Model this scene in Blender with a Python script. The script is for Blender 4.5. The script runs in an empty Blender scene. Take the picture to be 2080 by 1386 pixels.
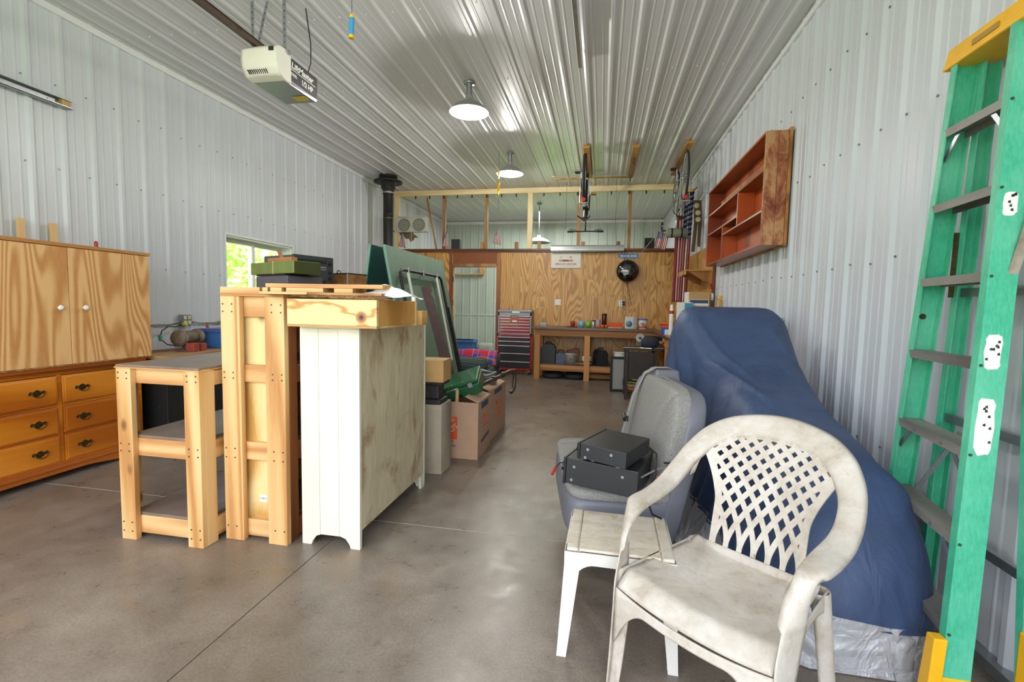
import bpy, bmesh, math, random
from mathutils import Vector, Matrix
random.seed(7)
S = bpy.context.scene
COL = S.collection
PI = math.pi

# ------------------------------------------------------------------ camera, world, light, exposure
def set_camera():
    cd = bpy.data.cameras.new('camera')
    cd.sensor_width = 36.0
    cd.lens = 955.0 / 2080.0 * 36.0
    cd.clip_start = 0.05; cd.clip_end = 300
    ob = bpy.data.objects.new('camera', cd); COL.objects.link(ob)
    yaw, pitch, roll = math.radians(10.74), math.radians(4.27), math.radians(1.15)
    f = Vector((-math.sin(yaw)*math.cos(pitch), math.cos(yaw)*math.cos(pitch), -math.sin(pitch)))
    r = Vector((math.cos(yaw), math.sin(yaw), 0)); u = r.cross(f)
    c, s = math.cos(roll), math.sin(roll)
    r2 = r*c + u*s; u2 = u*c - r*s
    m = Matrix((r2, u2, -f)).transposed().to_4x4()
    m.translation = Vector((0, 0, 1.33))
    ob.matrix_world = m
    S.camera = ob
set_camera()
S.view_settings.view_transform = 'Standard'
S.view_settings.look = 'None'
S.view_settings.exposure = 0.12
S.view_settings.gamma = 1.0
S.view_settings.use_curve_mapping = False
S.cycles.max_bounces = 10
S.cycles.diffuse_bounces = 5
S.cycles.glossy_bounces = 4
S.cycles.transparent_max_bounces = 8
S.cycles.sample_clamp_indirect = 6.0
S.cycles.use_denoising = True
S.cycles.caustics_reflective = False
S.cycles.caustics_refractive = False

SKY_STRENGTH = 4.6
def set_world():
    w = bpy.data.worlds.new('world'); S.world = w; w.use_nodes = True
    nt = w.node_tree; nt.nodes.clear()
    out = nt.nodes.new('ShaderNodeOutputWorld'); bg = nt.nodes.new('ShaderNodeBackground')
    tc = nt.nodes.new('ShaderNodeTexCoord'); sp = nt.nodes.new('ShaderNodeSeparateXYZ')
    cr = nt.nodes.new('ShaderNodeValToRGB')
    nt.links.new(tc.outputs['Generated'], sp.inputs[0])
    mr = nt.nodes.new('ShaderNodeMapRange'); mr.inputs[1].default_value = -1; mr.inputs[2].default_value = 1
    nt.links.new(sp.outputs[2], mr.inputs[0]); nt.links.new(mr.outputs[0], cr.inputs[0])
    e = cr.color_ramp.elements
    e[0].position = 0.0; e[0].color = (0.30, 0.30, 0.27, 1)
    e[1].position = 1.0; e[1].color = (0.80, 0.92, 1.12, 1)
    a = cr.color_ramp.elements.new(0.495); a.color = (0.30, 0.33, 0.25, 1)
    a = cr.color_ramp.elements.new(0.53); a.color = (0.95, 0.99, 1.03, 1)
    bg.inputs[1].default_value = SKY_STRENGTH
    nt.links.new(cr.outputs[0], bg.inputs[0]); nt.links.new(bg.outputs[0], out.inputs[0])
set_world()
def area(name, loc, rot, sx, sy, power, col=(1, 1, 1), portal=False, spread=None):
    d = bpy.data.lights.new(name, 'AREA'); d.shape = 'RECTANGLE'; d.size = sx; d.size_y = sy
    d.energy = power; d.color = col
    if portal: d.cycles.is_portal = True
    o = bpy.data.objects.new(name, d); COL.objects.link(o); o.location = loc; o.rotation_euler = rot
    if spread: d.spread = spread
    return o
def point(name, loc, power, col=(1, 1, 1), r=0.06):
    d = bpy.data.lights.new(name, 'POINT'); d.energy = power; d.color = col; d.shadow_soft_size = r
    o = bpy.data.objects.new(name, d); COL.objects.link(o); o.location = loc
    return o
# daylight through the open overhead door behind the camera, and through the two windows
area('door_daylight', (-1.4, -0.70, 1.7), (PI/2, 0, PI), 5.4, 3.0, 95, (0.95, 0.98, 1.0))
sn_ = bpy.data.lights.new('sun', 'SUN'); sn_.energy = 9; sn_.angle = .02; sn_.color = (1, .97, .9)
so_ = bpy.data.objects.new('sun', sn_); COL.objects.link(so_); so_.rotation_euler = Vector((.55, .35, .85)).to_track_quat('Z', 'Y').to_euler()
LAMP_POWER = 75
BACK_FILL = 90

# ------------------------------------------------------------------ helpers
def lin(c):
    return c/12.92 if c <= 0.04045 else ((c+0.055)/1.055)**2.4
def C(h):
    h = h.lstrip('#')
    return tuple(lin(int(h[i:i+2], 16)/255) for i in (0, 2, 4)) + (1,)

class MB:
    def __init__(s): s.v = []; s.f = []; s.sm = []; s.M = None
    def at(s, M): s.M = M; return s
    def add(s, vs, fs, smooth=False):
        b = len(s.v)
        if s.M is not None: vs = [s.M @ Vector(p) for p in vs]
        s.v += [tuple(p) for p in vs]; s.f += [tuple(b+i for i in f) for f in fs]; s.sm += [smooth]*len(fs)
        return s
    def box(s, x0, x1, y0, y1, z0, z1):
        return s.add([(x0,y0,z0),(x1,y0,z0),(x1,y1,z0),(x0,y1,z0),(x0,y0,z1),(x1,y0,z1),(x1,y1,z1),(x0,y1,z1)],
            [(0,3,2,1),(4,5,6,7),(0,1,5,4),(1,2,6,5),(2,3,7,6),(3,0,4,7)])
    def cbox(s, c, d):
        return s.box(c[0]-d[0]/2, c[0]+d[0]/2, c[1]-d[1]/2, c[1]+d[1]/2, c[2]-d[2]/2, c[2]+d[2]/2)
    def hexa(s, b, t):      # 4 bottom corners, 4 top corners
        return s.add(list(b)+list(t), [(0,3,2,1),(4,5,6,7),(0,1,5,4),(1,2,6,5),(2,3,7,6),(3,0,4,7)])
    def beam(s, p0, p1, w, t, up=(0,0,1)):   # bar w (side) x t (along up)
        p0 = Vector(p0); p1 = Vector(p1); d = (p1-p0).normalized()
        side = d.cross(Vector(up)).normalized(); u = side.cross(d).normalized()
        q = []
        for p in (p0, p1):
            q.append([p - side*w/2 - u*t/2, p + side*w/2 - u*t/2, p + side*w/2 + u*t/2, p - side*w/2 + u*t/2])
        return s.add(q[0]+q[1], [(0,1,2,3),(4,7,6,5),(0,4,5,1),(1,5,6,2),(2,6,7,3),(3,7,4,0)])
    def cyl(s, p0, p1, r, n=12, r2=None):
        return s.tube([p0, p1], [r, r if r2 is None else r2], n)
    def tube(s, pts, r, n=8, cap=True, flat=1.0, closed=False):
        pts = [Vector(p) for p in pts]; m = len(pts)
        rs = r if isinstance(r, (list, tuple)) else [r]*m
        vs = []; prev = None
        for i, p in enumerate(pts):
            if closed: d = (pts[(i+1) % m] - pts[i-1])
            else: d = (pts[min(i+1, m-1)] - pts[max(i-1, 0)])
            d.normalize()
            if prev is None:
                a = Vector((0,0,1)) if abs(d.z) < 0.9 else Vector((1,0,0))
                n1 = d.cross(a).normalized()
            else:
                n1 = (prev - d*prev.dot(d))
                if n1.length < 1e-6: n1 = d.orthogonal()
                n1.normalize()
            prev = n1; n2 = d.cross(n1)
            for k in range(n):
                t = 2*PI*k/n
                vs.append(p + n1*math.cos(t)*rs[i] + n2*math.sin(t)*rs[i]*flat)
        fs = []
        for i in range(m if closed else m-1):
            j = (i+1) % m
            for k in range(n):
                fs.append((i*n+k, i*n+(k+1)%n, j*n+(k+1)%n, j*n+k))
        s.add(vs, fs, True)
        if cap and not closed:
            s.add(vs[:n], [tuple(range(n))[::-1]]); s.add(vs[-n:], [tuple(range(n))])
        return s
    def lathe(s, prof, c=(0,0,0), n=24, axis='z', cap=True):
        vs = []
        for r, z in prof:
            for k in range(n):
                t = 2*PI*k/n; a, b = r*math.cos(t), r*math.sin(t)
                if axis == 'z': vs.append((c[0]+a, c[1]+b, c[2]+z))
                elif axis == 'y': vs.append((c[0]+a, c[1]+z, c[2]+b))
                else: vs.append((c[0]+z, c[1]+a, c[2]+b))
        fs = [(i*n+k, i*n+(k+1)%n, (i+1)*n+(k+1)%n, (i+1)*n+k) for i in range(len(prof)-1) for k in range(n)]
        if axis == 'y': fs = [f[::-1] for f in fs]
        s.add(vs, fs, True)
        if cap:
            if prof[0][0] > 1e-4: s.add(vs[:n], [tuple(range(n))[::-1]])
            if prof[-1][0] > 1e-4: s.add(vs[-n:], [tuple(range(n))])
        return s
    def prism(s, poly, axis, a0, a1, smooth=False):
        n = len(poly)
        def P(p, a):
            if axis == 'x': return (a, p[0], p[1])
            if axis == 'y': return (p[0], a, p[1])
            return (p[0], p[1], a)
        vs = [P(p, a0) for p in poly] + [P(p, a1) for p in poly]
        s.add(vs, [tuple(range(n))[::-1], tuple(range(n, 2*n))])
        s.add(vs, [(i, (i+1)%n, n+(i+1)%n, n+i) for i in range(n)], smooth)
        return s
    def grid(s, fn, nu, nv, smooth=True, closed_u=False):
        vs = [fn(i/nu if not closed_u else i/nu, j/nv) for j in range(nv+1) for i in range(nu+(0 if closed_u else 1))]
        w = nu if closed_u else nu+1
        fs = []
        for j in range(nv):
            for i in range(nu):
                fs.append((j*w+i, j*w+(i+1)%w, (j+1)*w+(i+1)%w, (j+1)*w+i))
        return s.add(vs, fs, smooth)
    def slab(s, fn, nu, nv, th, smooth=True):   # a thick curved sheet: fn(u,v)->Vector
        pts = [[Vector(fn(i/nu, j/nv)) for i in range(nu+1)] for j in range(nv+1)]
        top = []; bot = []
        for j in range(nv+1):
            for i in range(nu+1):
                du = pts[j][min(i+1,nu)] - pts[j][max(i-1,0)]; dv = pts[min(j+1,nv)][i] - pts[max(j-1,0)][i]
                nn = du.cross(dv)
                nn = nn.normalized() if nn.length > 1e-9 else Vector((0,0,1))
                top.append(pts[j][i] + nn*th/2); bot.append(pts[j][i] - nn*th/2)
        w = nu+1; N = len(top); fs = []
        for j in range(nv):
            for i in range(nu):
                a, b, c, d = j*w+i, j*w+i+1, (j+1)*w+i+1, (j+1)*w+i
                fs.append((a,b,c,d)); fs.append((N+a,N+d,N+c,N+b))
        for i in range(nu):
            fs.append((i, N+i, N+i+1, i+1)); a = nv*w+i; fs.append((a, a+1, N+a+1, N+a))
        for j in range(nv):
            a = j*w; fs.append((a, a+w, N+a+w, N+a)); a = j*w+nu; fs.append((a, N+a, N+a+w, a+w))
        return s.add(top+bot, fs, smooth)
    def mesh(s, name):
        me = bpy.data.meshes.new(name); me.from_pydata(s.v, [], s.f)
        me.polygons.foreach_set('use_smooth', s.sm); me.update()
        return me

def link(name, me, mat, parent=None, bev=0, label=None, kind=None, subs=0):
    o = bpy.data.objects.new(name, me); COL.objects.link(o)
    if mat is not None and not me.materials: me.materials.append(mat)
    if parent is not None: o.parent = parent
    if bev:
        b = o.modifiers.new('bevel', 'BEVEL'); b.width = bev; b.segments = 2; b.limit_method = 'ANGLE'; b.angle_limit = 0.6
    if subs:
        b = o.modifiers.new('subd', 'SUBSURF'); b.levels = subs; b.render_levels = subs
    if label: o['label'] = label
    if kind: o['kind'] = kind
    return o
def part(name, mb, mat, parent, bev=0, label=None, kind=None, subs=0):
    return link(name, mb.mesh(name), mat, parent, bev, label, kind, subs)
def struct(name, mb, mat, bev=0, label=None):
    return link(name, mb.mesh(name), mat, None, bev, label, 'structure')
def thing(name, label, cat, loc=(0,0,0), rz=0, group=None):
    o = bpy.data.objects.new(name, None); COL.objects.link(o)
    o.empty_display_size = 0.1; o.location = loc; o.rotation_euler = (0, 0, rz)
    o['label'] = label; o['category'] = cat
    if group: o['group'] = group
    return o
def single(name, mb, mat, label, cat, bev=0, group=None, loc=None, rz=0, subs=0, kind=None):
    o = link(name, mb.mesh(name), mat, None, bev, label, kind, subs)
    o['category'] = cat
    if group: o['group'] = group
    if loc: o.location = loc
    o.rotation_euler = (0, 0, rz)
    return o
KIDS = {}
def dup(root, loc, rz=None, label=None, group=None):
    def cp(o, par):
        c = o.copy(); COL.objects.link(c)
        if par is not None: c.parent = par
        for ch in [x for x in COL.objects if x.parent == o]: cp(ch, c)
        return c
    r = cp(root, None); r.location = loc
    if rz is not None: r.rotation_euler = (0, 0, rz)
    if label: r['label'] = label
    if group: r['group'] = group
    return r
_txt = {}
def text(name, body, size, mat, parent, M, extrude=0.0006, shear=0, bold=0, sx=1.0, font=None, align='CENTER'):
    key = (body, size, extrude, shear, bold, align)
    if key not in _txt:
        cu = bpy.data.curves.new('t', 'FONT'); cu.body = body; cu.size = size; cu.extrude = extrude
        cu.align_x = align; cu.align_y = 'CENTER'; cu.shear = shear; cu.offset = bold; cu.resolution_u = 3
        o = bpy.data.objects.new('t', cu); COL.objects.link(o)
        dg = bpy.context.evaluated_depsgraph_get(); me = bpy.data.meshes.new_from_object(o.evaluated_get(dg))
        bpy.data.objects.remove(o); bpy.data.curves.remove(cu); _txt[key] = me
    me = _txt[key].copy(); me.transform(M @ Matrix.Diagonal((sx, 1, 1, 1))); me.materials.clear()
    return link(name, me, mat, parent)
def frame(o, ex, ey):      # matrix from origin, local x, local y
    ex = Vector(ex).normalized(); ey = Vector(ey).normalized(); ez = ex.cross(ey)
    m = Matrix((ex, ey, ez)).transposed().to_4x4(); m.translation = Vector(o); return m

# ------------------------------------------------------------------ materials
def nodes(name):
    m = bpy.data.materials.new(name); m.use_nodes = True
    nt = m.node_tree; b = nt.nodes['Principled BSDF']
    return m, nt, b
def N(nt, t, **kw):
    n = nt.nodes.new(t)
    for k, v in kw.items(): setattr(n, k, v)
    return n
def L(nt, a, b): nt.links.new(a, b)
def ramp(nt, fac, stops, interp='LINEAR'):
    r = N(nt, 'ShaderNodeValToRGB'); r.color_ramp.interpolation = interp
    e = r.color_ramp.elements
    e[0].position, e[0].color = stops[0]; e[1].position, e[1].color = stops[-1]
    for p, c in stops[1:-1]:
        k = e.new(p); k.color = c
    L(nt, fac, r.inputs[0]); return r
def noise(nt, vec, scale, detail=3, rough=.5, dist=0):
    n = N(nt, 'ShaderNodeTexNoise'); n.inputs['Scale'].default_value = scale; n.inputs['Detail'].default_value = detail
    n.inputs['Roughness'].default_value = rough; n.inputs['Distortion'].default_value = dist
    if vec is not None: L(nt, vec, n.inputs['Vector'])
    return n
def mapping(nt, scale=(1,1,1), loc=(0,0,0), rot=(0,0,0), src='Object'):
    tc = N(nt, 'ShaderNodeTexCoord'); mp = N(nt, 'ShaderNodeMapping')
    mp.inputs['Scale'].default_value = scale; mp.inputs['Location'].default_value = loc; mp.inputs['Rotation'].default_value = rot
    L(nt, tc.outputs[src], mp.inputs[0]); return mp.outputs[0]
def mix(nt, fac, a, b, mode='MIX'):
    n = N(nt, 'ShaderNodeMix', data_type='RGBA', blend_type=mode)
    if hasattr(fac, 'node'): L(nt, fac, n.inputs['Factor'])
    else: n.inputs['Factor'].default_value = fac
    for s, v in (('A', a), ('B', b)):
        i = [x for x in n.inputs if x.name == s and x.type == 'RGBA'][0]
        if hasattr(v, 'node'): L(nt, v, i)
        else: i.default_value = v
    return [x for x in n.outputs if x.type == 'RGBA'][0]
def bump(nt, b, h, strength=.3, dist=.002):
    n = N(nt, 'ShaderNodeBump'); n.inputs['Strength'].default_value = strength; n.inputs['Distance'].default_value = dist
    L(nt, h, n.inputs['Height']); L(nt, n.outputs[0], b.inputs['Normal'])
def plain(name, col, rough=.5, metal=0, spec=.5, var=0.0, vs=8, bmp=0, bs=60, coat=0):
    m, nt, b = nodes(name); c = C(col) if isinstance(col, str) else col
    b.inputs['Roughness'].default_value = rough; b.inputs['Metallic'].default_value = metal
    b.inputs['Specular IOR Level'].default_value = spec; b.inputs['Coat Weight'].default_value = coat
    v = mapping(nt)
    n = noise(nt, v, vs, 4, .6)
    k = max(var, .03)
    d = tuple(x*(1-k) for x in c[:3]) + (1,); e = tuple(min(1, x*(1+k)) for x in c[:3]) + (1,)
    r = ramp(nt, n.outputs[0], [(.3, d), (.7, e)]); L(nt, r.outputs[0], b.inputs['Base Color'])
    if bmp: bump(nt, b, noise(nt, v, bs, 3).outputs[0], bmp)
    return m
def wood(name, dark, light, axis='z', scale=9, stretch=.09, rings=7, rough=.55, knots=0, mid=None, contrast=(.25,.75), dirt=0, coat=0, rot=(0,0,0), bmp=.15):
    m, nt, b = nodes(name)
    sc = {'x': (stretch,1,1), 'y': (1,stretch,1), 'z': (1,1,stretch)}[axis]
    v = mapping(nt, tuple(q*scale*.3 for q in sc), (random.random()*9, random.random()*9, random.random()*9), rot)
    base = noise(nt, v, 1.0, 1.5, .4, .25)
    mul = N(nt, 'ShaderNodeMath', operation='MULTIPLY'); mul.inputs[1].default_value = rings*6.283; L(nt, base.outputs[0], mul.inputs[0])
    sn = N(nt, 'ShaderNodeMath', operation='SINE'); L(nt, mul.outputs[0], sn.inputs[0])
    ab = N(nt, 'ShaderNodeMapRange'); ab.inputs[1].default_value = -1; ab.inputs[2].default_value = 1; L(nt, sn.outputs[0], ab.inputs[0])
    v2 = mapping(nt, tuple(q*scale*9 for q in sc)); fine = noise(nt, v2, 1.0, 4, .65)
    md = N(nt, 'ShaderNodeMix'); md.inputs[0].default_value = .38; L(nt, ab.outputs[0], md.inputs[2]); L(nt, fine.outputs[0], md.inputs[3])
    stops = [(contrast[0], C(dark)), (contrast[1], C(light))]
    if mid: stops.insert(1, ((contrast[0]+contrast[1])/2, C(mid)))
    r = ramp(nt, md.outputs[0], stops); col = r.outputs[0]
    if knots:
        vk = mapping(nt, tuple((1.0 if q == 1 else .55)*2.6 for q in sc), (3.1, 1.7, .4), rot)
        vo = N(nt, 'ShaderNodeTexVoronoi'); vo.inputs['Scale'].default_value = knots; L(nt, vk, vo.inputs['Vector'])
        kr = ramp(nt, vo.outputs['Distance'], [(.05, (1,1,1,1)), (.11, (0,0,0,1))])
        col = mix(nt, kr.outputs[0], col, tuple(x*.45 for x in C(dark)[:3])+(1,))
    if dirt:
        nd = noise(nt, mapping(nt), 3.5, 5, .6); dr = ramp(nt, nd.outputs[0], [(.48, (0,0,0,1)), (.7, (dirt,)*3+(1,))])
        col = mix(nt, dr.outputs[0], col, C('#6b5038'))
    L(nt, col, b.inputs['Base Color']); b.inputs['Roughness'].default_value = rough; b.inputs['Coat Weight'].default_value = coat
    b.inputs['Coat Roughness'].default_value = .25
    bump(nt, b, md.outputs[0], bmp, .001)
    return m
def emit(name, col, s):
    m, nt, b = nodes(name); b.inputs['Base Color'].default_value = C(col)
    b.inputs['Emission Color'].default_value = C(col); b.inputs['Emission Strength'].default_value = s
    return m

def metal_sheet(name, col, rough, spec=.5, coat=.0, dirt=.12, var=.25, vsc=(1, 1, .3)):
    m, nt, b = nodes(name); v = mapping(nt, vsc)
    n = noise(nt, v, 2.2, 3, .5); c = C(col)
    d = tuple(x*(1-dirt) for x in c[:3])+(1,)
    r = ramp(nt, n.outputs[0], [(.35, d), (.6, c)]); L(nt, r.outputs[0], b.inputs['Base Color'])
    rr = N(nt, 'ShaderNodeMapRange'); rr.inputs[3].default_value = rough*(1-var); rr.inputs[4].default_value = rough*(1+var)
    L(nt, n.outputs[0], rr.inputs[0]); L(nt, rr.outputs[0], b.inputs['Roughness'])
    b.inputs['Specular IOR Level'].default_value = spec; b.inputs['Coat Weight'].default_value = coat; b.inputs['Coat Roughness'].default_value = .12
    return m
M = {}
M['sheet'] = metal_sheet('painted_wall_sheet', '#cfd2d9', .38, .5, 0, .05, .1)
M['sheet_ceiling'] = metal_sheet('painted_ceiling_sheet', '#d3d4d5', .35, .5, .1, .04, .04, (1, .15, 1))
M['trim_white'] = plain('white_trim', '#e3e4e4', .4)
M['screw'] = plain('dull_screw', '#8b8d90', .4, .6)
def concrete():
    m, nt, b = nodes('polished_concrete'); v = mapping(nt)
    n1 = noise(nt, v, 1.1, 7, .65, .3); n2 = noise(nt, v, 7, 6, .7, .4); n3 = noise(nt, v, 90, 3, .6)
    r1 = ramp(nt, n1.outputs[0], [(.3, C('#6d6253')), (.5, C('#82766a')), (.72, C('#988d80'))])
    r2 = ramp(nt, n2.outputs[0], [(.28, (.80,.78,.76,1)), (.6, (1.0,1.0,1.0,1))])
    c = mix(nt, 1.0, r1.outputs[0], r2.outputs[0], 'MULTIPLY')
    r3 = ramp(nt, n3.outputs[0], [(.35, (.8,.8,.8,1)), (.65, (1.08,1.08,1.08,1))])
    c = mix(nt, 1.0, c, r3.outputs[0], 'MULTIPLY')
    n4 = noise(nt, mapping(nt, (1,1,1), (4.2,7.7,0)), 1.9, 3, .5)
    r4 = ramp(nt, n4.outputs[0], [(.62, (0,0,0,1)), (.75, (.4,.4,.4,1))])
    c = mix(nt, r4.outputs[0], c, C('#9a7b52'))
    L(nt, c, b.inputs['Base Color'])
    rr = ramp(nt, n2.outputs[0], [(.3, (.24,)*3+(1,)), (.7, (.42,)*3+(1,))]); L(nt, rr.outputs[0], b.inputs['Roughness'])
    b.inputs['Specular IOR Level'].default_value = .5
    bump(nt, b, n3.outputs[0], .06, .001)
    return m
M['concrete'] = concrete()
M['dark'] = plain('dark_gap', '#2a2826', .8)
M['ply'] = wood('varnished_plywood', '#ac7731', '#d6a55c', 'z', 14, .13, 20, .4, mid='#cb964d', coat=.15, bmp=.05)
M['ply_pale'] = wood('pale_plywood_patch', '#b58446', '#dcb26f', 'z', 14, .13, 20, .45, mid='#d0a25e', bmp=.05)
M['rail_brown'] = wood('brown_rail_wood', '#4a2410', '#7a4523', 'x', 8, .06, 5, .4)
M['jamb'] = wood('reddish_jamb_wood', '#7b4420', '#ab6c3a', 'z', 8, .06, 5, .4)
M['header_red'] = plain('reddish_hardboard', '#8a4a22', .5, var=.15, vs=30)
M['pine_light'] = wood('fresh_pine', '#d9b275', '#ecd19b', 'z', 8, .06, 4, .55, rough=.6) if False else wood('fresh_pine', '#bf9157', '#dcbb86', 'z', 8, .06, 4, .6)
M['pine_light_x'] = wood('fresh_pine_along', '#bf9157', '#dfc08a', 'x', 8, .06, 4, .6)
M['beam'] = wood('pale_beam', '#d9bb84', '#f2deae', 'x', 8, .06, 4, .6); M['postw'] = wood('pale_post', '#d9bb84', '#f2deae', 'z', 8, .06, 4, .6)
M['stud'] = wood('brown_stud', '#8a6239', '#b58a58', 'z', 8, .06, 4, .6)
M['steel'] = plain('galvanised_steel', '#a9adb0', .35, .85, var=.12, vs=20)
M['black'] = plain('black_plastic', '#141416', .4)
M['blackm'] = plain('matt_black_metal', '#1b1a1a', .5, .1)
M['white'] = plain('white_plastic', '#e9e8e2', .4, var=.03)
M['glass'] = None
def glassm():
    m, nt, b = nodes('clear_glass'); b.inputs['Base Color'].default_value = (.95,1,.97,1); b.inputs['Roughness'].default_value = .02
    b.inputs['Transmission Weight'].default_value = 0
    o = nt.nodes['Material Output']; g = N(nt, 'ShaderNodeBsdfGlossy'); g.inputs['Roughness'].default_value = .03
    t = N(nt, 'ShaderNodeBsdfTransparent'); f = N(nt, 'ShaderNodeLayerWeight'); f.inputs[0].default_value = .12; mx = N(nt, 'ShaderNodeMixShader')
    L(nt, f.outputs[0], mx.inputs[0]); L(nt, t.outputs[0], mx.inputs[1]); L(nt, g.outputs[0], mx.inputs[2]); L(nt, mx.outputs[0], o.inputs[0])
    return m
M['glass'] = glassm()
# ------------------------------------------------------------------ room shell
XL, XR, ZC, YB, YF, YD = -4.33, 1.50, 3.63, 9.15, 12.7, -0.62
PITCH = .2286
# floor: slabs with sawn joints, on a dark bed
fl = struct('floor', MB().box(XL-.1, XR+.1, YD, YF, -.15, -.006), M['dark'])
jx = [XL-.1, -1.445, XR+.1]; jy = [YD, 2.595, 5.9, 9.2, YF]
for i in range(len(jx)-1):
    for j in range(len(jy)-1):
        g = .0022
        part('slab', MB().box(jx[i]+g, jx[i+1]-g, jy[j]+g, jy[j+1]-g, -.1, 0), M['concrete'], fl, bev=.002)
part('joint_filler', MB().box(XL, XR, 2.5925, 2.5975, -.005, -.0006), plain('pale_joint_dust', '#b9b2a6', .9), fl)
def rib_profile(a, b, off, major=.019, minor=.004):
    """samples (s, depth) along a sheet between a and b; ribs every PITCH from off"""
    pts = {a: None, b: None}
    k0 = math.floor((a-off)/PITCH)-1; k1 = math.ceil((b-off)/PITCH)+1
    sh = []
    for k in range(k0, k1+1):
        c = off + k*PITCH
        sh += [(c-.032, 0), (c-.012, major), (c+.012, major), (c+.032, 0)]
        for q in (PITCH/3, 2*PITCH/3): sh += [(c+q-.011, 0), (c+q-.004, minor), (c+q+.004, minor), (c+q+.011, 0)]
    sh.sort()
    def ev(x):
        for (x0, d0), (x1, d1) in zip(sh, sh[1:]):
            if x0 <= x <= x1: return d0 if x1 == x0 else d0+(d1-d0)*(x-x0)/(x1-x0)
        return 0
    res = [(a, ev(a))] + [p for p in sh if a+1e-5 < p[0] < b-1e-5] + [(b, ev(b))]
    return res
def sheet(fn, a, b, off, t0, t1):
    """fn(s, depth, t) -> point; adds a sheet strip from t0 to t1"""
    pr = rib_profile(a, b, off); n = len(pr)
    vs = [fn(s, d, t0) for s, d in pr] + [fn(s, d, t1) for s, d in pr]
    return vs, [(i, i+1, n+i+1, n+i) for i in range(n-1)]
OL, OR, OC = 3.165 % PITCH, 4.235 % PITCH, -1.59 % PITCH
def wall_sheets(name, fn, a, b, off, t0, t1, mat, holes=(), flip=False):
    base = MB(); nb = name
    root = struct(nb, MB().add([fn(a,-.03,t0), fn(b,-.03,t0), fn(b,-.03,t1), fn(a,-.03,t1)] if not holes else
                  [fn(a,-.03,t0), fn(a+.01,-.03,t0), fn(a+.01,-.03,t1), fn(a,-.03,t1)], [(0,1,2,3)]), mat)
    W = PITCH*4; s = a - ((a - off - PITCH/2) % W)
    while s < b:
        s0, s1 = max(s, a), min(s+W, b)
        if s1 - s0 > .01:
            mb = MB(); cuts = [(s0, s1, t0, t1)]
            for h in holes:
                nc = []
                for (x0, x1, z0, z1) in cuts:
                    if h[1] <= x0 or h[0] >= x1: nc.append((x0, x1, z0, z1)); continue
                    if h[0] > x0: nc.append((x0, h[0], z0, z1))
                    if h[1] < x1: nc.append((h[1], x1, z0, z1))
                    m0, m1 = max(x0, h[0]), min(x1, h[1])
                    if h[2] > z0: nc.append((m0, m1, z0, h[2]))
                    if h[3] < z1: nc.append((m0, m1, h[3], z1))
                cuts = nc
            for (x0, x1, z0, z1) in cuts:
                if x1-x0 < .004: continue
                vs, fs = sheet(fn, x0, x1, off, z0, z1)
                mb.add(vs, fs if not flip else [f[::-1] for f in fs])
            part('panel', mb, mat, root)
        s += W
    return root
WIN = (4.80, 6.01, 1.20, 2.095)
wl = wall_sheets('wall_left', lambda s, d, t: (XL + d*.85, s, t), YD, YF, OL, 0, ZC, M['sheet'], [WIN], True)
wr = wall_sheets('wall_right', lambda s, d, t: (XR - d, s, t), YD, YF, OR, 0, ZC, M['sheet'])
cl = wall_sheets('ceiling', lambda s, d, t: (s, t, ZC - d*.62), XL, XR, OC, YD, YF, M['sheet_ceiling'], (), True)
FWIN = (-2.05, -.15, .45, 2.25)
M['sheet_back'] = metal_sheet('green_grey_sheet', '#c3cdc4', .4)
wf = wall_sheets('wall_far', lambda s, d, t: (s, YF - d, t), XL, XR, .05, 0, ZC, M['sheet_back'], [FWIN])
# outer backing of the walls so daylight only enters by the openings
bk = struct('wall_left_outer', MB().box(XL-.22, XL-.19, YD, WIN[0]-.0, 0, ZC+.2).box(XL-.22, XL-.19, WIN[1], YF+.2, 0, ZC+.2).box(XL-.22, XL-.19, WIN[0], WIN[1], 0, WIN[2]).box(XL-.22, XL-.19, WIN[0], WIN[1], WIN[3], ZC+.2), M['trim_white'])
bk = struct('wall_right_outer', MB().box(XR+.1, XR+.13, YD, YF+.2, 0, ZC+.2), M['trim_white'])
bk = struct('wall_far_outer', MB().box(XL-.2, FWIN[0], YF+.1, YF+.13, 0, ZC+.2).box(FWIN[1], XR+.13, YF+.1, YF+.13, 0, ZC+.2).box(FWIN[0], FWIN[1], YF+.1, YF+.13, 0, FWIN[2]).box(FWIN[0], FWIN[1], YF+.1, YF+.13, FWIN[3], ZC+.2), M['trim_white'])
bk = struct('ceiling_deck', MB().box(XL-.22, XR+.13, YD-.02, YF+.2, ZC+.1, ZC+.14), M['trim_white'])
wfr = struct('wall_front', MB().box(XL-.22, XR+.13, YD-.1, YD, 3.2, ZC+.14).box(XL-.22, XL+.12, YD-.1, YD, 0, 3.2).box(XR-.12, XR+.13, YD-.1, YD, 0, 3.2), M['sheet'])
# trims at the wall heads
struct('trim_1', MB().box(XL+.0, XL+.030, YD, YF, ZC-.075, ZC-.022), M['trim_white'], .003)
struct('trim_2', MB().box(XR-.028, XR, YD, YF, ZC-.07, ZC-.022), M['trim_white'], .003)
struct('trim_3', MB().box(XL, XR, YF-.04, YF-.01, ZC-.09, ZC-.022), M['trim_white'], .003)
struct('baseboard_right', MB().box(XR-.034, XR+.0, YD, YB, 0, .012).box(XR-.05, XR, YD, YB, .0, .05), M['steel'], .002)
struct('baseboard_left', MB().box(XL, XL+.035, YD, YB, 0, .05), M['steel'], .002)
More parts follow.
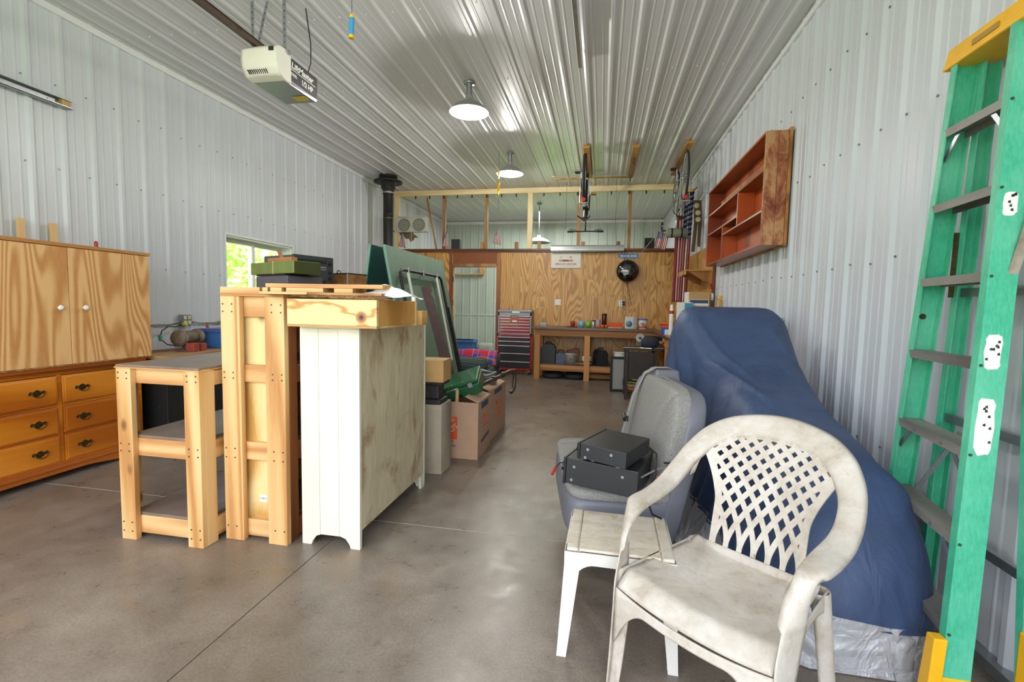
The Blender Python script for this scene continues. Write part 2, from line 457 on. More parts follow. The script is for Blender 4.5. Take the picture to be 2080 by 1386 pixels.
# screws, joined per wall (hundreds of tiny heads)
for wn, root, fn, off, a, b, rows in (('l', wl, lambda s, t: ((XL, s, t), (XL+.007, s, t)), OL, 1.6, 9.0, (.6, 1.62, 2.35, 3.0)), ('r', wr, lambda s, t: ((XR, s, t), (XR-.007, s, t)), OR, 1.0, 9.0, (.6, 1.62, 2.35, 3.0))):
    mb = MB(); s = a - ((a-off) % PITCH)
    while s < b:
        for t in rows:
            p, q = fn(s-.045, t + random.uniform(-.012, .012)); mb.cyl(p, q, .0065, 6)
        s += PITCH
    part('screw', mb, M['screw'], root, kind='stuff')
mb = MB(); s = XL + .1 + OC
while s < XR:
    t = 1.2
    while t < 9:
        mb.cyl((s, t, ZC), (s, t, ZC-.007), .0065, 6); t += 1.22
    s += PITCH
part('screw', mb, M['trim_white'], cl, kind='stuff')

# window in the left wall
w1 = struct('window_1', MB().box(XL-.19, XL+.004, WIN[0]-.0, WIN[0]+.02, WIN[2], WIN[3]).box(XL-.19, XL+.004, WIN[1]-.02, WIN[1], WIN[2], WIN[3])
    .box(XL-.19, XL+.004, WIN[0], WIN[1], WIN[3]-.02, WIN[3]).box(XL-.19, XL+.02, WIN[0], WIN[1], WIN[2], WIN[2]+.02), M['trim_white'])
part('casing', MB().box(XL-.03, XL+.021, WIN[0]-.018, WIN[0]+.004, WIN[2]-.018, WIN[3]+.018).box(XL-.03, XL+.021, WIN[1]-.004, WIN[1]+.018, WIN[2]-.018, WIN[3]+.018).box(XL-.03, XL+.021, WIN[0]+.004, WIN[1]-.004, WIN[3]-.004, WIN[3]+.018).box(XL-.03, XL+.021, WIN[0]+.004, WIN[1]-.004, WIN[2]-.018, WIN[2]-.001), M['trim_white'], w1)
yc = (WIN[0]+WIN[1])/2
def sash(y0, y1, x):
    z0, z1 = WIN[2]+.02, WIN[3]-.02
    return MB().box(x, x+.035, y0, y0+.05, z0, z1).box(x, x+.035, y1-.05, y1, z0, z1).box(x, x+.035, y0+.05, y1-.05, z0, z0+.05).box(x, x+.035, y0+.05, y1-.05, z1-.05, z1)
part('sash', sash(WIN[0]+.02, yc+.025, XL-.15), M['white'], w1, .003)
part('sash', sash(yc-.025, WIN[1]-.02, XL-.185), M['white'], w1, .003)
part('pane', MB().box(XL-.135, XL-.131, WIN[0]+.07, yc-.025, WIN[2]+.07, WIN[3]-.07), M['glass'], w1)
part('pane', MB().box(XL-.17, XL-.166, yc+.025, WIN[1]-.07, WIN[2]+.07, WIN[3]-.07), M['glass'], w1)
# big window at the far end (seen only as a green reflection in the ceiling)
w2 = struct('window_2', MB().box(FWIN[0]-.04, FWIN[0]+.03, YF-.03, YF+.13, FWIN[2]-.04, FWIN[3]+.04).box(FWIN[1]-.03, FWIN[1]+.04, YF-.03, YF+.13, FWIN[2]-.04, FWIN[3]+.04)
    .box(FWIN[0], FWIN[1], YF-.03, YF+.13, FWIN[3]-.03, FWIN[3]+.04).box(FWIN[0], FWIN[1], YF-.03, YF+.13, FWIN[2]-.04, FWIN[2]+.03).box(-1.13, -1.07, YF+.02, YF+.08, FWIN[2], FWIN[3]), M['white'], .003)
part('pane', MB().box(FWIN[0]+.03, -1.13, YF+.04, YF+.044, FWIN[2]+.03, FWIN[3]-.03), M['glass'], w2)
part('pane', MB().box(-1.07, FWIN[1]-.03, YF+.04, YF+.044, FWIN[2]+.03, FWIN[3]-.03), M['glass'], w2)

# partition at the back: studs, plywood sheets, rail, posts, beam
DX0, DX1, DZ = -2.965, -2.075, 2.09
wb = struct('wall_back', MB().box(XL, DX0-.05, YB+.02, YB+.09, 0, 2.42).box(DX1+.05, XR, YB+.02, YB+.09, 0, 2.42).box(DX0-.05, DX1+.05, YB+.02, YB+.09, DZ+.06, 2.42), M['stud'])
for x0, x1 in ((XL, DX0-.08), (DX1+.085, -.795), (-.79, .43), (.435, XR-.11)):
    part('panel', MB().box(x0, x1, YB, YB+.02, 0, 2.38), M['ply'], wb)
part('panel', MB().box(DX0-.0, DX1+.0, YB-.005, YB+.02, DZ+.065, 2.38), M['header_red'], wb, label='reddish brown hardboard panel over the doorway')
part('rail', MB().box(XL, XR, YB-.035, YB+.11, 2.405, 2.445).box(XL, XR, YB-.018, YB, 2.375, 2.405), M['rail_brown'], wb, .004)
part('corner_board', MB().box(XR-.105, XR-.02, YB-.02, YB+.0, 0, 2.375).box(XR-.125, XR-.108, YB-.012, YB, 0, 2.375), M['jamb'], wb, .003)
# paler patches where posters hung: thin sheets of less darkened veneer
for (x0, x1, z0, z1) in ((-1.37, -1.17, 1.62, 1.85), (-1.62, -1.5, 1.6, 1.9), (-1.28, -1.05, 1.3, 1.52), (-.45, .0, 1.56, 1.86), (.10, .45, 1.58, 1.86), (.10, .43, 1.28, 1.53), (1.0, 1.22, 1.85, 2.13), (.88, 1.37, 1.48, 1.77)):
    part('patch', MB().box(x0, x1, YB-.0008, YB+.001, z0, z1), M['ply_pale'], wb)
# door casing, hinges
d1 = struct('door_1', MB().box(DX0-.08, DX0-.035, YB-.02, YB+.1, 0, 2.375).box(DX1+.035, DX1+.085, YB-.02, YB+.1, 0, 2.375), M['jamb'], .003)
part('jamb', MB().box(DX0-.035, DX0, YB-.012, YB+.1, 0, DZ+.03), M['jamb'], d1, .003)
part('jamb', MB().box(DX1, DX1+.035, YB-.012, YB+.1, 0, DZ+.03), M['jamb'], d1, .003)
part('head', MB().box(DX0, DX1, YB-.015, YB+.1, DZ, DZ+.065), M['stud'], d1, .003)
for z in (1.84, 1.05, .25):
    part('hinge', MB().box(DX0-.004, DX0+.004, YB-.02, YB+.03, z-.05, z+.05).cyl((DX0-.006, YB-.02, z-.05), (DX0-.006, YB-.02, z+.05), .007, 8), M['blackm'], d1)
part('latch', MB().box(DX0-.002, DX0+.004, YB-.018, YB+.02, 1.32, 1.42), M['blackm'], d1)
# upper frame over the rail
part('beam', MB().box(XL+.05, XR, YB-.03, YB+.06, 3.505, 3.555), M['beam'], wb, .003)
part('beam', MB().box(XL+.05, XR, YB-.0, YB+.06, 3.557, ZC-.02), M['beam'], wb, .003)
part('post', MB().box(-4.225, -4.13, YB-.02, YB+.05, 2.445, 3.505), M['postw'], wb, .003)
part('post', MB().box(-1.475, -1.38, YB-.02, YB+.05, 2.445, 3.505), M['postw'], wb, .003)
part('post', MB().box(1.38, 1.49, YB-.02, YB+.05, 2.445, 3.505), M['postw'], wb, .003)
for x in (-3.2, -2.325, -.495, .45):
    part('stud', MB().box(x-.03, x+.03, YB+.06, YB+.15, 2.42, ZC-.02), M['stud'], wb, .002)
for x in (-2.40, -1.70, -1.25, -.40, .26):
    part('stub', MB().box(x-.035, x+.035, YB+.07, YB+.11, 2.445, 2.59), M['stud'], wb, .002)
# little hanging clips along the beam
CL = [-3.78, -3.48, -3.18, -2.9, -2.6, -2.3, -2.0, -1.71, -1.17, -.86, -.53, .10, .42, .73, 1.05]
ORD = 'first second third fourth fifth sixth seventh eighth ninth tenth eleventh twelfth thirteenth fourteenth fifteenth'.split()
for i, x in enumerate(CL):
    t = MB().box(-.012, .012, -.004, .004, -.055, 0).cyl((0, 0, -.05), (0, -.02, -.065), .006, 6)
    single('beam_clip', t, M['blackm'], ORD[i] + ' dark clip from the left along the underside of the pale partition beam', 'clip', group='clips along the partition beam', loc=(x, YB+.01, 3.505))
# outside: grass, gravel apron, trees
def grass():
    m, nt, b = nodes('grass'); n = noise(nt, mapping(nt), 3, 6, .7)
    r = ramp(nt, n.outputs[0], [(.3, C('#5f8a35')), (.7, C('#a7c763'))]); L(nt, r.outputs[0], b.inputs['Base Color']); b.inputs['Roughness'].default_value = .9
    return m
M['grass'] = grass()
struct('ground', MB().box(-40, -4.6, -40, 60, -.2, -.1).box(1.7, 40, -40, 60, -.2, -.1).box(-4.6, 1.7, YF+.15, 60, -.2, -.1), M['grass'])
M['gravel'] = plain('gravel_apron', '#b9b3a6', .9, var=.25, vs=30)
struct('driveway', MB().box(-6.0, 3.0, -16, YD-.01, -.1, -.02), M['gravel'])
M['leaf'] = plain('sunlit_leaves', '#c6e089', .7, var=.3, vs=2)
M['bark'] = plain('tree_bark', '#5c4a38', .9, var=.2)
def tree(name, x, y, h, r, label):
    t = thing(name, label, 'tree', (x, y, -.1), 0, None)
    part('trunk', MB().cyl((0, 0, 0), (0, 0, h*.6), .14, 8, .07), M['bark'], t)
    mb = MB()
    for i in range(900):
        a = random.uniform(0, 2*PI); q = random.uniform(-1, 1); rr = r*random.uniform(.55, 1)**.5
        s = math.sqrt(1-q*q); c = Vector((rr*s*math.cos(a), rr*s*math.sin(a), h*.62 + q*h*.40))
        n = Vector((random.uniform(-1,1), random.uniform(-1,1), random.uniform(-1,1))).normalized(); u = n.orthogonal().normalized(); v = n.cross(u)
        k = random.uniform(.10, .26)
        mb.add([c-u*k, c-v*k*.5, c+u*k, c+v*k*.5], [(0,1,2,3)])
    o = part('crown', mb, M['leaf'], t, kind='stuff')
    return t
for i, (x, y, h, r) in enumerate(((-8.6, 7.2, 3.6, 1.5), (-9.6, 10.5, 4.0, 1.6), (-10.6, 14.0, 4.6, 1.75), (-13.6, 18.6, 6, 2.4))):
    tree('leafy_tree', x, y, h, r, ['bright green leafy tree outside the side window, seen in its left pane', 'bright green leafy tree outside the side window, seen in its right pane',
        'bright green tree beyond the side window, near the right jamb', 'tall green tree furthest beyond the side window'][i])
for i, (x, y, h, r) in enumerate(((-2.9, 19, 4.6, 1.9), (1.4, 20.5, 5.0, 2.1), (-7.4, 24, 6, 2.4))):
    tree('leafy_tree', x, y, h, r, ['green tree behind the barn, left of the rear window', 'green tree behind the barn, right of the rear window', 'tall green tree behind the barn at far left'][i])
# ------------------------------------------------------------------ left side: dresser, cupboard
M['dresser'] = wood('orange_maple', '#a65710', '#d28227', 'y', 5, .08, 4, .32, mid='#c07019', coat=.3, dirt=0, bmp=.05)
M['dresser_trim'] = wood('orange_maple_trim', '#8f4412', '#b9661f', 'y', 5, .08, 3, .35, coat=.3)
M['brass'] = plain('aged_brass', '#5b4c33', .38, .8, var=.3, vs=60)
M['cup'] = wood('cathedral_plywood', '#bd8049', '#e2b37b', 'z', 10, .14, 24, .5, mid='#cf9c60', bmp=.04, contrast=(.12,.72))
M['cup_edge'] = wood('plywood_edge', '#b07a3e', '#d6a869', 'y', 6, .1, 4, .5)
FX = -3.86
dr = thing('dresser', 'long orange maple dresser with brass bail handles, under the plywood cupboard by the left wall', 'dresser', (XL+.05, 2.72, 0))
ox, oy = XL+.05, 2.72     # local = world - (ox, oy)
def lx(x): return x-ox
def ly(y): return y-oy
y0, y1 = 1.45, 3.33
b = MB().box(lx(-4.27), lx(FX-.02), ly(y0), ly(y1), .10, .80)
b.box(lx(FX-.02), lx(FX), ly(y0), ly(y1), .765, .80)
for k, y in enumerate((y0, 2.075, 2.71, y1)):
    b.box(lx(FX-.02), lx(FX), ly(y)-.014 if k else ly(y), (ly(y)+.014) if k < 3 else ly(y), .115, .765)
for z in (.115, .325, .54): b.box(lx(FX-.02), lx(FX-.002), ly(y0), ly(y1), z-.008, z+.008)
part('carcass', b, M['dresser'], dr, .002)
part('top', MB().box(lx(-4.27), lx(FX+.035), ly(y0-.02), ly(y1+.02), .80, .828).box(lx(-4.27), lx(FX+.018), ly(y0-.01), ly(y1+.01), .785, .80), M['dresser_trim'], dr, .006)
pl = [(ly(y0-.015), .125)]
pts = []
n = 26
for i in range(n+1):
    t = i/n; y = y0-.015 + (y1-y0+.03)*t
    e = min(t, 1-t)*(y1-y0)
    z = 0.0 if e < .12 else (.0 + .052*min(1, ((e-.12)/.35))**.8)
    pts.append((ly(y), z))
poly = [(ly(y0-.015), .12)] + pts + [(ly(y1+.015), .12)]
mb = MB().prism(poly[::-1], 'x', lx(FX-.01), lx(FX+.028))
mb.box(lx(FX-.01), lx(FX+.036), ly(y0-.02), ly(y1+.02), .085, .105).box(lx(FX-.01), lx(FX+.018), ly(y0-.02), ly(y1+.02), .105, .125)
mb.box(lx(-4.27), lx(FX-.01), ly(y1-.02), ly(y1+.012), 0, .12).box(lx(-4.27), lx(FX-.01), ly(y0-.012), ly(y0+.02), 0, .12)
part('plinth', mb, M['dresser_trim'], dr, .003)
def handle_mb():
    m = MB()
    # pierced back plate, two posts and a drooping bail
    bp = [(-.052,.006),(-.040,.018),(-.026,.010),(-.012,.020),(0,.026),(.012,.020),(.026,.010),(.040,.018),(.052,.006),(.046,-.010),(.030,-.004),(.016,-.018),(0,-.026),(-.016,-.018),(-.030,-.004),(-.046,-.010)]
    m.prism(bp, 'x', 0, .003)
    for s in (-1, 1): m.cyl((0, s*.04, .006), (.017, s*.04, .006), .006, 8)
    m.tube([(.015, -.04, .006), (.02, -.036, -.010), (.022, -.018, -.024), (.022, 0, -.028), (.022, .018, -.024), (.02, .036, -.010), (.015, .04, .006)], .0036, 6)
    return m
hme = handle_mb().mesh('handle')
for (ya, yb) in ((y0+.014, 2.061), (2.089, 2.696), (2.724, y1-.014)):
    for (za, zb) in ((.125, .317), (.335, .530), (.550, .757)):
        d = part('drawer', MB().box(0, .02, ly(ya)+.003, ly(yb)-.003, za, zb).box(.018, .026, ly(ya)+.014, ly(yb)-.014, za+.01, zb-.01), M['dresser'], dr, .005)
        d.location = (lx(FX)-.012, 0, 0)
        for f in (.22, .78):
            h = link('handle', hme, M['brass'], d); h.location = (.024, ly(ya)+(yb-ya)*f, (za+zb)/2)
# cupboard standing on the dresser
cu = thing('cupboard', 'pale plywood two-door cupboard with round white knobs, standing on the dresser', 'cupboard', (ox, 2.76, .828))
cy0, cy1 = 2.135, 3.39
b = MB().box(.02, .455, cy0-2.76, cy0-2.74, 0, .86).box(.02, .455, cy1-2.78, cy1-2.76, 0, .86).box(.02, .455, cy0-2.74, cy1-2.78, 0, .018).box(.02, .455, cy0-2.74, cy1-2.78, .845, .862).box(.02, .03, cy0-2.74, cy1-2.78, .018, .845)
part('carcass', b, M['cup'], cu, .002)
part('top', MB().box(.0, .475, cy0-2.775, cy1-2.745, .862, .888), M['cup_edge'], cu, .004)
sp = 2.767
for nm, a, c, kn in (('door', cy0+.003, sp-.002, sp-.075), ('door', sp+.002, cy1-.002, sp+.092)):
    d = part('door', MB().box(.456, .474, a-2.76, c-2.76, .012, .858), M['cup'], cu, .0025)
    part('knob', MB().lathe([(.006,0),(.006,.012),(.015,.016),(.019,.024),(.016,.032),(.008,.036),(0,.037)], (.474, kn-2.76, .425), 16, 'x'), M['white'], d)
# things at the back of the cupboard
for (y, z, lb) in ((2.81, 1.93, 'upright pine stick with nail holes behind the cupboard, the left one'), (3.025, 1.93, 'upright pine stick behind the cupboard, the right one')):
    o = single('pine_stick', MB().box(-.011, .011, -.024, .024, 0, z-.02), M['pine_light'], lb, 'stick', .002, 'sticks behind the cupboard', loc=(XL+.045, y, 0.0))
t = MB().lathe([(.012,0),(.016,.01),(.012,.03),(.014,.05),(.008,.062),(0,.066)], (0,0,0), 12)
single('screwdriver', t, plain('red_plastic', '#a8301c', .35), 'small red tool handle lying on top of the plywood cupboard', 'tool', loc=(-4.0, 3.12, 1.7165))
# garage door track on the wall
tk = thing('door_track', 'galvanised steel channel fixed high on the left wall', 'track', (XL+.02, 2.0, 2.87))
part('channel', MB().box(0, .055, -1.6, 1.19, .028, .031).box(0, .055, -1.6, 1.19, -.031, -.028).box(0, .003, -1.6, 1.19, -.031, .031).box(.05, .055, -1.6, 1.19, -.031, -.018), M['steel'], tk)
part('end_block', MB().box(.004, .04, 1.12, 1.185, -.027, .027), M['pine_light'], tk)
for y in (-.8, .3, 1.05): part('bolt', MB().cyl((.003, y, 0), (.012, y, 0), .009, 6), M['steel'], tk)

# dark speckled cabinet by the wall with grinder and tote
M['speck'] = None
def speckled():
    m, nt, b = nodes('speckled_black'); v = mapping(nt)
    n = noise(nt, v, 120, 2, .6); n2 = noise(nt, v, 5, 3, .6)
    r = ramp(nt, n.outputs[0], [(.62, C('#121010')), (.75, C('#3f3a38'))]); r2 = ramp(nt, n2.outputs[0], [(.68, (0,0,0,1)), (.74, (.5,.5,.5,1))])
    L(nt, mix(nt, r2.outputs[0], r.outputs[0], C('#7d7874')), b.inputs['Base Color']); b.inputs['Roughness'].default_value = .6
    return m
M['speck'] = speckled()
cb = thing('bench_cabinet', 'black paint-flecked cabinet with a wooden top against the left wall, behind the low pine shelf', 'cabinet', (-3.98, 3.95, 0))
part('body', MB().box(-.3, .25, -.5, .62, 0, .80), M['speck'], cb, .004)
part('worktop', MB().box(-.31, .28, -.52, .68, .80, .83), wood('worn_bench_top', '#7a5a3a', '#b08a5c', 'y', 8, .1, 5, .6, dirt=.5), cb, .003)
M['grind'] = plain('grimy_cast_metal', '#77695a', .6, .3, var=.35, vs=20)
g = thing('bench_grinder', 'grimy bench grinder with a red base on the black cabinet by the left wall', 'grinder', (-3.98, 3.93, .83), .25)
part('motor', MB().lathe([(.035,-.1),(.06,-.09),(.065,-.04),(.065,.04),(.06,.09),(.035,.1)], (0,0,.13), 18, 'y'), M['grind'], g)
for s in (-1, 1):
    part('wheel_guard', MB().lathe([(.04, s*.11),(.075, s*.112),(.078, s*.15),(.04, s*.155)], (0,0,.13), 18, 'y'), M['grind'], g)
    part('wheel', MB().lathe([(.0, s*.12),(.066, s*.12),(.066, s*.142),(0, s*.142)], (.012,0,.13), 18, 'y', False), plain('grey_stone', '#8d8880', .8), g)
part('base', MB().box(-.07, .09, -.10, .10, 0, .012).prism([(-.04,.01),(.05,.01),(.03,.08),(-.03,.08)], 'y', -.05, .05), M['grind'], g, .003)
red = plain('faded_red_metal', '#9c4133', .55, .1, var=.25, vs=25)
part('red_rest', MB().box(.06, .14, -.15, -.06, 0, .085), red, g, .006)
part('red_rest', MB().box(.07, .14, -.03, .06, 0, .075), red, g, .006)
blue = plain('blue_tote_plastic', '#3f6fae', .4, var=.08)
tt = thing('storage_tote', 'blue plastic storage tote on the black cabinet by the left wall', 'tote', (-3.99, 4.37, .83))
part('body', MB().hexa([(-.13,-.17,0),(.13,-.17,0),(.13,.17,0),(-.13,.17,0)], [(-.16,-.2,.17),(.16,-.2,.17),(.16,.2,.17),(-.16,.2,.17)]), blue, tt, .01)
part('lid', MB().box(-.17, .17, -.215, .215, .165, .19).box(-.14, .14, -.18, .18, .19, .2), plain('darker_blue_lid', '#44589c', .4), tt, .006)
part('label', MB().box(.163, .166, -.05, .08, .09, .13), plain('beige_sticker', '#cfc6a4', .6), tt)
cd = thing('conduit', 'thin steel conduit running low along the left wall', 'pipe', (XL+.02, 4.2, 1.075))
part('tube', MB().tube([(.012,-1.5,-.0),(.012,-.17,.0),(.012,-.06,.025)], .008, 8).tube([(.012,.07,.025),(.012,.2,.0),(.012,2.8,.01)], .008, 8), M['steel'], cd)
for y in (-.9, .45, 1.6): part('strap', MB().box(0, .024, y-.012, y+.012, -.016, .016), M['steel'], cd)
ob = thing('outlet_box', 'steel outlet box with four sockets on the left wall above the grinder', 'outlet', (XL+.02, 4.20, 1.115))
part('box', MB().box(0, .05, -.058, .058, -.058, .058), M['steel'], ob, .004)
for a in (-.026, .026):
    for z in (-.026, .026):
        s = part('socket', MB().box(.05, .055, a-.019, a+.019, z-.019, z+.019), plain('cream_socket', '#cfcdb2', .4) if 'sock' not in M else M['sock'], ob, .003)
        M['sock'] = s.data.materials[0]
pc = thing('power_cable', 'dark cord with a green plug looping from the outlet box to the grinder', 'cable', (XL+.07, 4.13, 1.08))
part('cable', MB().tube([(0,0,-.01),(.03,-.1,-.03),(.05,-.2,-.02),(.08,-.3,-.06),(.1,-.34,-.13),(.14,-.3,-.19),(.2,-.22,-.21),(.27,-.2,-.16)], .006, 6), M['black'], pc)
part('plug', MB().cyl((.095,-.335,-.10),(.11,-.34,-.15), .016, 8), plain('green_plug', '#1f8a63', .4), pc)
rp = single('red_plug', MB().cyl((0,0,0),(.01,.0,-.045), .014, 8).cyl((0,0,0),(0,0,.03), .005, 6), plain('red_cap', '#b2402f', .4), 'little red plug hanging from the conduit beside the blue tote', 'plug', loc=(XL+.05, 4.47, 1.05))
yp = single('yellow_plug', MB().box(-.01, .03, -.018, .018, -.014, .014), plain('yellow_cap', '#d8d13a', .4), 'little yellow plug at the lower left of the outlet box', 'plug', .004, loc=(XL+.075, 4.155, 1.075))

# ------------------------------------------------------------------ pine shelves A and B
M['a_post'] = wood('pine_post', '#b4783f', '#e0bb84', 'z', 14, .05, 7, .5, knots=1.6, mid='#d3a468', contrast=(.12,.8))
M['a_rail_x'] = wood('pine_rail_across', '#b97d44', '#dfb57c', 'x', 14, .05, 7, .5, knots=1.5, contrast=(.12,.8))
M['a_rail_y'] = wood('pine_rail_along', '#b57b40', '#d9ab6c', 'y', 14, .05, 7, .5, knots=1.4, contrast=(.12,.8))
M['deck'] = plain('brown_stained_deck', '#7b685c', .42, var=.25, vs=6, coat=.25)
M['nail'] = plain('nail_head', '#4f4a45', .5, .5)
M['post_dark'] = wood('shaded_side_board', '#5c2f17', '#8a5029', 'z', 8, .07, 4, .5)  # darker pine for the right-hand boards, shade put into the colour
def nails(root, pts, axis, M_=None):
    for p in pts:
        q = list(p); q['xyz'.index(axis)] -= .0015
        part('nail', MB().cyl(q, p, .0045, 6), M['nail'], root)
sa = thing('low_pine_shelf', 'low open pine shelf unit with brown decks, left of the tall pine shelf', 'shelf', (-2.31, 2.66, 0))
W2, D2 = .262, .585    # half sizes
for sx in (-1, 1):
    for sy in (-1, 1):
        w = .095
        m = MB()
        x0 = sx*W2; x1 = sx*(W2-w)
        ya = sy*D2; yb = sy*(D2-.032)
        m.box(min(x0,x1), max(x0,x1), min(ya,yb), max(ya,yb), 0, .955)
        m.box(min(x0, x0-sx*.03), max(x0, x0-sx*.03), min(yb, yb-sy*.07), max(yb, yb-sy*.07), 0, .955)
        part('leg', m, M['a_post'], sa, .003)
for z0, z1, in ((.87, .95), (.468, .567), (.03, .13)):
    for sy in (-1, 1):
        y = sy*(D2-.048)
        part('end_rail', MB().box(-W2+.09, W2-.09, y-.016, y+.016, z0, z1) if True else None, M['a_rail_x'], sa, .003)
    for sx in (-1, 1):
        x = sx*(W2-.016)
        part('side_rail', MB().box(x-.016, x+.016, -D2+.1, D2-.1, z0, z1), M['a_rail_y'], sa, .003)
for z in (.567, .13):
    part('shelf', MB().box(-W2+.034, W2-.034, -D2+.036, D2-.036, z, z+.016), M['deck'], sa, .002, label='brown stained shelf board')
part('top', MB().box(-W2-.004, W2+.004, -D2-.004, D2+.004, .955, .962), M['a_rail_x'], sa)
part('top_deck', MB().box(-W2, W2, -D2, D2, .962, .974), M['deck'], sa, .002, label='worn grey-brown top board')
part('back_panel', MB().box(-W2+.032, -W2+.036, .0, D2-.03, .583, .87), M['cup'], sa) if False else None
part('end_panel', MB().box(-W2+.03, W2-.03, D2-.07, D2-.064, .583, .87), wood('brown_panel', '#8d5d30', '#ad7a45', 'z', 6, .15, 5, .5), sa)
nails(sa, [(x, -D2-.001, z) for x in (-.245, -.19, .19, .245) for z in (.93, .90, .54, .50, .1, .05)], 'y')
sb = thing('tall_pine_shelf', 'tall pine shelf unit with plywood end, between the low shelf and the cream cabinet', 'shelf', (-1.83, 2.85, 0))
W2, D2, HT = .192, .65, 1.352
for sx in (-1, 1):
    for sy in (-1, 1):
        x0 = sx*W2; x1 = sx*(W2-.115); ya = sy*D2; yb = sy*(D2-.035)
        part('leg', MB().box(min(x0,x1), max(x0,x1), min(ya,yb), max(ya,yb), 0, HT), M['a_post'], sb, .003)
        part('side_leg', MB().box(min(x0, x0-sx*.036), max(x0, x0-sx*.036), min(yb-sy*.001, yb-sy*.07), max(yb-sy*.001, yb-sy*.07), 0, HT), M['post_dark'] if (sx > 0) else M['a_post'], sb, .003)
for z0, z1 in ((HT-.11, HT), (.885, .98), (.45, .55), (.015, .11)):
    for sy in (-1, 1):
        y = sy*(D2-.053)
        part('end_rail', MB().box(-W2+.04, W2-.04, y-.016, y+.016, z0, z1), M['a_rail_x'], sb, .003)
    for sx in (-1, 1):
        x = sx*(W2-.02)
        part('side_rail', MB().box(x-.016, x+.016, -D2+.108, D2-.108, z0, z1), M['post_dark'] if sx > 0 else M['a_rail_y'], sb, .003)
for z in (.98, .55, .11):
    part('shelf', MB().box(-W2+.04, W2-.04, -D2+.08, D2-.08, z, z+.016), M['deck'], sb, .002, label='brown stained shelf board')
M['pine_panel'] = wood('pale_pine_panel', '#c2914a', '#e6c98e', 'z', 8, .16, 9, .5, knots=1.1, mid='#d9b272')
part('end_panel', MB().box(-W2+.07, W2-.07, -D2+.062, -D2+.07, .02, HT-.02), M['pine_panel'], sb, label='pale knotty plywood panel')
part('left_panel', MB().box(-W2+.038, -W2+.045, -D2+.1, D2-.1, .02, HT-.02), M['pine_panel'], sb)
part('top', MB().box(-W2, W2, -D2, D2, HT, HT+.012).box(-W2, .05, -D2, D2, HT+.012, 1.402), M['a_rail_x'], sb, .003)
lb = part('price_label', MB().box(-.022, .022, -D2+.0605, -D2+.062, .205, .245), M['white'], sb)
text('print', '8 88 8', .014, M['black'], lb, frame((0, -D2+.060, .225), (1,0,0), (0,0,1)), .0002)
nails(sb, [(x, -D2-.001, z) for x in (-.175, -.12, .12, .175) for z in (1.31, 1.27, .94, .91, .52, .47, .08)], 'y')

# ------------------------------------------------------------------ cream cabinet C
def creamy():
    m, nt, b = nodes('cream_paint'); v = mapping(nt, (1,1,.25)); n = noise(nt, v, 5, 4, .6)
    r = ramp(nt, n.outputs[0], [(.3, C('#dad6c2')), (.7, C('#e4e1d1'))]); L(nt, r.outputs[0], b.inputs['Base Color']); b.inputs['Roughness'].default_value = .45
    return m
def stained():
    m, nt, b = nodes('stained_cream_back'); n = noise(nt, mapping(nt, (1, 1, .22)), 14, 5, .6)
    r = ramp(nt, n.outputs[0], [(.3, C('#bdae8c')), (.7, C('#d6caaa'))])
    n2 = noise(nt, mapping(nt, (1, 1.6, .9), (2.2, .6, .0)), 3.4, 6, .65, .6)
    r2 = ramp(nt, n2.outputs[0], [(.52, (0,0,0,1)), (.66, (.7,.7,.7,1))])
    c = mix(nt, r2.outputs[0], r.outputs[0], C('#8f6443'))
    L(nt, c, b.inputs['Base Color']); b.inputs['Roughness'].default_value = .6; bump(nt, b, n.outputs[0], .15)
    return m
M['cream'] = creamy(); M['creamback'] = stained()
cc = thing('cream_cabinet', 'cream painted cabinet with a stained plywood back, in front of the aisle', 'cabinet', (-1.41, 2.72, 0))
W2, D2 = .172, .468
def endpoly():
    p = [(-W2, 0), (-W2+.055, 0), (-W2+.062, .022), (-W2+.085, .052), (-W2+.115, .062), (W2-.115, .062), (W2-.085, .052), (W2-.062, .022), (W2-.055, 0), (W2, 0), (W2, 1.19), (-W2, 1.19)]
    return p
xs = [-W2, -W2+.108, -W2+.222, W2]
for i in range(3):     # the end is three boards
    a, b_ = xs[i]+(.0009 if i else 0), xs[i+1]-(.0009 if i < 2 else 0)
    pp = []
    ep = endpoly()[:10]
    def zb(x):
        for (p, q) in zip(ep, ep[1:]):
            if p[0] <= x <= q[0] and q[0] > p[0]: return p[1]+(q[1]-p[1])*(x-p[0])/(q[0]-p[0])
        return 0
    low = [(a, zb(a))] + [p for p in ep if a < p[0] < b_] + [(b_, zb(b_))]
    part('board', MB().prism(low + [(b_, 1.19), (a, 1.19)], 'y', -D2, -D2+.02), M['cream'], cc, .0012)
part('far_end', MB().prism(endpoly(), 'y', D2-.02, D2), M['cream'], cc, .002)
part('back', MB().box(W2-.012, W2, -D2+.0205, D2-.0205, .10, 1.19), M['creamback'], cc, label='rough stained back panel')
part('foot', MB().prism([(-D2+.02, 0), (-D2+.045, 0), (-D2+.05, .1), (-D2+.02, .1)], 'x', W2-.04, W2-.013), M['cream'], cc)
part('foot', MB().prism([(D2-.06, 0), (D2-.02, 0), (D2-.02, .1), (D2-.075, .1)], 'x', W2-.02, W2), M['cream'], cc)
part('edge_strip', MB().box(W2-.014, W2+.002, D2-.0195, D2+.002, 0.02, 1.19), M['cream'], cc)
part('front', MB().box(-W2, -W2+.02, -D2+.0205, D2-.0205, .08, 1.19), M['cream'], cc)
part('top', MB().box(-W2, W2, -D2, D2, 1.1905, 1.203), M['cream'], cc, .003)

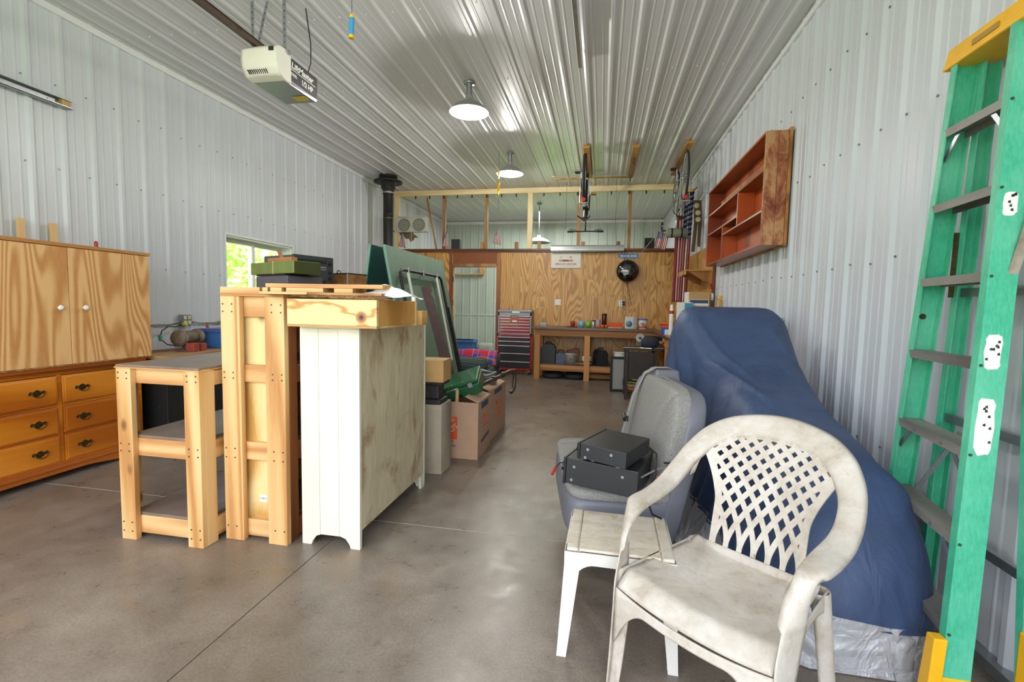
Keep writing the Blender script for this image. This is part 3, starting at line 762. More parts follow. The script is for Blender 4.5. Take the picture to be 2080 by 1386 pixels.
# tray-like plywood box on the cabinet, small beam behind
M['knotty'] = None
def knotty():
    m, nt, b = nodes('knotty_plywood')
    tc = N(nt, 'ShaderNodeTexCoord'); sub = N(nt, 'ShaderNodeVectorMath', operation='SUBTRACT'); sub.inputs[1].default_value = (.165, -.25, .055)
    L(nt, tc.outputs['Object'], sub.inputs[0]); ln = N(nt, 'ShaderNodeVectorMath', operation='LENGTH'); L(nt, sub.outputs[0], ln.inputs[0])
    # grain lines parted around the knot
    sx = N(nt, 'ShaderNodeSeparateXYZ'); L(nt, sub.outputs[0], sx.inputs[0])
    ad = N(nt, 'ShaderNodeMath', operation='ADD'); ad.inputs[1].default_value = .02; L(nt, ln.outputs['Value'], ad.inputs[0])
    dv = N(nt, 'ShaderNodeMath', operation='DIVIDE'); L(nt, sx.outputs[2], dv.inputs[0]); L(nt, ad.outputs[0], dv.inputs[1])
    nz = noise(nt, mapping(nt, (2, 1, 6)), 2.2, 3, .5)
    m1 = N(nt, 'ShaderNodeMath', operation='MULTIPLY'); m1.inputs[1].default_value = 9; L(nt, dv.outputs[0], m1.inputs[0])
    m2 = N(nt, 'ShaderNodeMath', operation='MULTIPLY_ADD'); m2.inputs[1].default_value = 12; L(nt, nz.outputs[0], m2.inputs[0]); L(nt, m1.outputs[0], m2.inputs[2])
    sn = N(nt, 'ShaderNodeMath', operation='SINE'); L(nt, m2.outputs[0], sn.inputs[0])
    r = ramp(nt, sn.outputs[0], [(0, C('#e6ca90')), (.6, C('#e0bd7e')), (1, C('#c08a48'))])
    rk = ramp(nt, ln.outputs['Value'], [(.008, C('#3a2730')), (.014, C('#9c5f35')), (.026, C('#b87b48')), (.034, C('#cf9f5e'))])
    fk = ramp(nt, ln.outputs['Value'], [(.026, (1,1,1,1)), (.036, (0,0,0,1))])
    L(nt, mix(nt, fk.outputs[0], r.outputs[0], rk.outputs[0]), b.inputs['Base Color']); b.inputs['Roughness'].default_value = .5
    return m
M['knotty'] = knotty()
tb = thing('plywood_tray', 'shallow knotty plywood box lying on top of the cream cabinet', 'box', (-1.335, 2.40, 1.203))
part('front_board', MB().box(-.247, .247, -.25, -.232, .012, .142), M['knotty'], tb, .001)
M['ply_edge'] = wood('plywood_side', '#b27a35', '#d29a52', 'z', 7, .12, 8, .5)
part('side_board', MB().box(.229, .247, -.2315, .25, .012, .142), M['ply_edge'], tb, .001)
part('side_board', MB().box(-.247, -.229, -.2315, .25, .012, .142), M['ply_edge'], tb, .001)
part('back_board', MB().box(-.2285, .2285, .232, .25, .012, .142), M['ply_edge'], tb, .001)
part('bottom', MB().box(-.247, .247, -.25, .25, 0, .0115), M['pine_light_x'], tb, .001)
part('edge_strip', MB().box(.247, .253, .23, .25, .0, .142), M['pine_light'], tb, .001)
single('wood_block', MB().box(-.24, .12, -.045, .045, 0, .085), M['cup_edge'], 'short plywood offcut sticking out behind the plywood tray on the cream cabinet', 'block', .002, loc=(-1.19, 2.745, 1.203))
# slatted panel on B and the tray
sl = thing('slatted_panel', 'pale slatted wooden panel lying on the tall shelf and the plywood tray', 'panel', (-1.72, 2.205, 1.3655), .02)
part('base_board', MB().box(-.0, .66, -.075, .06, .0, .012), M['stud'], sl, .001)
part('lip', MB().box(-.0, .265, -.085, -.0755, .0, .013), M['pine_light_x'], sl, .001)
for x0, x1 in ((.0, .03), (.045, .11), (.135, .34), (.40, .5)):
    part('spacer', MB().box(x0, x1, -.06, .05, .0125, .034), M['pine_light_x'], sl, .001)
part('slat', MB().box(.02, .66, -.062, .06, .0345, .055), M['a_rail_x'], sl, .001)
M['cloth'] = plain('white_plastic_cloth', '#f1f3f7', .45, var=.03)
def rag(u, v):
    x = (u-.5)*.34; y = (v-.5)*.16
    k = math.exp(-((x-.02)**2+(y)**2)/.0035)
    z = .004 + .060*k*(1+.5*math.sin(40*x+9)*math.cos(35*y)) + .012*abs(math.sin(17*x+5*y))*math.exp(-(y/.07)**2)
    return Vector((x + .02*math.sin(9*y), y*(1-.35*abs(u-.5)*2), z + .012*math.sin(23*x)*math.sin(31*y)+.008))
single('crumpled_rag', MB().slab(rag, 40, 20, .002), M['cloth'], 'crumpled white rag on the corner of the plywood tray', 'rag', loc=(-1.085, 2.245, 1.349))
single('white_cap', MB().lathe([(.013,0),(.013,.03),(.010,.034),(0,.034)], (0,0,0), 12), M['white'], 'little white plastic cap standing on the far corner of the plywood tray', 'cap', loc=(-1.10, 2.64, 1.3455))  # a small white cap

# ------------------------------------------------------------------ stuff on top of B
Zb = 1.4025
M['gray'] = plain('charcoal_box', '#4d4c55', .5, var=.1)
gb = thing('grey_case', 'flat charcoal grey case under the green case on the tall pine shelf', 'case', (-1.86, 2.55, Zb), -.42)
part('body', MB().box(-.19, .16, -.10, .12, 0, .075), M['gray'], gb, .004)
part('lid', MB().box(-.19, .13, -.098, .12, .077, .085), M['blackm'], gb, .002)
M['green'] = plain('olive_green_case', '#5f7039', .35, var=.2, vs=10, coat=.3)
gc = thing('green_case', 'olive green case tied with string, lying on the grey case on the tall shelf', 'case', (-1.87, 2.53, Zb+.0855), -.42)
part('body', MB().box(-.235, .235, -.085, .085, 0, .07), M['green'], gc, .004)
part('end_cap', MB().box(.236, .239, -.08, .08, .003, .067), plain('olive_end', '#343a10', .4), gc)
part('string', MB().box(.02, .023, -.0865, .0865, -.0005, .0715), plain('string', '#c9b98c', .7), gc)
pn = thing('wooden_plane', 'small brown wooden hand plane on the olive green case', 'tool', (-1.88, 2.52, Zb+.157), -.42)
part('body', MB().box(-.13, .13, -.02, .02, 0, .028), wood('old_plane_wood', '#7a4722', '#a96d3d', 'x', 8, .08, 4, .5), pn, .003)
part('wedge', MB().hexa([(-.005,-.008,.012),(.02,-.008,.012),(.02,.008,.012),(-.005,.008,.012)], [(-.045,-.008,.07),(-.03,-.008,.075),(-.03,.008,.075),(-.045,.008,.07)]), wood('wedge_wood', '#6b3c1d', '#8f5a33', 'z', 8, .1, 4, .5), pn, .002)
bd = thing('black_board', 'flat dark case at the left rear of the tall shelf, against the window', 'case', (-2.06, 2.83, Zb+.105), -.1)
part('body', MB().box(-.14, .12, -.1, .1, 0, .052), M['blackm'], bd, .004)
single('dark_canister', MB().lathe([(.04,0),(.04,.1),(.036,.104),(0,.104)], (0,0,0), 18), M['gray'], 'dark grey canister left of the grey case, under the flat dark case', 'canister', loc=(-2.075, 2.83, Zb))
single('red_tin', MB().lathe([(.03,0),(.03,.07),(0,.07)], (0,0,0), 14), plain('red_tin', '#a33342', .35, .2), 'little red and black tin beside the dark canister on the tall shelf', 'tin', loc=(-1.985, 2.80, Zb))
# stereo: three components in one tower
st = thing('stereo_tower', 'charcoal stereo tower with cassette and radio front, right of the green case', 'stereo', (-2.06, 2.96, Zb), 1.2)
M['sg'] = plain('stereo_grey', '#4b4f53', .4, .1); M['sf'] = plain('stereo_front', '#3a3d40', .3, .2); M['silver'] = plain('silver_line', '#b9bdc0', .3, .7)
part('cabinet', MB().box(-.15, .15, -.12, .20, 0, .235), M['sg'], st, .006)
f = part('front', MB().box(-.152, .152, -.145, -.121, .0, .238), M['sf'], st, .005)
for z, h, m_ in ((.20, .018, 'black'), (.165, .006, 'silver'), (.15, .004, 'silver'), (.06, .03, 'black')):
    part('slot', MB().box(-.13, .09, -.149, -.1455, z-h/2, z+h/2), M[m_], f)
part('display', MB().box(-.12, -.02, -.149, -.1455, .055, .08), plain('radio_display', '#6c4a35', .3), f)
for z in (.19, .13, .09, .05): part('button', MB().cyl((.12, -.145, z), (.12, -.155, z), .012, 12), M['black'], f)
for k in range(6): part('button', MB().box(-.13+.03*k, -.11+.03*k, -.1495, -.1455, .018, .028), M['silver'], f)
M['brownbox'] = plain('mottled_brown_tin', '#8a6436', .45, .15, var=.45, vs=14)
bb = thing('brown_tin_box', 'mottled brown tin box with a bail handle, right of the stereo on the tall shelf', 'box', (-1.90, 3.27, Zb), -.35)
part('body', MB().box(-.12, .12, -.09, .09, 0, .135), M['brownbox'], bb, .004)
part('rim', MB().box(-.123, .123, -.093, .093, .135, .142), M['blackm'], bb, .002)
part('edge', MB().box(.117, .124, -.095, -.088, 0, .138), M['silver'], bb)
part('handle', MB().tube([(-.11,0,.14),(-.10,0,.165),(-.085,0,.172),(-.07,0,.165),(-.06,0,.142)], .004, 6), M['brass'], bb)

# ------------------------------------------------------------------ folded green tennis table
M['tt_green'] = plain('green_table_back', '#67806c', .55, var=.1, vs=5, bmp=.05, bs=200)
M['tt_face'] = plain('dark_green_face', '#0f4540', .5, var=.12, vs=10)
M['tt_edge'] = plain('green_edge', '#6fa08a', .5)
tn = thing('table_tennis_table', 'dark green folding table tennis table standing folded up behind the shelves', 'table', (-1.95, 4.66, 0))
y0t, y1t = -.78, .745
def half(xt, xb, side, name):
    # inner face towards the other half
    t = .022
    zt, zb = 1.845, .22
    a = MB().hexa([(xb, y0t, zb), (xb+side*t, y0t, zb), (xb+side*t, y1t, zb), (xb, y1t, zb)], [(xt, y0t, zt), (xt+side*t, y0t, zt), (xt+side*t, y1t, zt), (xt, y1t, zt)])
    return a
q = half(.045, .36, 1, 'r'); o = part('table_half', q, M['tt_green'], tn)
q = MB().hexa([(.353, y0t, .22), (.359, y0t, .22), (.359, y1t, .22), (.353, y1t, .22)], [(.038, y0t, 1.845), (.044, y0t, 1.845), (.044, y1t, 1.845), (.038, y1t, 1.845)])
part('playing_face', q, M['tt_face'], o)
q = half(-.065, -.29, -1, 'l'); o2 = part('table_half', q, M['tt_green'], tn)
q = MB().hexa([(-.289, y0t, .22), (-.283, y0t, .22), (-.283, y1t, .22), (-.289, y1t, .22)], [(-.064, y0t, 1.845), (-.058, y0t, 1.845), (-.058, y1t, 1.845), (-.064, y1t, 1.845)])
part('playing_face', q, M['tt_face'], o2)
for o_, (xa, xc, s) in ((o, (.045, .36, 1)), (o2, (-.064, -.289, -1))):
    part('edge_banding', MB().hexa([(xc, y0t-.004, .22), (xc+s*.022, y0t-.004, .22), (xc+s*.022, y0t-.0005, .22), (xc, y0t-.0005, .22)], [(xa, y0t-.004, 1.845), (xa+s*.022, y0t-.004, 1.845), (xa+s*.022, y0t-.0005, 1.845), (xa, y0t-.0005, 1.845)]), M['tt_edge'], o_)
def onr(z, off=.04): return .045 + (.36-.045)*(1.845-z)/(1.845-.22) + .022 + off
zf = 1.64
fr = [(onr(.45), -.66, .45), (onr(1.52), -.66, 1.52), (onr(1.61), -.65, 1.61), (onr(zf), -.60, zf), (onr(zf), -.1, zf), (onr(zf), .38, zf), (onr(1.61), .44, 1.61), (onr(1.52), .455, 1.52), (onr(.45), .52, .45)]
part('leg_frame', MB().tube(fr, .014, 10), M['blackm'], tn, label='bent black steel tube leg frame')
fr2 = [(onr(.5, .075), .50, .5), (onr(1.30, .06), .47, 1.30)]
part('leg_frame', MB().tube(fr2, .011, 8), M['blackm'], tn)
for y in (-.50, .27): part('white_brace', MB().beam((onr(zf-.02, .05), y, zf-.02), (onr(.72, .05), y+.04, .72), .035, .012, (1,0,0)), M['white'], tn, label='white painted brace')
for y in (-.48, -.10, .29): part('clamp', MB().box(onr(zf)-.02, onr(zf)+.02, y-.015, y+.015, zf-.03, zf+.03), M['steel'], tn, .003)
part('foot_rail', MB().tube([(-.30, -.7, .03), (-.30, .7, .03)], .015, 8).tube([(.38, -.7, .03), (.38, .7, .03)], .015, 8).tube([(-.30, 0, .03), (.38, 0, .03)], .015, 8)
     .tube([(.37,.52,.03),(onr(.45),.52,.46)], .013, 8).tube([(.37,-.66,.03),(onr(.45),-.66,.46)], .013, 8).tube([(-.30,.5,.03),(-.29,.5,.24)], .013, 8).tube([(-.30,-.5,.03),(-.29,-.5,.24)], .013, 8).tube([(.37,.2,.03),(.38,.2,.23)], .013, 8), M['blackm'], tn)
# crosscut saw leaning on it
def saw():
    n = 46; back = []; teeth = []
    Lm = 1.66
    for i in range(n+1):
        t = i/n; back.append((t*Lm, -.02 + .02*math.sin(PI*t)))
    up = [(0, .07), (.05, .085), (.09, .06), (.12, .075)]
    pts = list(back)
    edge = []
    k = 0; t = .13
    while t < Lm-.02:
        w = .060 + .075*(t/Lm)**.8
        edge.append((t, w)); edge.append((t+.012, w+.014)); edge.append((t+.02, w+.002)); t += .026
    return pts, up + edge + [(Lm, .18)]
bp, te = saw()
m = MB()
# build as strips: back polyline to tooth polyline
def interp(pl, x):
    for (p, q) in zip(pl, pl[1:]):
        if p[0] <= x <= q[0] and q[0] > p[0]: return p[1]+(q[1]-p[1])*(x-p[0])/(q[0]-p[0])
    return pl[-1][1]
xs = [p[0] for p in te]
vs = []
for x in xs: vs += [(x, -.0012, interp(bp, x)), (x, .0012, interp(bp, x)), (x, .0012, interp(te, x)), (x, -.0012, interp(te, x))]
fs = []
for i in range(len(xs)-1):
    a, b_ = i*4, i*4+4
    fs += [(a, b_, b_+3, a+3), (a+1, a+2, b_+2, b_+1), (a, a+1, b_+1, b_), (a+3, b_+3, b_+2, a+2)]
fs += [(0,3,2,1), tuple(len(vs)-4+i for i in (0,1,2,3))]
m.add(vs, fs)
so = single('crosscut_saw', m, plain('rusty_saw_steel', '#5a4542', .6, .35, var=.2, vs=12), 'long rusty brown crosscut saw leaning on the green table, teeth to the right', 'saw')
p_top = Vector((-1.745, 4.42, 1.50)); p_bot = Vector((-1.42, 4.56, .02))
ex = (p_bot-p_top).normalized(); nrm = Vector((1, -.25, .19)); ez = Vector((1,.35,0)); ez = (ez - ex*ez.dot(ex)).normalized(); ey = ez.cross(ex)
mm = Matrix((ex, ey, ez)).transposed().to_4x4(); mm.translation = p_top; so.matrix_world = mm
# stove pipe
pp = thing('stove_pipe', 'black stove pipe with a flared ceiling collar in the left rear corner', 'pipe', (-3.87, 8.1, 0))
part('pipe', MB().lathe([(.088,0),(.088,1.83),(.092,1.835),(.092,1.86),(.088,1.865),(.088,2.92),(.092,2.925),(.092,2.95),(.088,2.955),(.088,3.37)], (0,0,0), 24), M['blackm'], pp)
part('seam_ring', MB().lathe([(.093,2.86),(.094,2.865),(.094,2.875),(.093,2.88)], (0,0,0), 24, cap=False), M['brass'], pp)
part('collar', MB().lathe([(.097,3.30),(.10,3.37),(.125,3.40),(.135,3.50),(.15,3.51),(.25,3.50),(.255,3.52),(.25,3.53),(.16,3.56),(.16,3.625)], (0,0,0), 28, cap=False), M['blackm'], pp)
part('clamp_band', MB().lathe([(.099,3.31),(.102,3.312),(.102,3.34),(.099,3.342)], (0,0,0), 24, cap=False), M['steel'], pp)
# ------------------------------------------------------------------ centre: stump, boxes, sofa
M['stumpwood'] = wood('weathered_stump', '#85796a', '#b0a390', 'z', 9, .07, 4, .8, dirt=.3, bmp=.6)
rs = random.Random(3)
n = 16; prof = []
for k in range(n):
    a = 2*PI*k/n; sqr = 1/max(abs(math.cos(a)), abs(math.sin(a)))
    r = .135*min(sqr, 1.32)*(1+rs.uniform(-.03,.03)); prof.append((r*math.cos(a), r*math.sin(a)))
mb = MB()
vs = []
for z, s in ((0, 1.0), (.05, .98), (.3, .96), (.52, .97), (.55, .95)):
    vs += [(x*s, y*s, z) for x, y in prof]
fs = [(i*n+k, i*n+(k+1)%n, (i+1)*n+(k+1)%n, (i+1)*n+k) for i in range(4) for k in range(n)] + [tuple(range(n))[::-1], tuple(range(4*n, 5*n))]
mb.add(vs, fs)
single('wood_stump', mb, M['stumpwood'], 'weathered square-cut wood stump on the floor right of the cream cabinet', 'stump', .004, loc=(-1.32, 3.56, 0))
an = thing('iron_anvil_block', 'dark iron rail block standing on the wood stump, under the plain small carton', 'block', (-1.335, 3.54, .551))
iron = plain('dark_iron', '#3a3538', .6, .4, var=.3, vs=20)
part('foot', MB().box(-.11, .12, -.1, .1, 0, .035), iron, an, .008)
part('web', MB().box(-.10, .10, -.07, .07, .035, .15), iron, an, .01)
part('face', MB().box(-.115, .135, -.095, .095, .15, .178), iron, an, .006)
M['card'] = plain('brown_cardboard', '#c09a66', .75, var=.08)
M['card2'] = plain('pinkish_cardboard', '#b9977c', .75, var=.06)
M['cardside'] = plain('carton_tape', '#d2b083', .4)
sc = thing('small_carton', 'small plain brown carton on the iron block beside the cream cabinet', 'box', (-1.30, 3.53, .730), .06)
part('body', MB().box(-.14, .115, -.12, .11, 0, .165), M['card'], sc, .003)
part('flap', MB().box(-.14, .115, -.12, -.006, .1655, .169).box(-.14, .115, -.003, .11, .1655, .169), M['card'], sc)
part('tape', MB().box(-.141, .116, -.03, .022, .1693, .1703), M['cardside'], sc)
M['orange'] = plain('orange_print', '#d8552a', .6); M['bluep'] = plain('navy_print', '#3a4a68', .6); M['cardtxt'] = plain('kraft_lettering', '#c9a78c', .7)
def moving_box(name, label, loc, rz, w, d, h, first):
    b = thing(name, label, 'box', loc, rz)
    t = .004
    part('wall', MB().box(-w/2, w/2, -d/2, -d/2+t, 0, h), M['card2'], b)
    part('wall', MB().box(-w/2, w/2, d/2-t, d/2, 0, h), M['card2'], b)
    part('wall', MB().box(-w/2, -w/2+t, -d/2+t, d/2-t, 0, h), M['card2'], b)
    part('wall', MB().box(w/2-t, w/2, -d/2+t, d/2-t, 0, h), M['card2'], b)
    part('bottom', MB().box(-w/2+t, w/2-t, -d/2+t, d/2-t, 0, .006), M['card2'], b)
    part('flap', MB().beam((w/2-.002, -.02, h+.001), (w/2-.12, -.02, h+.05), d*.9, .004), M['card2'], b)
    # front print: orange square with slanted shop name
    def logo(origin, ex, ey, s, root):
        F = frame(origin, ex, ey); e = Vector(ex).normalized(); u = Vector(ey).normalized(); nn = e.cross(u)
        sq = MB().at(F).box(-s/2, s/2, -s/2, s/2, 0, .0008)
        q = part('logo', sq, M['orange'], root)
        F2 = F @ Matrix.Translation((0, 0, .0009)) @ Matrix.Rotation(math.radians(42), 4, 'Z')
        k = s/.20
        text('lettering', 'THE', .030*k, M['cardtxt'], q, F2 @ Matrix.Translation((-.055*k, .088*k, 0)), .0002, 0, .0012*k)
        text('lettering', 'HOME', .078*k, M['cardtxt'], q, F2 @ Matrix.Translation((0, .030*k, 0)), .0002, -.2, .003*k, .98)
        text('lettering', 'DEPOT', .062*k, M['cardtxt'], q, F2 @ Matrix.Translation((0, -.045*k, 0)), .0002, -.2, .003*k, .98)
    if first:
        logo((-w/2+.115, -d/2-.0002, .265), (1,0,0), (0,0,1), .20, b)
        text('lettering', 'More saving.', .036, M['bluep'], b, frame((-w/2+.035, -d/2-.0004, .155), (1,0,0), (0,0,1)), .0002, 0, .0004, 1, align='LEFT') if False else None
        text('lettering', 'doers', .036, M['bluep'], b, frame((-w/2+.14, -d/2-.0004, .148), (1,0,0), (0,0,1)), .0002, 0, .0006)
        text('lettering', 'get more done.', .036, M['bluep'], b, frame((-w/2+.095, -d/2-.0004, .112), (1,0,0), (0,0,1)), .0002, 0, .0006)
        part('print', MB().box(-w/2+.02, -w/2+.075, -d/2-.0006, -d/2, h-.05, h-.005), M['bluep'], b)
        logo((w/2+.0002, .02, .30), (0,1,0), (0,0,1), .11, b)
        part('print', MB().box(w/2, w/2+.0008, -.12, .13, h-.075, h-.02), M['bluep'], b)
        part('print', MB().hexa([(w/2, -.12, .115), (w/2+.0008, -.12, .115), (w/2+.0008, .17, .135), (w/2, .17, .135)], [(w/2, -.12, .145), (w/2+.0008, -.12, .145), (w/2+.0008, .17, .165), (w/2, .17, .165)]), M['bluep'], b)
    else:
        logo((w/2+.0002, .0, .27), (0,1,0), (0,0,1), .17, b)
        part('print', MB().box(w/2, w/2+.0008, -.16, .16, h-.065, h-.02), M['bluep'], b)
    return b
moving_box('moving_box', 'open cardboard moving box with orange logo in front of the green steel case', (-1.21, 4.07, 0), .0, .40, .46, .495, True)
moving_box('moving_box', 'second open cardboard moving box with orange logo, behind the first along the aisle', (-1.22, 4.72, 0), -.02, .38, .72, .50, False)
# green steel case resting on the box
M['dkgreen'] = plain('dark_green_enamel', '#1f5a38', .32, .1, var=.12, coat=.3)
gs = thing('green_steel_case', 'dark green steel case with latches lying tilted across the first moving box', 'case', (-1.25, 4.08, .50))
R = Matrix.Rotation(.06, 4, 'Z') @ Matrix.Rotation(-.34, 4, 'Y') @ Matrix.Rotation(.30, 4, 'X')
part('body', MB().at(Matrix.Translation((-.02,0,.075)) @ R).box(-.25, .24, -.15, .15, -.05, .05), M['dkgreen'], gs, .012)
part('lid', MB().at(Matrix.Translation((-.02,0,.075)) @ R).box(-.25, .24, -.15, .15, .052, .09), M['dkgreen'], gs, .012)
for x in (-.17, .16): part('latch', MB().at(Matrix.Translation((-.02,0,.075)) @ R).box(x-.02, x+.02, -.158, -.1505, .03, .07), M['silver'], gs, .002)
part('handle', MB().at(Matrix.Translation((-.02,0,.075)) @ R).tube([(-.06,-.15,.04),(-.06,-.18,.06),(-.05,-.19,.07),(.05,-.19,.07),(.06,-.18,.06),(.06,-.15,.04)], .004, 6), M['silver'], gs)
for x in (-.23, -.11, .0, .10, .21): part('rivet', MB().at(Matrix.Translation((-.02,0,.075)) @ R).cyl((x,-.13,.09),(x,-.13,.094),.008,8), M['silver'], gs)
dw = single('wooden_dowel', MB().cyl((0,0,0),(.0,.01,.58), .016, 12), M['pine_light'], 'thin wooden dowel standing up in the first moving box', 'stick', loc=(-1.22, 3.90, .008))
# coil of grey hose
hb = MB()
for k in range(9):
    r = .150 + .010*(k % 3); z = .028*k
    cpts = [(r*math.cos(2*PI*i/28), r*math.sin(2*PI*i/28), z + .01*math.sin(3*2*PI*i/28+k)) for i in range(28)]
    hb.tube(cpts, .015, 8, closed=True)
single('hose_coil', hb, plain('grey_hose', '#77777d', .3, .3), 'coil of grey hose standing up out of the second moving box', 'hose', loc=(-1.235, 4.72, .40))
bpz = thing('bent_pipe', 'old bent metal pipe handle lying across both moving boxes, hooked end over the aisle', 'pipe', (0, 0, 0))
M['oldpipe'] = plain('tarnished_pipe', '#5b5145', .38, .6, var=.4, vs=30)
part('tube', MB().tube([(-1.19,3.98,.535),(-1.13,4.2,.565),(-1.03,4.55,.60),(-.945,4.86,.635),(-.925,4.93,.635),(-.912,4.97,.61),(-.908,4.98,.57),(-.91,4.97,.46),(-.913,4.95,.43),(-.935,4.91,.40)], .021, 12), M['oldpipe'], bpz)
for a in ((-1.12,4.22,.568), (-1.035,4.53,.60), (-.985,4.70,.62)): part('coupling', MB().cyl((a[0]-.006,a[1]-.02,a[2]-.002),(a[0]+.006,a[1]+.02,a[2]+.002), .029, 12), M['oldpipe'], bpz)
part('tip', MB().cyl((-1.19,3.98,.535),(-1.215,3.92,.525), .024, 12, .012), M['blackm'], bpz)

# sofa with plaid blanket
def sofa_mat():
    m, nt, b = nodes('southwest_upholstery'); v = mapping(nt, (7,7,7))
    ch = N(nt, 'ShaderNodeTexChecker'); ch.inputs['Scale'].default_value = 1.0
    w = N(nt, 'ShaderNodeTexWave', wave_type='BANDS', bands_direction='Z', wave_profile='TRI'); w.inputs['Scale'].default_value = .55; w.inputs['Distortion'].default_value = 1.4; w.inputs['Detail'].default_value = 0
    L(nt, v, w.inputs['Vector']); 
    r = ramp(nt, w.outputs[0], [(.0, C('#1d4243')), (.35, C('#26504b')), (.45, C('#8f6a58')), (.55, C('#30201f')), (.8, C('#2b5650')), (1, C('#9a8a78'))], 'CONSTANT')
    L(nt, r.outputs[0], b.inputs['Base Color']); b.inputs['Roughness'].default_value = .9
    return m
M['sofa'] = sofa_mat()
sf = thing('upholstered_armchair', 'dark teal southwestern patterned armchair facing the aisle behind the moving boxes', 'armchair', (-1.92, 6.35, 0))
part('base', MB().box(-.42, .42, -.48, .48, .06, .34), M['sofa'], sf, .03)
for x in (-.36, .36):
    for y in (-.42, .42): part('foot', MB().cyl((x,y,0),(x,y,.07),.025,10), M['blackm'], sf)
def cushion(x0, x1, y0, y1, z0, z1, bul=.03):
    cx, cy, cz = (x0+x1)/2, (y0+y1)/2, (z0+z1)/2
    def f(u, v):
        a = (u*2*PI); e = (v-.5)*PI
        sg = lambda t, p: math.copysign(abs(t)**p, t)
        return Vector((cx + (x1-x0)/2*sg(math.cos(e), .35)*sg(math.cos(a), .35), cy + (y1-y0)/2*sg(math.cos(e), .35)*sg(math.sin(a), .35), cz + (z1-z0)/2*sg(math.sin(e), .6)))
    return MB().grid(f, 40, 20, True)
part('seat_cushion', cushion(-.2, .45, -.26, .26, .32, .48), M['sofa'], sf)
part('back_cushion', cushion(-.46, -.16, -.40, .40, .35, .84), M['sofa'], sf)
for s in (-1, 1):
    part('arm', MB().lathe([(.02,-.44),(.11,-.43),(.125,-.40),(.125,.42),(.115,.45),(.02,.455)], (0, s*.39, .52), 20, 'x').box(-.42, .44, s*.39-.10, s*.39+.10, .07, .52), M['sofa'], sf, .0)
part('arm_stud', MB().cyl((.455,.39,.52),(.462,.39,.52),.03,10).cyl((.455,-.39,.52),(.462,-.39,.52),.03,10), M['brass'], sf)
def plaid():
    m, nt, b = nodes('plaid_blanket'); tc = N(nt, 'ShaderNodeTexCoord'); sp = N(nt, 'ShaderNodeSeparateXYZ'); L(nt, tc.outputs['Object'], sp.inputs[0])
    def stripes(sock, k, ph, stops):
        a = N(nt, 'ShaderNodeMath', operation='MULTIPLY_ADD'); a.inputs[1].default_value = k; a.inputs[2].default_value = ph; L(nt, sock, a.inputs[0])
        f = N(nt, 'ShaderNodeMath', operation='FRACT'); L(nt, a.outputs[0], f.inputs[0]); return ramp(nt, f.outputs[0], stops, 'CONSTANT').outputs[0]
    st = [(0, C('#c4202a')), (.35, C('#c4202a')), (.42, C('#e5d7c8')), (.45, C('#40509c')), (.75, C('#e8803a')), (.8, C('#40509c')), (.92, C('#c4202a'))]
    c1 = stripes(sp.outputs[0], 4.2, .1, st); c2 = stripes(sp.outputs[1], 6.0, .3, st)
    L(nt, mix(nt, .5, c1, c2), b.inputs['Base Color']); b.inputs['Roughness'].default_value = .95
    return m
M['plaid'] = plaid()
def blk(u, v):
    x = -.36 + .80*u; a = PI*(-.15+1.3*v); r = .142+.008*math.sin(9*u+6*v)
    return Vector((x, .39 - r*math.cos(a), .52 + r*math.sin(a)*1.05))
single('plaid_blanket', MB().slab(blk, 30, 18, .012), M['plaid'], 'red and blue plaid blanket folded over the far arm of the armchair', 'blanket', loc=(-1.92, 6.35, 0.0))
# blue crate and pale sack in the back room
cr = thing('blue_crate', 'blue plastic crate seen through the doorway in the back room', 'crate', (-3.55, 11.9, 0))
part('body', MB().box(-.32,.3,-.2,.2,0,.42), blue, cr, .02); part('rim', MB().box(-.35,.33,-.23,.23,.36,.42), blue, cr, .01); part('ridge', MB().box(-.33,.31,-.21,.21,.18,.21), blue, cr, .005)
single('pale_sack', cushion(-.2,.2,-.18,.18,0,.34), plain('pale_sack', '#a9b0a6', .9), 'pale grey-green sack beside the blue crate in the back room', 'sack', loc=(-3.0, 12.1, 0))
hr = thing('wall_shelf', 'thin pale shelf on an orange bracket high on the back-room wall, through the doorway', 'shelf', (-3.55, YF-.02, 2.18))
part('board', MB().box(-.75,.30,-.12,-.02,-.012,.012), M['pine_light_x'], hr); part('bracket', MB().box(.22,.34,-.13,-.02,-.02,.2), M['a_rail_y'], hr, .004)
struct('trim_4', MB().box(XL, XR, YF-.026, YF-.02, 1.06, 1.075), M['trim_white'])

# ------------------------------------------------------------------ tool chest
M['tred'] = plain('glossy_red_enamel', '#a3161f', .3, .0, coat=.4); M['tgrey'] = plain('grey_enamel', '#8c8d92', .35, .4, var=.08); M['tblack'] = plain('black_drawer', '#26262b', .35, .1)
M['chrome'] = plain('chrome_strip', '#d9d9d4', .25, .5)
tc = thing('tool_cabinet', 'red rolling tool cabinet with black drawers between the doorway and the workbench', 'tool cabinet', (-1.645, 8.93, 0))
w = .345
part('body', MB().box(-w, w, -.005, .21, .09, .775).box(-w, -w+.03, -.03, -.005, .09, .775).box(w-.03, w, -.03, -.005, .09, .775).box(-w, w, -.03, -.005, .09, .125).box(-w, w, -.03, -.005, .745, .775), M['tred'], tc, .003)
for z0, z1 in ((.665, .742), (.58, .66), (.43, .575), (.27, .425), (.13, .265)):
    d = part('drawer', MB().box(-w+.034, w-.034, -.03, -.006, z0+.003, z1-.003), M['tblack'], tc, .003)
    part('pull', MB().box(-w+.034, w-.034, -.042, -.0305, z1-.022, z1-.006), M['chrome'], d, .002)
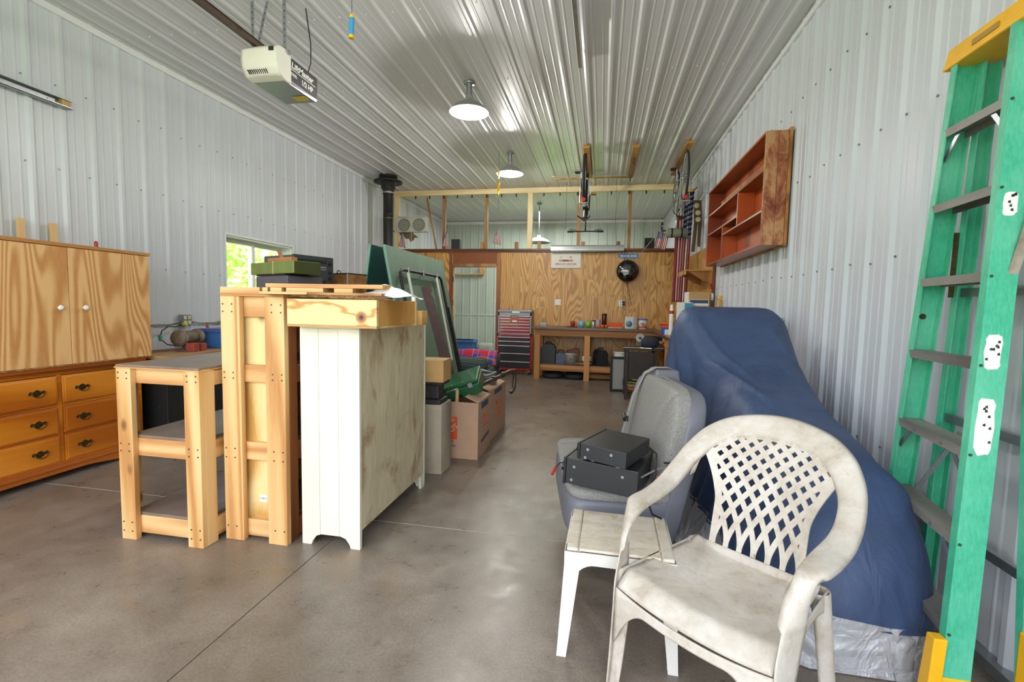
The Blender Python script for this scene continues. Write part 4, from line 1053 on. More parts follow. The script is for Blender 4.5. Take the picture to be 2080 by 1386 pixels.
for sx in (-1, 1):
    for y in (.02, .18):
        c = part('caster', MB().cyl((sx*(w-.05)-.012, y, .036), (sx*(w-.05)+.012, y, .036), .036, 14), M['dark'], tc); part('fork', MB().box(sx*(w-.05)-.02, sx*(w-.05)+.02, y-.015, y+.015, .04, .09), M['steel'], c)
part('badge', MB().box(.0, .03, -.034, -.0305, .10, .115), M['chrome'], tc)
tx = thing('tool_chest', 'grey and red top tool chest sitting on the red rolling tool cabinet', 'tool chest', (-1.645, 8.93, .776))
w = .325
part('case', MB().box(-w, w, -.01, .20, 0, .43).box(-w, -w+.028, -.035, -.01, 0, .43).box(w-.028, w, -.035, -.01, 0, .43).box(-w, w, -.035, -.01, 0, .03).box(-w, w, -.035, -.01, .37, .43), M['tgrey'], tx, .003)
part('lid', MB().box(-w-.008, w+.008, -.045, .205, .432, .482), M['tgrey'], tx, .01)
part('lid_clasp', MB().box(-.05, .1, -.05, -.0455, .425, .447), M['chrome'], tx, .002)
for k, (z0, z1) in enumerate(((.325,.368), (.268,.32), (.215,.263), (.155,.21), (.10,.15), (.035,.095))):
    spans = ((-w+.03, -.08), (.08, w-.03)) if k in (0,1,2) else ((-w+.03, w-.03),)
    for a, b_ in spans:
        d = part('drawer', MB().box(a+.002, b_-.002, -.035, -.0105, z0+.002, z1-.002), M['tred'], tx, .002)
        part('pull', MB().box(a+.002, b_-.002, -.042, -.0355, z1-.014, z1-.004), M['chrome'], d, .001)
part('centre_panel', MB().box(-.075, .075, -.036, -.0105, .217, .345), M['tred'], tx, .003)
part('emblem', MB().box(-.045,.045,-.039,-.0365,.250,.272), M['chrome'], tx)

# ------------------------------------------------------------------ workbench
M['bench'] = wood('bench_lumber', '#91602f', '#bf8648', 'x', 8, .07, 4, .55, mid='#a97038'); M['benchz'] = wood('bench_leg_lumber', '#91602f', '#c48a4c', 'z', 8, .07, 4, .55)
M['benchtop'] = wood('dark_bench_top', '#4b3526', '#6f5340', 'x', 6, .1, 4, .35, dirt=.3, coat=.2)
wbn = thing('workbench', 'long lumber workbench with a dark top and lower shelf along the plywood wall', 'workbench', (0, 0, 0))
part('top', MB().box(-1.245, .98, 8.48, 9.12, .918, .965), M['benchtop'], wbn, .004)
part('apron', MB().box(-1.19, .98, 8.525, 8.563, .80, .915), M['bench'], wbn, .003)
part('apron', MB().box(-1.19, .98, 9.07, 9.108, .80, .915), M['bench'], wbn, .003)
for x in (-1.19, -.29, .86):
    for y in (8.565, 8.98):
        part('leg', MB().box(x, x+.1, y-.04+.0, y+.0+.05, 0, .798 if y > 8.6 else .798) if y > 8.6 else MB().box(x, x+.1, 8.485, 8.524, 0, .82), M['benchz'], wbn, .003)
part('shelf_rail', MB().box(-1.085, .86, 8.53, 8.565, .16, .265), M['bench'], wbn, .003)
part('shelf_rail', MB().box(-1.085, .86, 9.05, 9.085, .16, .265), M['bench'], wbn, .003)
part('shelf', MB().box(-1.17, .95, 8.53, 9.11, .266, .28), M['benchtop'], wbn, .002)
part('stretcher', MB().box(-.2, .86, 8.75, 8.78, .02, .10), M['bench'], wbn, .003)
ZT = .966
def jar(name, label, x, y, r, h, mat, cat='jar', lid=None, z=ZT, prof=None):
    t = thing(name, label, cat, (x, y, z))
    part('body', MB().lathe(prof or [(r*.9,0),(r,.008),(r,h*.9),(r*.85,h),(0,h)], (0,0,0), 18), mat, t)
    if lid: part('lid', MB().lathe([(r*1.02,h*.86),(r*1.04,h*.9),(r*1.02,h+.006),(0,h+.007)], (0,0,0), 18), lid, t)
    return t
pr_, pw_, po_, pb_, pg_ = plain('red_jar', '#a2201d', .3), M['white'], plain('orange_plastic', '#e8582b', .4), plain('pale_blue_plastic', '#79b4d4', .35), plain('lime_plastic', '#79b93b', .35)
t = thing('grey_box', 'small grey box on the left end of the workbench', 'box', (-1.06, 8.75, ZT)); part('body', MB().box(-.06,.06,-.05,.05,0,.05), M['tgrey'], t, .003); part('lid', MB().box(-.063,.063,-.053,.053,.05,.062), M['silver'], t, .002)
single('black_tray', MB().box(-.12,.09,-.08,.08,0,.012), M['black'], 'small black tray under the red candle jar on the workbench', 'tray', .003, loc=(-.52, 8.68, ZT))
jar('candle_jar', 'small red candle jar on the black tray on the workbench', -.52, 8.68, .04, .09, pr_, lid=pr_, z=ZT+.0125)
single('blue_ball', MB().lathe([(.03,0),(.055,.03),(.06,.06),(.05,.10),(.02,.12),(0,.122)], (0,0,0), 18), pb_, 'pale blue round pot beside the lime green one on the workbench', 'pot', loc=(-.36, 8.66, ZT))
single('green_ball', MB().lathe([(.03,0),(.055,.03),(.06,.06),(.05,.10),(.02,.12),(0,.122)], (0,0,0), 18), pg_, 'lime green round pot beside the pale blue one on the workbench', 'pot', loc=(-.235, 8.70, ZT))
t = jar('soup_can', 'silver can with a red top standing on the workbench', -.145, 8.62, .038, .13, M['silver'], 'can', plain('red_can_top', '#8d1f22', .3))
jar('paper_cup', 'white and blue paper cup behind the silver can on the workbench', -.06, 8.78, .042, .14, plain('white_blue_cup', '#c6d3e2', .5), 'cup', prof=[(.032,0),(.045,.14),(.048,.143),(.04,.143),(0,.02)])
jar('thermos', 'tall dark red and black flask on the workbench', .045, 8.80, .045, .25, plain('dark_red_flask', '#4d1217', .25), 'flask', M['black'])
for i, (x, y) in enumerate(((-.045, 8.60), (.02, 8.585), (.085, 8.61))):
    single('orange_knob', MB().lathe([(.02,0),(.032,.02),(.032,.045),(.02,.06),(0,.062)], (0,0,0), 14), plain('orange_metal', '#c96a33', .4) if i == 0 else bpy.data.materials['orange_metal'], ['small orange knob in front of the flask, left of its row', 'small orange knob in front of the flask, middle of its row', 'small orange knob in front of the flask, right of its row'][i], 'cup', loc=(x, y, ZT))  # three small orange knobs in a row
t = thing('orange_tray', 'bright orange plastic tray on a pale lid on the workbench', 'tray', (.245, 8.66, ZT))
part('base', MB().box(-.13,.13,-.07,.07,0,.018), plain('beige_lid', '#cdb793', .5), t, .006); part('body', MB().hexa([(-.10,-.05,.018),(.10,-.05,.018),(.10,.05,.018),(-.10,.05,.018)], [(-.12,-.06,.095),(.12,-.06,.095),(.12,.06,.095),(-.12,.06,.095)]), po_, t, .004)
t = thing('small_speaker_box', 'cream box with a round blue disc on its front on the workbench', 'box', (.51, 8.68, ZT))
part('body', MB().box(-.10,.10,-.07,.07,0,.215), plain('cream_box', '#d8d4c6', .5), t, .004); part('side_stripe', MB().box(.04,.101,-.071,-.068,0,.215), plain('grey_stripe', '#9fa3a3', .5), t)
part('disc', MB().lathe([(0,-.012),(.05,-.012),(.055,-.002),(.055,0)], (-.03,-.07,.085), 20, 'y', False), plain('blue_disc', '#4f86ac', .35), t)
def bucket(name, label, x, y, z, r, h, mat, lidm, bandm=None, txt=None):
    t = thing(name, label, 'bucket', (x, y, z))
    part('body', MB().lathe([(r*.86,0),(r,h*.92),(r,h)], (0,0,0), 24), mat, t)
    part('lid', MB().lathe([(r*1.04,h*.92),(r*1.07,h*.94),(r*1.07,h+.008),(r*.96,h+.010),(0,h+.010)], (0,0,0), 24), lidm, t)
    if bandm: part('label_band', MB().lathe([(r*.9+.002,h*.08),(r*.93+.002,h*.3)], (0,0,0), 24, cap=False), bandm, t)
    part('handle', MB().tube([(r,0,h*.88),(r*1.1,-r*.3,h*.7),(r*.9,-r*.8,h*.5),(0,-r*1.08,h*.42),(-r*.9,-r*.8,h*.5),(-r*1.1,-r*.3,h*.7),(-r,0,h*.88)], .003, 6), M['silver'], t)
    return t
t = bucket('paint_tub', 'white tub with blue lid at the right end of the workbench top', .72, 8.70, ZT, .085, .17, M['white'], plain('blue_white_lid', '#4f62b8', .4), po_)
part('print', MB().box(-.04,.02,-.092,-.089,.09,.105).box(-.02,.045,-.092,-.089,.06,.07), M['black'], t)
# under-bench items
Zs = .281
def toolcase(name, label, x, y, w, d, h, mat, rz=0, kind='case'):
    t = thing(name, label, kind, (x, y, Zs), rz)
    part('body', MB().prism([(-w/2,0),(w/2,0),(w/2,h*.8),(w/2-.05,h),(-w/2+.05,h),(-w/2,h*.8)], 'y', -d/2, d/2), mat, t, .012)
    part('ribs', MB().box(-w/2+.03,-w/2+.045,-d/2-.006,-d/2,.03,h*.8).box(w/2-.045,w/2-.03,-d/2-.006,-d/2,.03,h*.8).box(-.008,.008,-d/2-.006,-d/2,.03,h*.85), mat, t)
    part('handle', MB().tube([(-.05,0,h),(-.045,0,h+.035),(.045,0,h+.035),(.05,0,h)], .01, 8), M['blackm'], t)
    return t
M['dkcase'] = plain('charcoal_case', '#242628', .45, var=.15); M['bluegrey'] = plain('blue_grey_case', '#555c70', .45)
toolcase('tool_case', 'tall charcoal tool case at the left end of the under-bench shelf', -.955, 8.72, .27, .22, .36, M['dkcase'])
toolcase('battery_box', 'blue grey battery box right of the tall charcoal case under the bench', -.725, 8.74, .17, .18, .21, M['bluegrey'])
t = jar('grey_crock', 'round grey canister under the leather satchel on the under-bench shelf', -.53, 8.66, .115, .2, plain('grey_canister', '#84807b', .5, .2, var=.2), 'canister', plain('grey_lid', '#98968f', .5), Zs)
part('knob', MB().cyl((0,-.118,.11),(0,-.135,.11),.014,8), M['blackm'], t)
t = thing('satchel', 'brown leather satchel lying on top of the grey canister under the bench', 'bag', (-.52, 8.68, Zs+.208), .2)
lea = plain('brown_leather', '#5e3623', .5, var=.2)
part('body', MB().hexa([(-.13,-.07,0),(.12,-.07,0),(.12,.07,0),(-.13,.07,0)], [(-.08,-.04,.05),(.12,-.05,.09),(.12,.05,.09),(-.08,.04,.05)]), lea, t, .012); part('strap', MB().tube([(-.1,-.06,.03),(-.02,-.075,.10),(.10,-.075,.09)], .006, 6), lea, t)
t = jar('white_tub', 'small white tub with printed band behind the middle bench leg', -.245, 8.75, .09, .15, M['white'], 'tub', None, Zs); part('print', MB().lathe([(.0915,.04),(.0915,.06)], (0,0,0), 18, cap=False), M['blackm'], t)
toolcase('tool_case', 'charcoal tool case right of the middle bench leg on the under-bench shelf', .0, 8.74, .2, .26, .28, M['dkcase'], .3)
rg = MB()
for k in range(5): rg.tube([(-.09+.035*k,-.02,.01),(-.03+.02*k,.01*k-.02,.03),(.06,-.03+.02*k,.012)], .01, 6)
single('rag_heap', rg, plain('tan_rag', '#8f7a50', .9), 'little heap of tan rags in front of the grey canister on the under-bench shelf', 'rags', loc=(-.37, 8.60, Zs+.002))
single('dark_cable_heap', MB().tube([(.0,0,.01),(.1,.03,.03),(.2,0,.012),(.3,.05,.02),(.38,.0,.012)], .012, 6), M['blackm'], 'dark cable lying on the right half of the under-bench shelf', 'cable', loc=(.10, 8.68, Zs))
bucket('plastic_bucket', 'white plastic bucket with a pale lid at the right of the under-bench shelf', .36, 8.72, Zs, .12, .25, M['white'], plain('pale_lid', '#cfd3cf', .4), plain('red_band', '#b93a3c', .5))
M['tire'] = plain('black_rubber', '#2b2b2d', .7, var=.2, vs=30)
for i, x in enumerate((-.87, -.46)):
    t = thing('small_tire', ['flat-lying dark tire under the bench, the left one', 'flat-lying dark tire under the bench, the right one'][i], 'tire', (x, 8.80, 0), 0, 'tires under the bench')  # two small tires lying flat
    part('tread', MB().lathe([(.11,.03),(.12,.005),(.17,0),(.195,.02),(.2,.05),(.195,.08),(.17,.10),(.12,.095),(.11,.07)], (0,0,0), 28, cap=False), M['tire'], t)
    part('hub', MB().lathe([(0,.03),(.06,.035),(.11,.045),(.115,.06),(.06,.065),(0,.065)], (0,0,0), 20, cap=False), M['steel'], t)
single('hanging_wire', MB().tube([(-.0,0,0),(.06,-.0,-.10),(.14,0,-.17),(.22,0,-.19),(.27,0,-.13),(.31,0,-.02)], .004, 6), lea, 'thin brown wire drooping under the workbench apron', 'wire', loc=(.17, 8.61, .80))

# ------------------------------------------------------------------ on the partition
single('outlet', MB().box(-.056,.056,-.006,0,-.056,.056).box(-.035,-.008,-.009,-.006,.008,.04).box(.008,.035,-.009,-.006,.008,.04).box(-.035,-.008,-.009,-.006,-.04,-.008).box(.008,.035,-.009,-.006,-.04,-.008), M['white'], 'white four-socket outlet on the plywood wall over the left bench', 'outlet', .002, loc=(-.845, YB-.001, 1.42))
t = thing('outlet', 'white outlet with a black plug on the plywood wall under the balloon', 'outlet', (.36, YB-.001, 1.42))
part('plate', MB().box(-.056,.056,-.006,0,-.056,.056), M['white'], t, .002)
for z in (-.025, .025): part('socket', MB().box(-.03,-.005,-.009,-.0065,z-.014,z+.014), M['tgrey'], t)
part('plug', MB().box(.01,.06,-.04,-.0065,-.045,-.01).box(.01,.055,-.035,-.0065,.0,.045), M['blackm'], t, .003)
# poster
ps = thing('poster', 'white sign with BIRDS OF A FEATHER in red, hanging under the metal strip', 'sign', (-.71, YB-.004, 2.235))
part('board', MB().box(-.285,.285,-.014,0,-.165,.16), plain('off_white_board', '#e3dfd3', .4), ps, .003)
part('lower_edge', MB().box(-.285,.285,-.016,-.0145,-.165,-.152), M['tgrey'], ps)
pf = -.0148
tr_ = plain('red_ink', '#a52d2b', .5); tg_ = plain('green_ink', '#3d7d4a', .5)
text('title', 'BIRDS OF A FEATHER', .046, tr_, ps, frame((0, pf, -.085), (1,0,0), (0,0,1)), .0003, 0, .0012, .92)
part('strip', MB().box(-.13,-.06,pf-.001,pf,-.035,.0), tg_, ps); part('strip', MB().box(-.06,.04,pf-.001,pf,-.035,.0), tr_, ps); part('strip', MB().box(.04,.13,pf-.001,pf,-.035,.0), M['black'], ps)
text('title', 'THE', .026, pw_, ps, frame((-.095, pf-.0012, -.018), (1,0,0), (0,0,1)), .0003, 0, .0006)
text('title', 'EXPO', .030, pw_, ps, frame((.085, pf-.0012, -.018), (1,0,0), (0,0,1)), .0003, 0, .0006)
text('mark', 'G', .04, tg_, ps, frame((-.095, pf-.001, .045), (1,0,0), (0,0,1)), .0003, 0, .001)
part('mark', MB().at(frame((.09, pf-.001, .045), (1,0,0), (0,0,1))).lathe([(.012,0),(.012,.001),(.021,.001),(.021,0)], (0,0,0), 16, cap=False), tr_, ps)
part('rule', MB().box(-.12,.15,pf-.0008,pf,-.118,-.114), M['tgrey'], ps)
# metal strip
ms = thing('metal_strip', 'long grey metal flashing fixed over the brown rail above the workbench', 'flashing', (-.32, YB-.045, 2.45))
def flash(u, v): return Vector((-.685+1.37*u, [-.0,-.012,-.02,-.022,-.035,-.045][int(v*5+.01)], [.055,.03,-.02,-.05,-.062,-.05][int(v*5+.01)]))
part('sheet', MB().slab(flash, 1, 5, .003, False), plain('dull_aluminium', '#b4b7b6', .35, .5, var=.1, vs=4), ms)
part('lower_edge', MB().tube([(-.67,-.045,-.072),(0,-.046,-.070),(.67,-.045,-.06)], .012, 8), M['tgrey'], ms)
# blue plaque
pq = thing('blue_plaque', 'small rounded blue plaque on the plywood above the black balloon', 'sign', (.45, YB-.004, 2.305))
part('plate', MB().prism([(-.19,-.015),(-.165,-.042),(.165,-.042),(.19,-.015),(.19,.015),(.165,.042),(-.165,.042),(-.19,.015)], 'y', -.01, 0), plain('sign_blue', '#4a86c4', .4), pq, .003)
for k, wl_ in enumerate((3,2,3,2,3,3,1,3,2,3,3)): part('letter', MB().box(-.135+.026*k, -.135+.026*k+.006*wl_, -.0108, -.0101, -.018, .016), pw_, pq)
# balloon with ribbon
bl = thing('foil_balloon', 'round shiny black foil balloon hanging on the plywood wall', 'balloon', (.44, YB-.10, 2.02))
M['foil'] = plain('black_foil', '#08080a', .08, .3, 1.0, coat=1)
def ball(u, v):
    a = 2*PI*u; r = .205*math.sin(PI*v)**.75 if 0 < v < 1 else 0; cr_ = 1 + .012*math.cos(26*a)*(abs(math.sin(PI*v))**4)
    return Vector((r*cr_*math.cos(a), -.085*math.cos(PI*v), r*cr_*math.sin(a)))
part('body', MB().grid(ball, 78, 24, True), M['foil'], bl)
part('neck', MB().lathe([(.012,-.24),(.008,-.2)], (0,0,0), 8), M['foil'], bl)
part('ribbon', MB().tube([(0,0,-.22),(.0,.02,-.28),(.05,.03,-.38),(.06,.03,-.5),(.03,.03,-.56),(.06,.03,-.66)], .004, 5).tube([(0,0,-.22),(.02,.03,-.3),(.03,.03,-.42),(.08,.03,-.52),(.09,.03,-.6)], .003, 5), M['blackm'], bl)
single('hanging_twine', MB().tube([(0,0,0),(-.005,0,-.9),(.0,.0,-1.28)], .003, 5), M['blackm'], 'thin black cord hanging from the rail down past the balloon', 'cord', loc=(.385, YB-.06, 2.45))
# window fan
fn = thing('window_fan', 'cream twin-blade window fan mounted in the upper left of the partition', 'fan', (-3.85, YB-.05, 2.93))
cream2 = plain('cream_fan_plastic', '#c9c8bd', .45, var=.08)
def fan_body():
    m = MB(); m.box(-.325,.335,0,.09,-.15,.15); return m
part('body', fan_body(), cream2, fn, .012)
for x in (-.155, .165):
    ring = part('grille', MB().lathe([(.128,-.001),(.134,-.012),(.140,-.012),(.142,-.001)], (x,0,-.005), 28, 'y', False), cream2, fn)
    part('shade_disc', MB().lathe([(0,-.003),(.128,-.003)], (x,0,-.005), 28, 'y', False), plain('grille_shadow', '#77776d', .7) if 'gw' not in M else M['gw'], ring)  # flat disc, shade behind the grille painted as darker grey
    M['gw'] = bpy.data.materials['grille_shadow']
    gm = MB()
    for r in (.025,.05,.075,.10): gm.lathe([(r-.003,-.008),(r+.003,-.008)], (x,0,-.005), 24, 'y', False)
    for k in range(12): a = PI*k/6; gm.cyl((x+.02*math.cos(a),-.007,-.005+.02*math.sin(a)), (x+.128*math.cos(a),-.007,-.005+.128*math.sin(a)), .002, 4)
    part('spokes', gm, cream2, ring)
part('top_vent', MB().box(-.28,-.04,-.005,.07,.152,.172).box(.03,.29,-.005,.07,.152,.172), cream2, fn, .003)
part('cord', MB().tube([(0,.02,-.15),(.003,.0,-.4),(.0,.0,-.50)], .004, 5), M['white'], fn)
# flags on the rail
def flag_mat(name, us=True, sc=1.0):
    m, nt, b = nodes(name); tc = N(nt, 'ShaderNodeTexCoord'); sp = N(nt, 'ShaderNodeSeparateXYZ'); L(nt, tc.outputs['UV'], sp.inputs[0])
    a = N(nt, 'ShaderNodeMath', operation='MULTIPLY'); a.inputs[1].default_value = 6.5; L(nt, sp.outputs[0], a.inputs[0])
    f = N(nt, 'ShaderNodeMath', operation='FRACT'); L(nt, a.outputs[0], f.inputs[0])
    st = ramp(nt, f.outputs[0], [(0, C('#9c2733')), (.5, C('#d9d3cd'))], 'CONSTANT')
    g1 = N(nt, 'ShaderNodeMath', operation='GREATER_THAN'); g1.inputs[1].default_value = .58; L(nt, sp.outputs[1], g1.inputs[0])
    g2 = N(nt, 'ShaderNodeMath', operation='LESS_THAN'); g2.inputs[1].default_value = .54; L(nt, sp.outputs[0], g2.inputs[0])
    g = N(nt, 'ShaderNodeMath', operation='MULTIPLY'); L(nt, g1.outputs[0], g.inputs[0]); L(nt, g2.outputs[0], g.inputs[1])
    mp = N(nt, 'ShaderNodeMapping'); mp.inputs['Scale'].default_value = (14, 22, 1); L(nt, tc.outputs['UV'], mp.inputs[0])
    vo = N(nt, 'ShaderNodeTexVoronoi'); vo.inputs['Scale'].default_value = 1; vo.inputs['Randomness'].default_value = .1; L(nt, mp.outputs[0], vo.inputs['Vector'])
    sr = ramp(nt, vo.outputs['Distance'], [(.22, C('#dfe0e4')), (.3, C('#27345f'))])
    L(nt, mix(nt, g.outputs[0], st.outputs[0], sr.outputs[0]), b.inputs['Base Color']); b.inputs['Roughness'].default_value = .8
    return m
M['flag'] = flag_mat('flag_cloth')
def cloth(name, fn_, nu, nv, mat, parent, th=.002):
    mb = MB().grid(fn_, nu, nv, True); me = mb.mesh(name); uv = me.uv_layers.new(name='UVMap'); w = nu+1
    for lp in me.loops:
        vi = lp.vertex_index; uv.data[lp.index].uv = ((vi % w)/nu, (vi//w)/nv)
    o = link(name, me, mat, parent); s = o.modifiers.new('solid', 'SOLIDIFY'); s.thickness = th; return o
def small_flag(name, label, loc, rz=0, lean=.06):
    t = thing(name, label, 'flag', loc, rz)
    part('stick', MB().cyl((0,0,0),(lean,-.02,.32), .004, 6), M['stud'], t)
    part('finial', MB().lathe([(0,-.005),(.009,0),(.006,.012),(0,.028)], (lean,-.02,.32), 8, cap=False), M['brass'], t)
    def f(u, v):   # hangs in folds below the stick top; v=1 at top
        s = 1-v; wd = .03+.13*s
        return Vector((lean*.95 - .03*s + (u-.35)*wd, -.025 + .012*math.sin(u*14+2)*s, .31 - .25*s - .05*u*s))
    cloth('cloth', f, 16, 14, M['flag'], t)
    return t
small_flag('small_flag', 'small American flag on the rail beside the stove pipe', (-4.1, YB-.02, 2.446))
small_flag('small_flag', 'small American flag on the rail by the leftmost thin stud', (-3.17, YB-.02, 2.446))
small_flag('small_flag', 'small American flag on the rail right of the second thin stud', (-2.12, YB-.02, 2.5), 0)
for x, lb in ((-2.94, 'small dark box speaker on the rail right of the left flag'), (.825, 'dark box speaker on the rail near the right corner')):
    t = thing('box_speaker', lb, 'speaker', (x, YB+.10, 2.446))
    part('case', MB().box(-.09,.09,-.06,.06,0,.2), M['dkcase'], t, .004); part('grille', MB().box(-.08,.08,-.063,-.0605,.01,.19), plain('speaker_cloth', '#3a3b3d', .9), t)
# leaf-shaped board behind the fan
lf = [(-.2,.115),(.261,.095),(.253,.044),(.361,-.032),(.262,-.039),(.271,-.073),(.191,-.123),(.154,-.056),(.082,-.055),(.046,-.004),(-.154,.048)]
single('antler_board', MB().prism([(x, z) for x, z in lf], 'y', 0, .02), plain('brown_board', '#7d6548', .7, var=.2), 'brown jagged leaf-shaped board hanging behind the window fan', 'board', .002, loc=(-4.1, YB+.054, 2.72))
single('leaning_stick', MB().beam((0,0,0), (-.22,.005,1.05), .035, .02, (0,1,0)), M['stud'], 'thin wooden stick leaning behind the right side of the window fan', 'stick', loc=(-3.35, YB+.075, 2.4465))
# back-room pendant
def pendant(name, label, x, y, drop, r, lit, power, z=ZC-.02):
    t = thing(name, label, 'lamp', (x, y, z))
    sh = plain('pendant_enamel', '#a8aaa8', .35, .3) if 'pend' not in M else M['pend']; M['pend'] = sh
    part('canopy', MB().lathe([(0,0),(.06,0),(.055,-.02),(0,-.022)], (0,0,0), 18), M['steel'], t)
    part('stem', MB().cyl((0,0,-.02),(0,0,-drop+.12), .012 if drop > .5 else .03, 10), M['steel'], t)
    part('shade', MB().lathe([(.035,-drop+.17),(.045,-drop+.13),(.05,-drop+.115),(r*.42,-drop+.10),(r*.75,-drop+.06),(r,-drop),(r+.006,-drop-.004),(r-.002,-drop+.003),(r*.72,-drop+.052),(r*.3,-drop+.09)], (0,0,0), 32, cap=False), sh, t)
    if lit:
        part('bulb', MB().lathe([(.0,-drop-.035),(.03,-drop-.028),(.042,-drop),(.035,-drop+.04),(.018,-drop+.085),(.0,-drop+.09)], (0,0,0), 16, cap=False), M['bulb'], t)
        part('reflector', MB().lathe([(r*.98,-drop+.002),(r*.70,-drop+.048),(r*.3,-drop+.085),(0,-drop+.087)], (0,0,0), 28, cap=False), M['white'], t)
        point(name+'_light', (x, y, z-drop-.06), power, (1, .97, .92), .05)
    return t
M['bulb'] = emit('bulb_glow', '#fff6e8', 30)
pendant('pendant_lamp', 'grey bell pendant lamp on a long stem in the back room, unlit', -1.445, 10.6, .85, .27, False, 0)
pendant('pendant_lamp', 'lit enamel ceiling lamp nearest the camera', -1.415, 4.83, .30, .20, True, LAMP_POWER)
pendant('pendant_lamp', 'lit enamel ceiling lamp further back, with a yellow fly strip beside it', -1.43, 7.1, .30, .20, True, LAMP_POWER)
pendant('pendant_lamp', 'added fill lamp above the camera, outside the picture', -1.40, 2.0, .30, .20, True, 30)  # unseen lamp added for more ambient light near the camera
def strip_fn(u, v):
    a = 5.5*v; w = .03*math.sin(PI*(v*.9+.05))**.6 * (1-.4*v); 
    return Vector(((u-.5)*2*w*math.cos(a), (u-.5)*2*w*math.sin(a), -.42*v))
o = single('fly_strip', MB().slab(strip_fn, 2, 40, .001), plain('amber_fly_strip', '#e0a91f', .35), 'twisted yellow fly strip hanging beside the rear ceiling lamp', 'fly strip', loc=(-1.56, 6.92, 3.33))
single('fly_strip_string', MB().cyl((0,0,0),(0,0,.28),.002,5).cyl((0,0,-.6),(0,0,-.4),.002,5), M['blackm'], 'thin string holding the yellow fly strip to the ceiling', 'string', loc=(-1.56, 6.92, 3.33))
t = thing('fly_tube', 'blue and yellow fly-paper tube hanging from the ceiling right of the door opener', 'fly strip', (-1.81, 3.2, 3.22))
part('tube', MB().cyl((0,0,.0),(0,.01,.12),.018,14), plain('blue_tube', '#3f9bd0', .35), t); part('cap', MB().cyl((0,0,-.022),(0,0,0),.019,14).cyl((0,.01,.12),(0,.01,.14),.019,14), plain('yellow_cap2', '#e3b92c', .4), t); part('string', MB().cyl((0,.01,.14),(0,.01,.40),.002,5), M['blackm'], t)
# ------------------------------------------------------------------ right side: motorcycle under its cover
def covermat(name, c1, c2, st_, rough, metal=0):
    m, nt, b = nodes(name); v = mapping(nt); n = noise(nt, v, 3.5, 6, .6, .5)
    r = ramp(nt, n.outputs[0], [(.35, C(c1)), (.65, C(c2))]); L(nt, r.outputs[0], b.inputs['Base Color']); b.inputs['Roughness'].default_value = rough; b.inputs['Metallic'].default_value = metal
    w = noise(nt, mapping(nt, (1.2, 1.0, .45), (0,0,0), (.5,.3,.2)), 6, 3, .55, 1.6)
    f = noise(nt, mapping(nt, (1, 1, .6)), 24, 4, .6, 1.0)
    ad = N(nt, 'ShaderNodeMath', operation='MULTIPLY_ADD'); ad.inputs[1].default_value = .12; L(nt, f.outputs[0], ad.inputs[0]); L(nt, w.outputs[0], ad.inputs[2])
    bump(nt, b, ad.outputs[0], st_, .05); return m
M['cover'] = covermat('navy_cover_cloth', '#2f4061', '#3a4d70', .22, .55)
M['silvercloth'] = covermat('silver_cover_cloth', '#a5a5aa', '#c2c2c6', .75, .42, .2)
SEC = [ # Y, xl, xr (at shoulder), ztop, xl_floor, xr_floor, squareness
 (1.84, .84, 1.08, .26, .82, 1.12, .9), (1.88, .80, 1.20, .40, .72, 1.20, .7), (1.95, .77, 1.27, .52, .64, 1.24, .55), (2.10, .74, 1.28, .68, .57, 1.25, .42), (2.22, .73, 1.235, .73, .55, 1.225, .38), (2.35, .73, 1.25, .76, .53, 1.26, .36),
 (2.6, .73, 1.24, .81, .50, 1.36, .36), (2.85, .72, 1.26, .87, .46, 1.42, .34), (3.05, .71, 1.27, .95, .44, 1.42, .32), (3.25, .65, 1.27, 1.06, .42, 1.42, .28), (3.42, .57, 1.28, 1.21, .40, 1.42, .25), (3.55, .53, 1.28, 1.32, .40, 1.42, .22),
 (3.66, .52, 1.27, 1.352, .40, 1.42, .20), (3.80, .54, 1.26, 1.34, .42, 1.40, .24), (3.92, .60, 1.18, 1.20, .46, 1.34, .4), (4.0, .68, 1.05, .9, .55, 1.2, .6)]
def sec(y):
    for a, b in zip(SEC, SEC[1:]):
        if y <= b[0]:
            t = max(0, min(1, (y-a[0])/(b[0]-a[0]))); return [p+(q-p)*t for p, q in zip(a, b)]
    return list(SEC[-1])
def hsh(a, b): return math.sin(a*12.9898+b*78.233)*43758.5453 % 1
def cover_pt(t, y, off=0):
    # t 0..1 around: 0 left floor, .5 top, 1 right floor
    _, xl, xr, zt, fl_, fr_, rd = sec(y)
    a = PI*(1-t)             # pi at left, 0 at right
    p = rd
    c, s_ = math.cos(a), math.sin(a)
    ex = math.copysign(abs(c)**p, c); ez = abs(s_)**(p*.9+.1)
    h = ez
    # floor half widths blend to shoulder widths with height
    k = h**.7
    L_ = fl_ + (xl-fl_)*k; R_ = fr_ + (xr-fr_)*k
    cx = (L_+R_)/2; hw = (R_-L_)/2
    x = cx + hw*ex; z = zt*h
    # the top slopes a little, and folds run down the sides
    side = abs(c)
    fold = .022*math.sin(y*19+2.2*math.sin(z*3.2)-z*4)*side**2*(1-.5*h**3) + .012*math.sin(y*43+z*5+2)*side**3*(1-h)
    x += math.copysign(fold, 1)*(1 if c > 0 else -1)
    # diagonal drapes falling from the windshield to the seat
    q = (x-.50) - (3.62-y)*.42
    for q0, am, wd_ in ((.03,.022,.022),(.12,.012,.02),(.24,.020,.03),(.40,.012,.03),(.55,.016,.028)):
        z += am*math.exp(-((q-q0-.02*math.sin(y*7))/wd_)**2)*max(0, min(1, (3.62-y)*3))*max(0, min(1, (y-2.2)*1.5))*(1-side**4)
    z += .006*math.sin(y*13+x*4)*(1-side)*(1 if y < 3 else .3)
    return Vector((x, y, max(z, .004)))
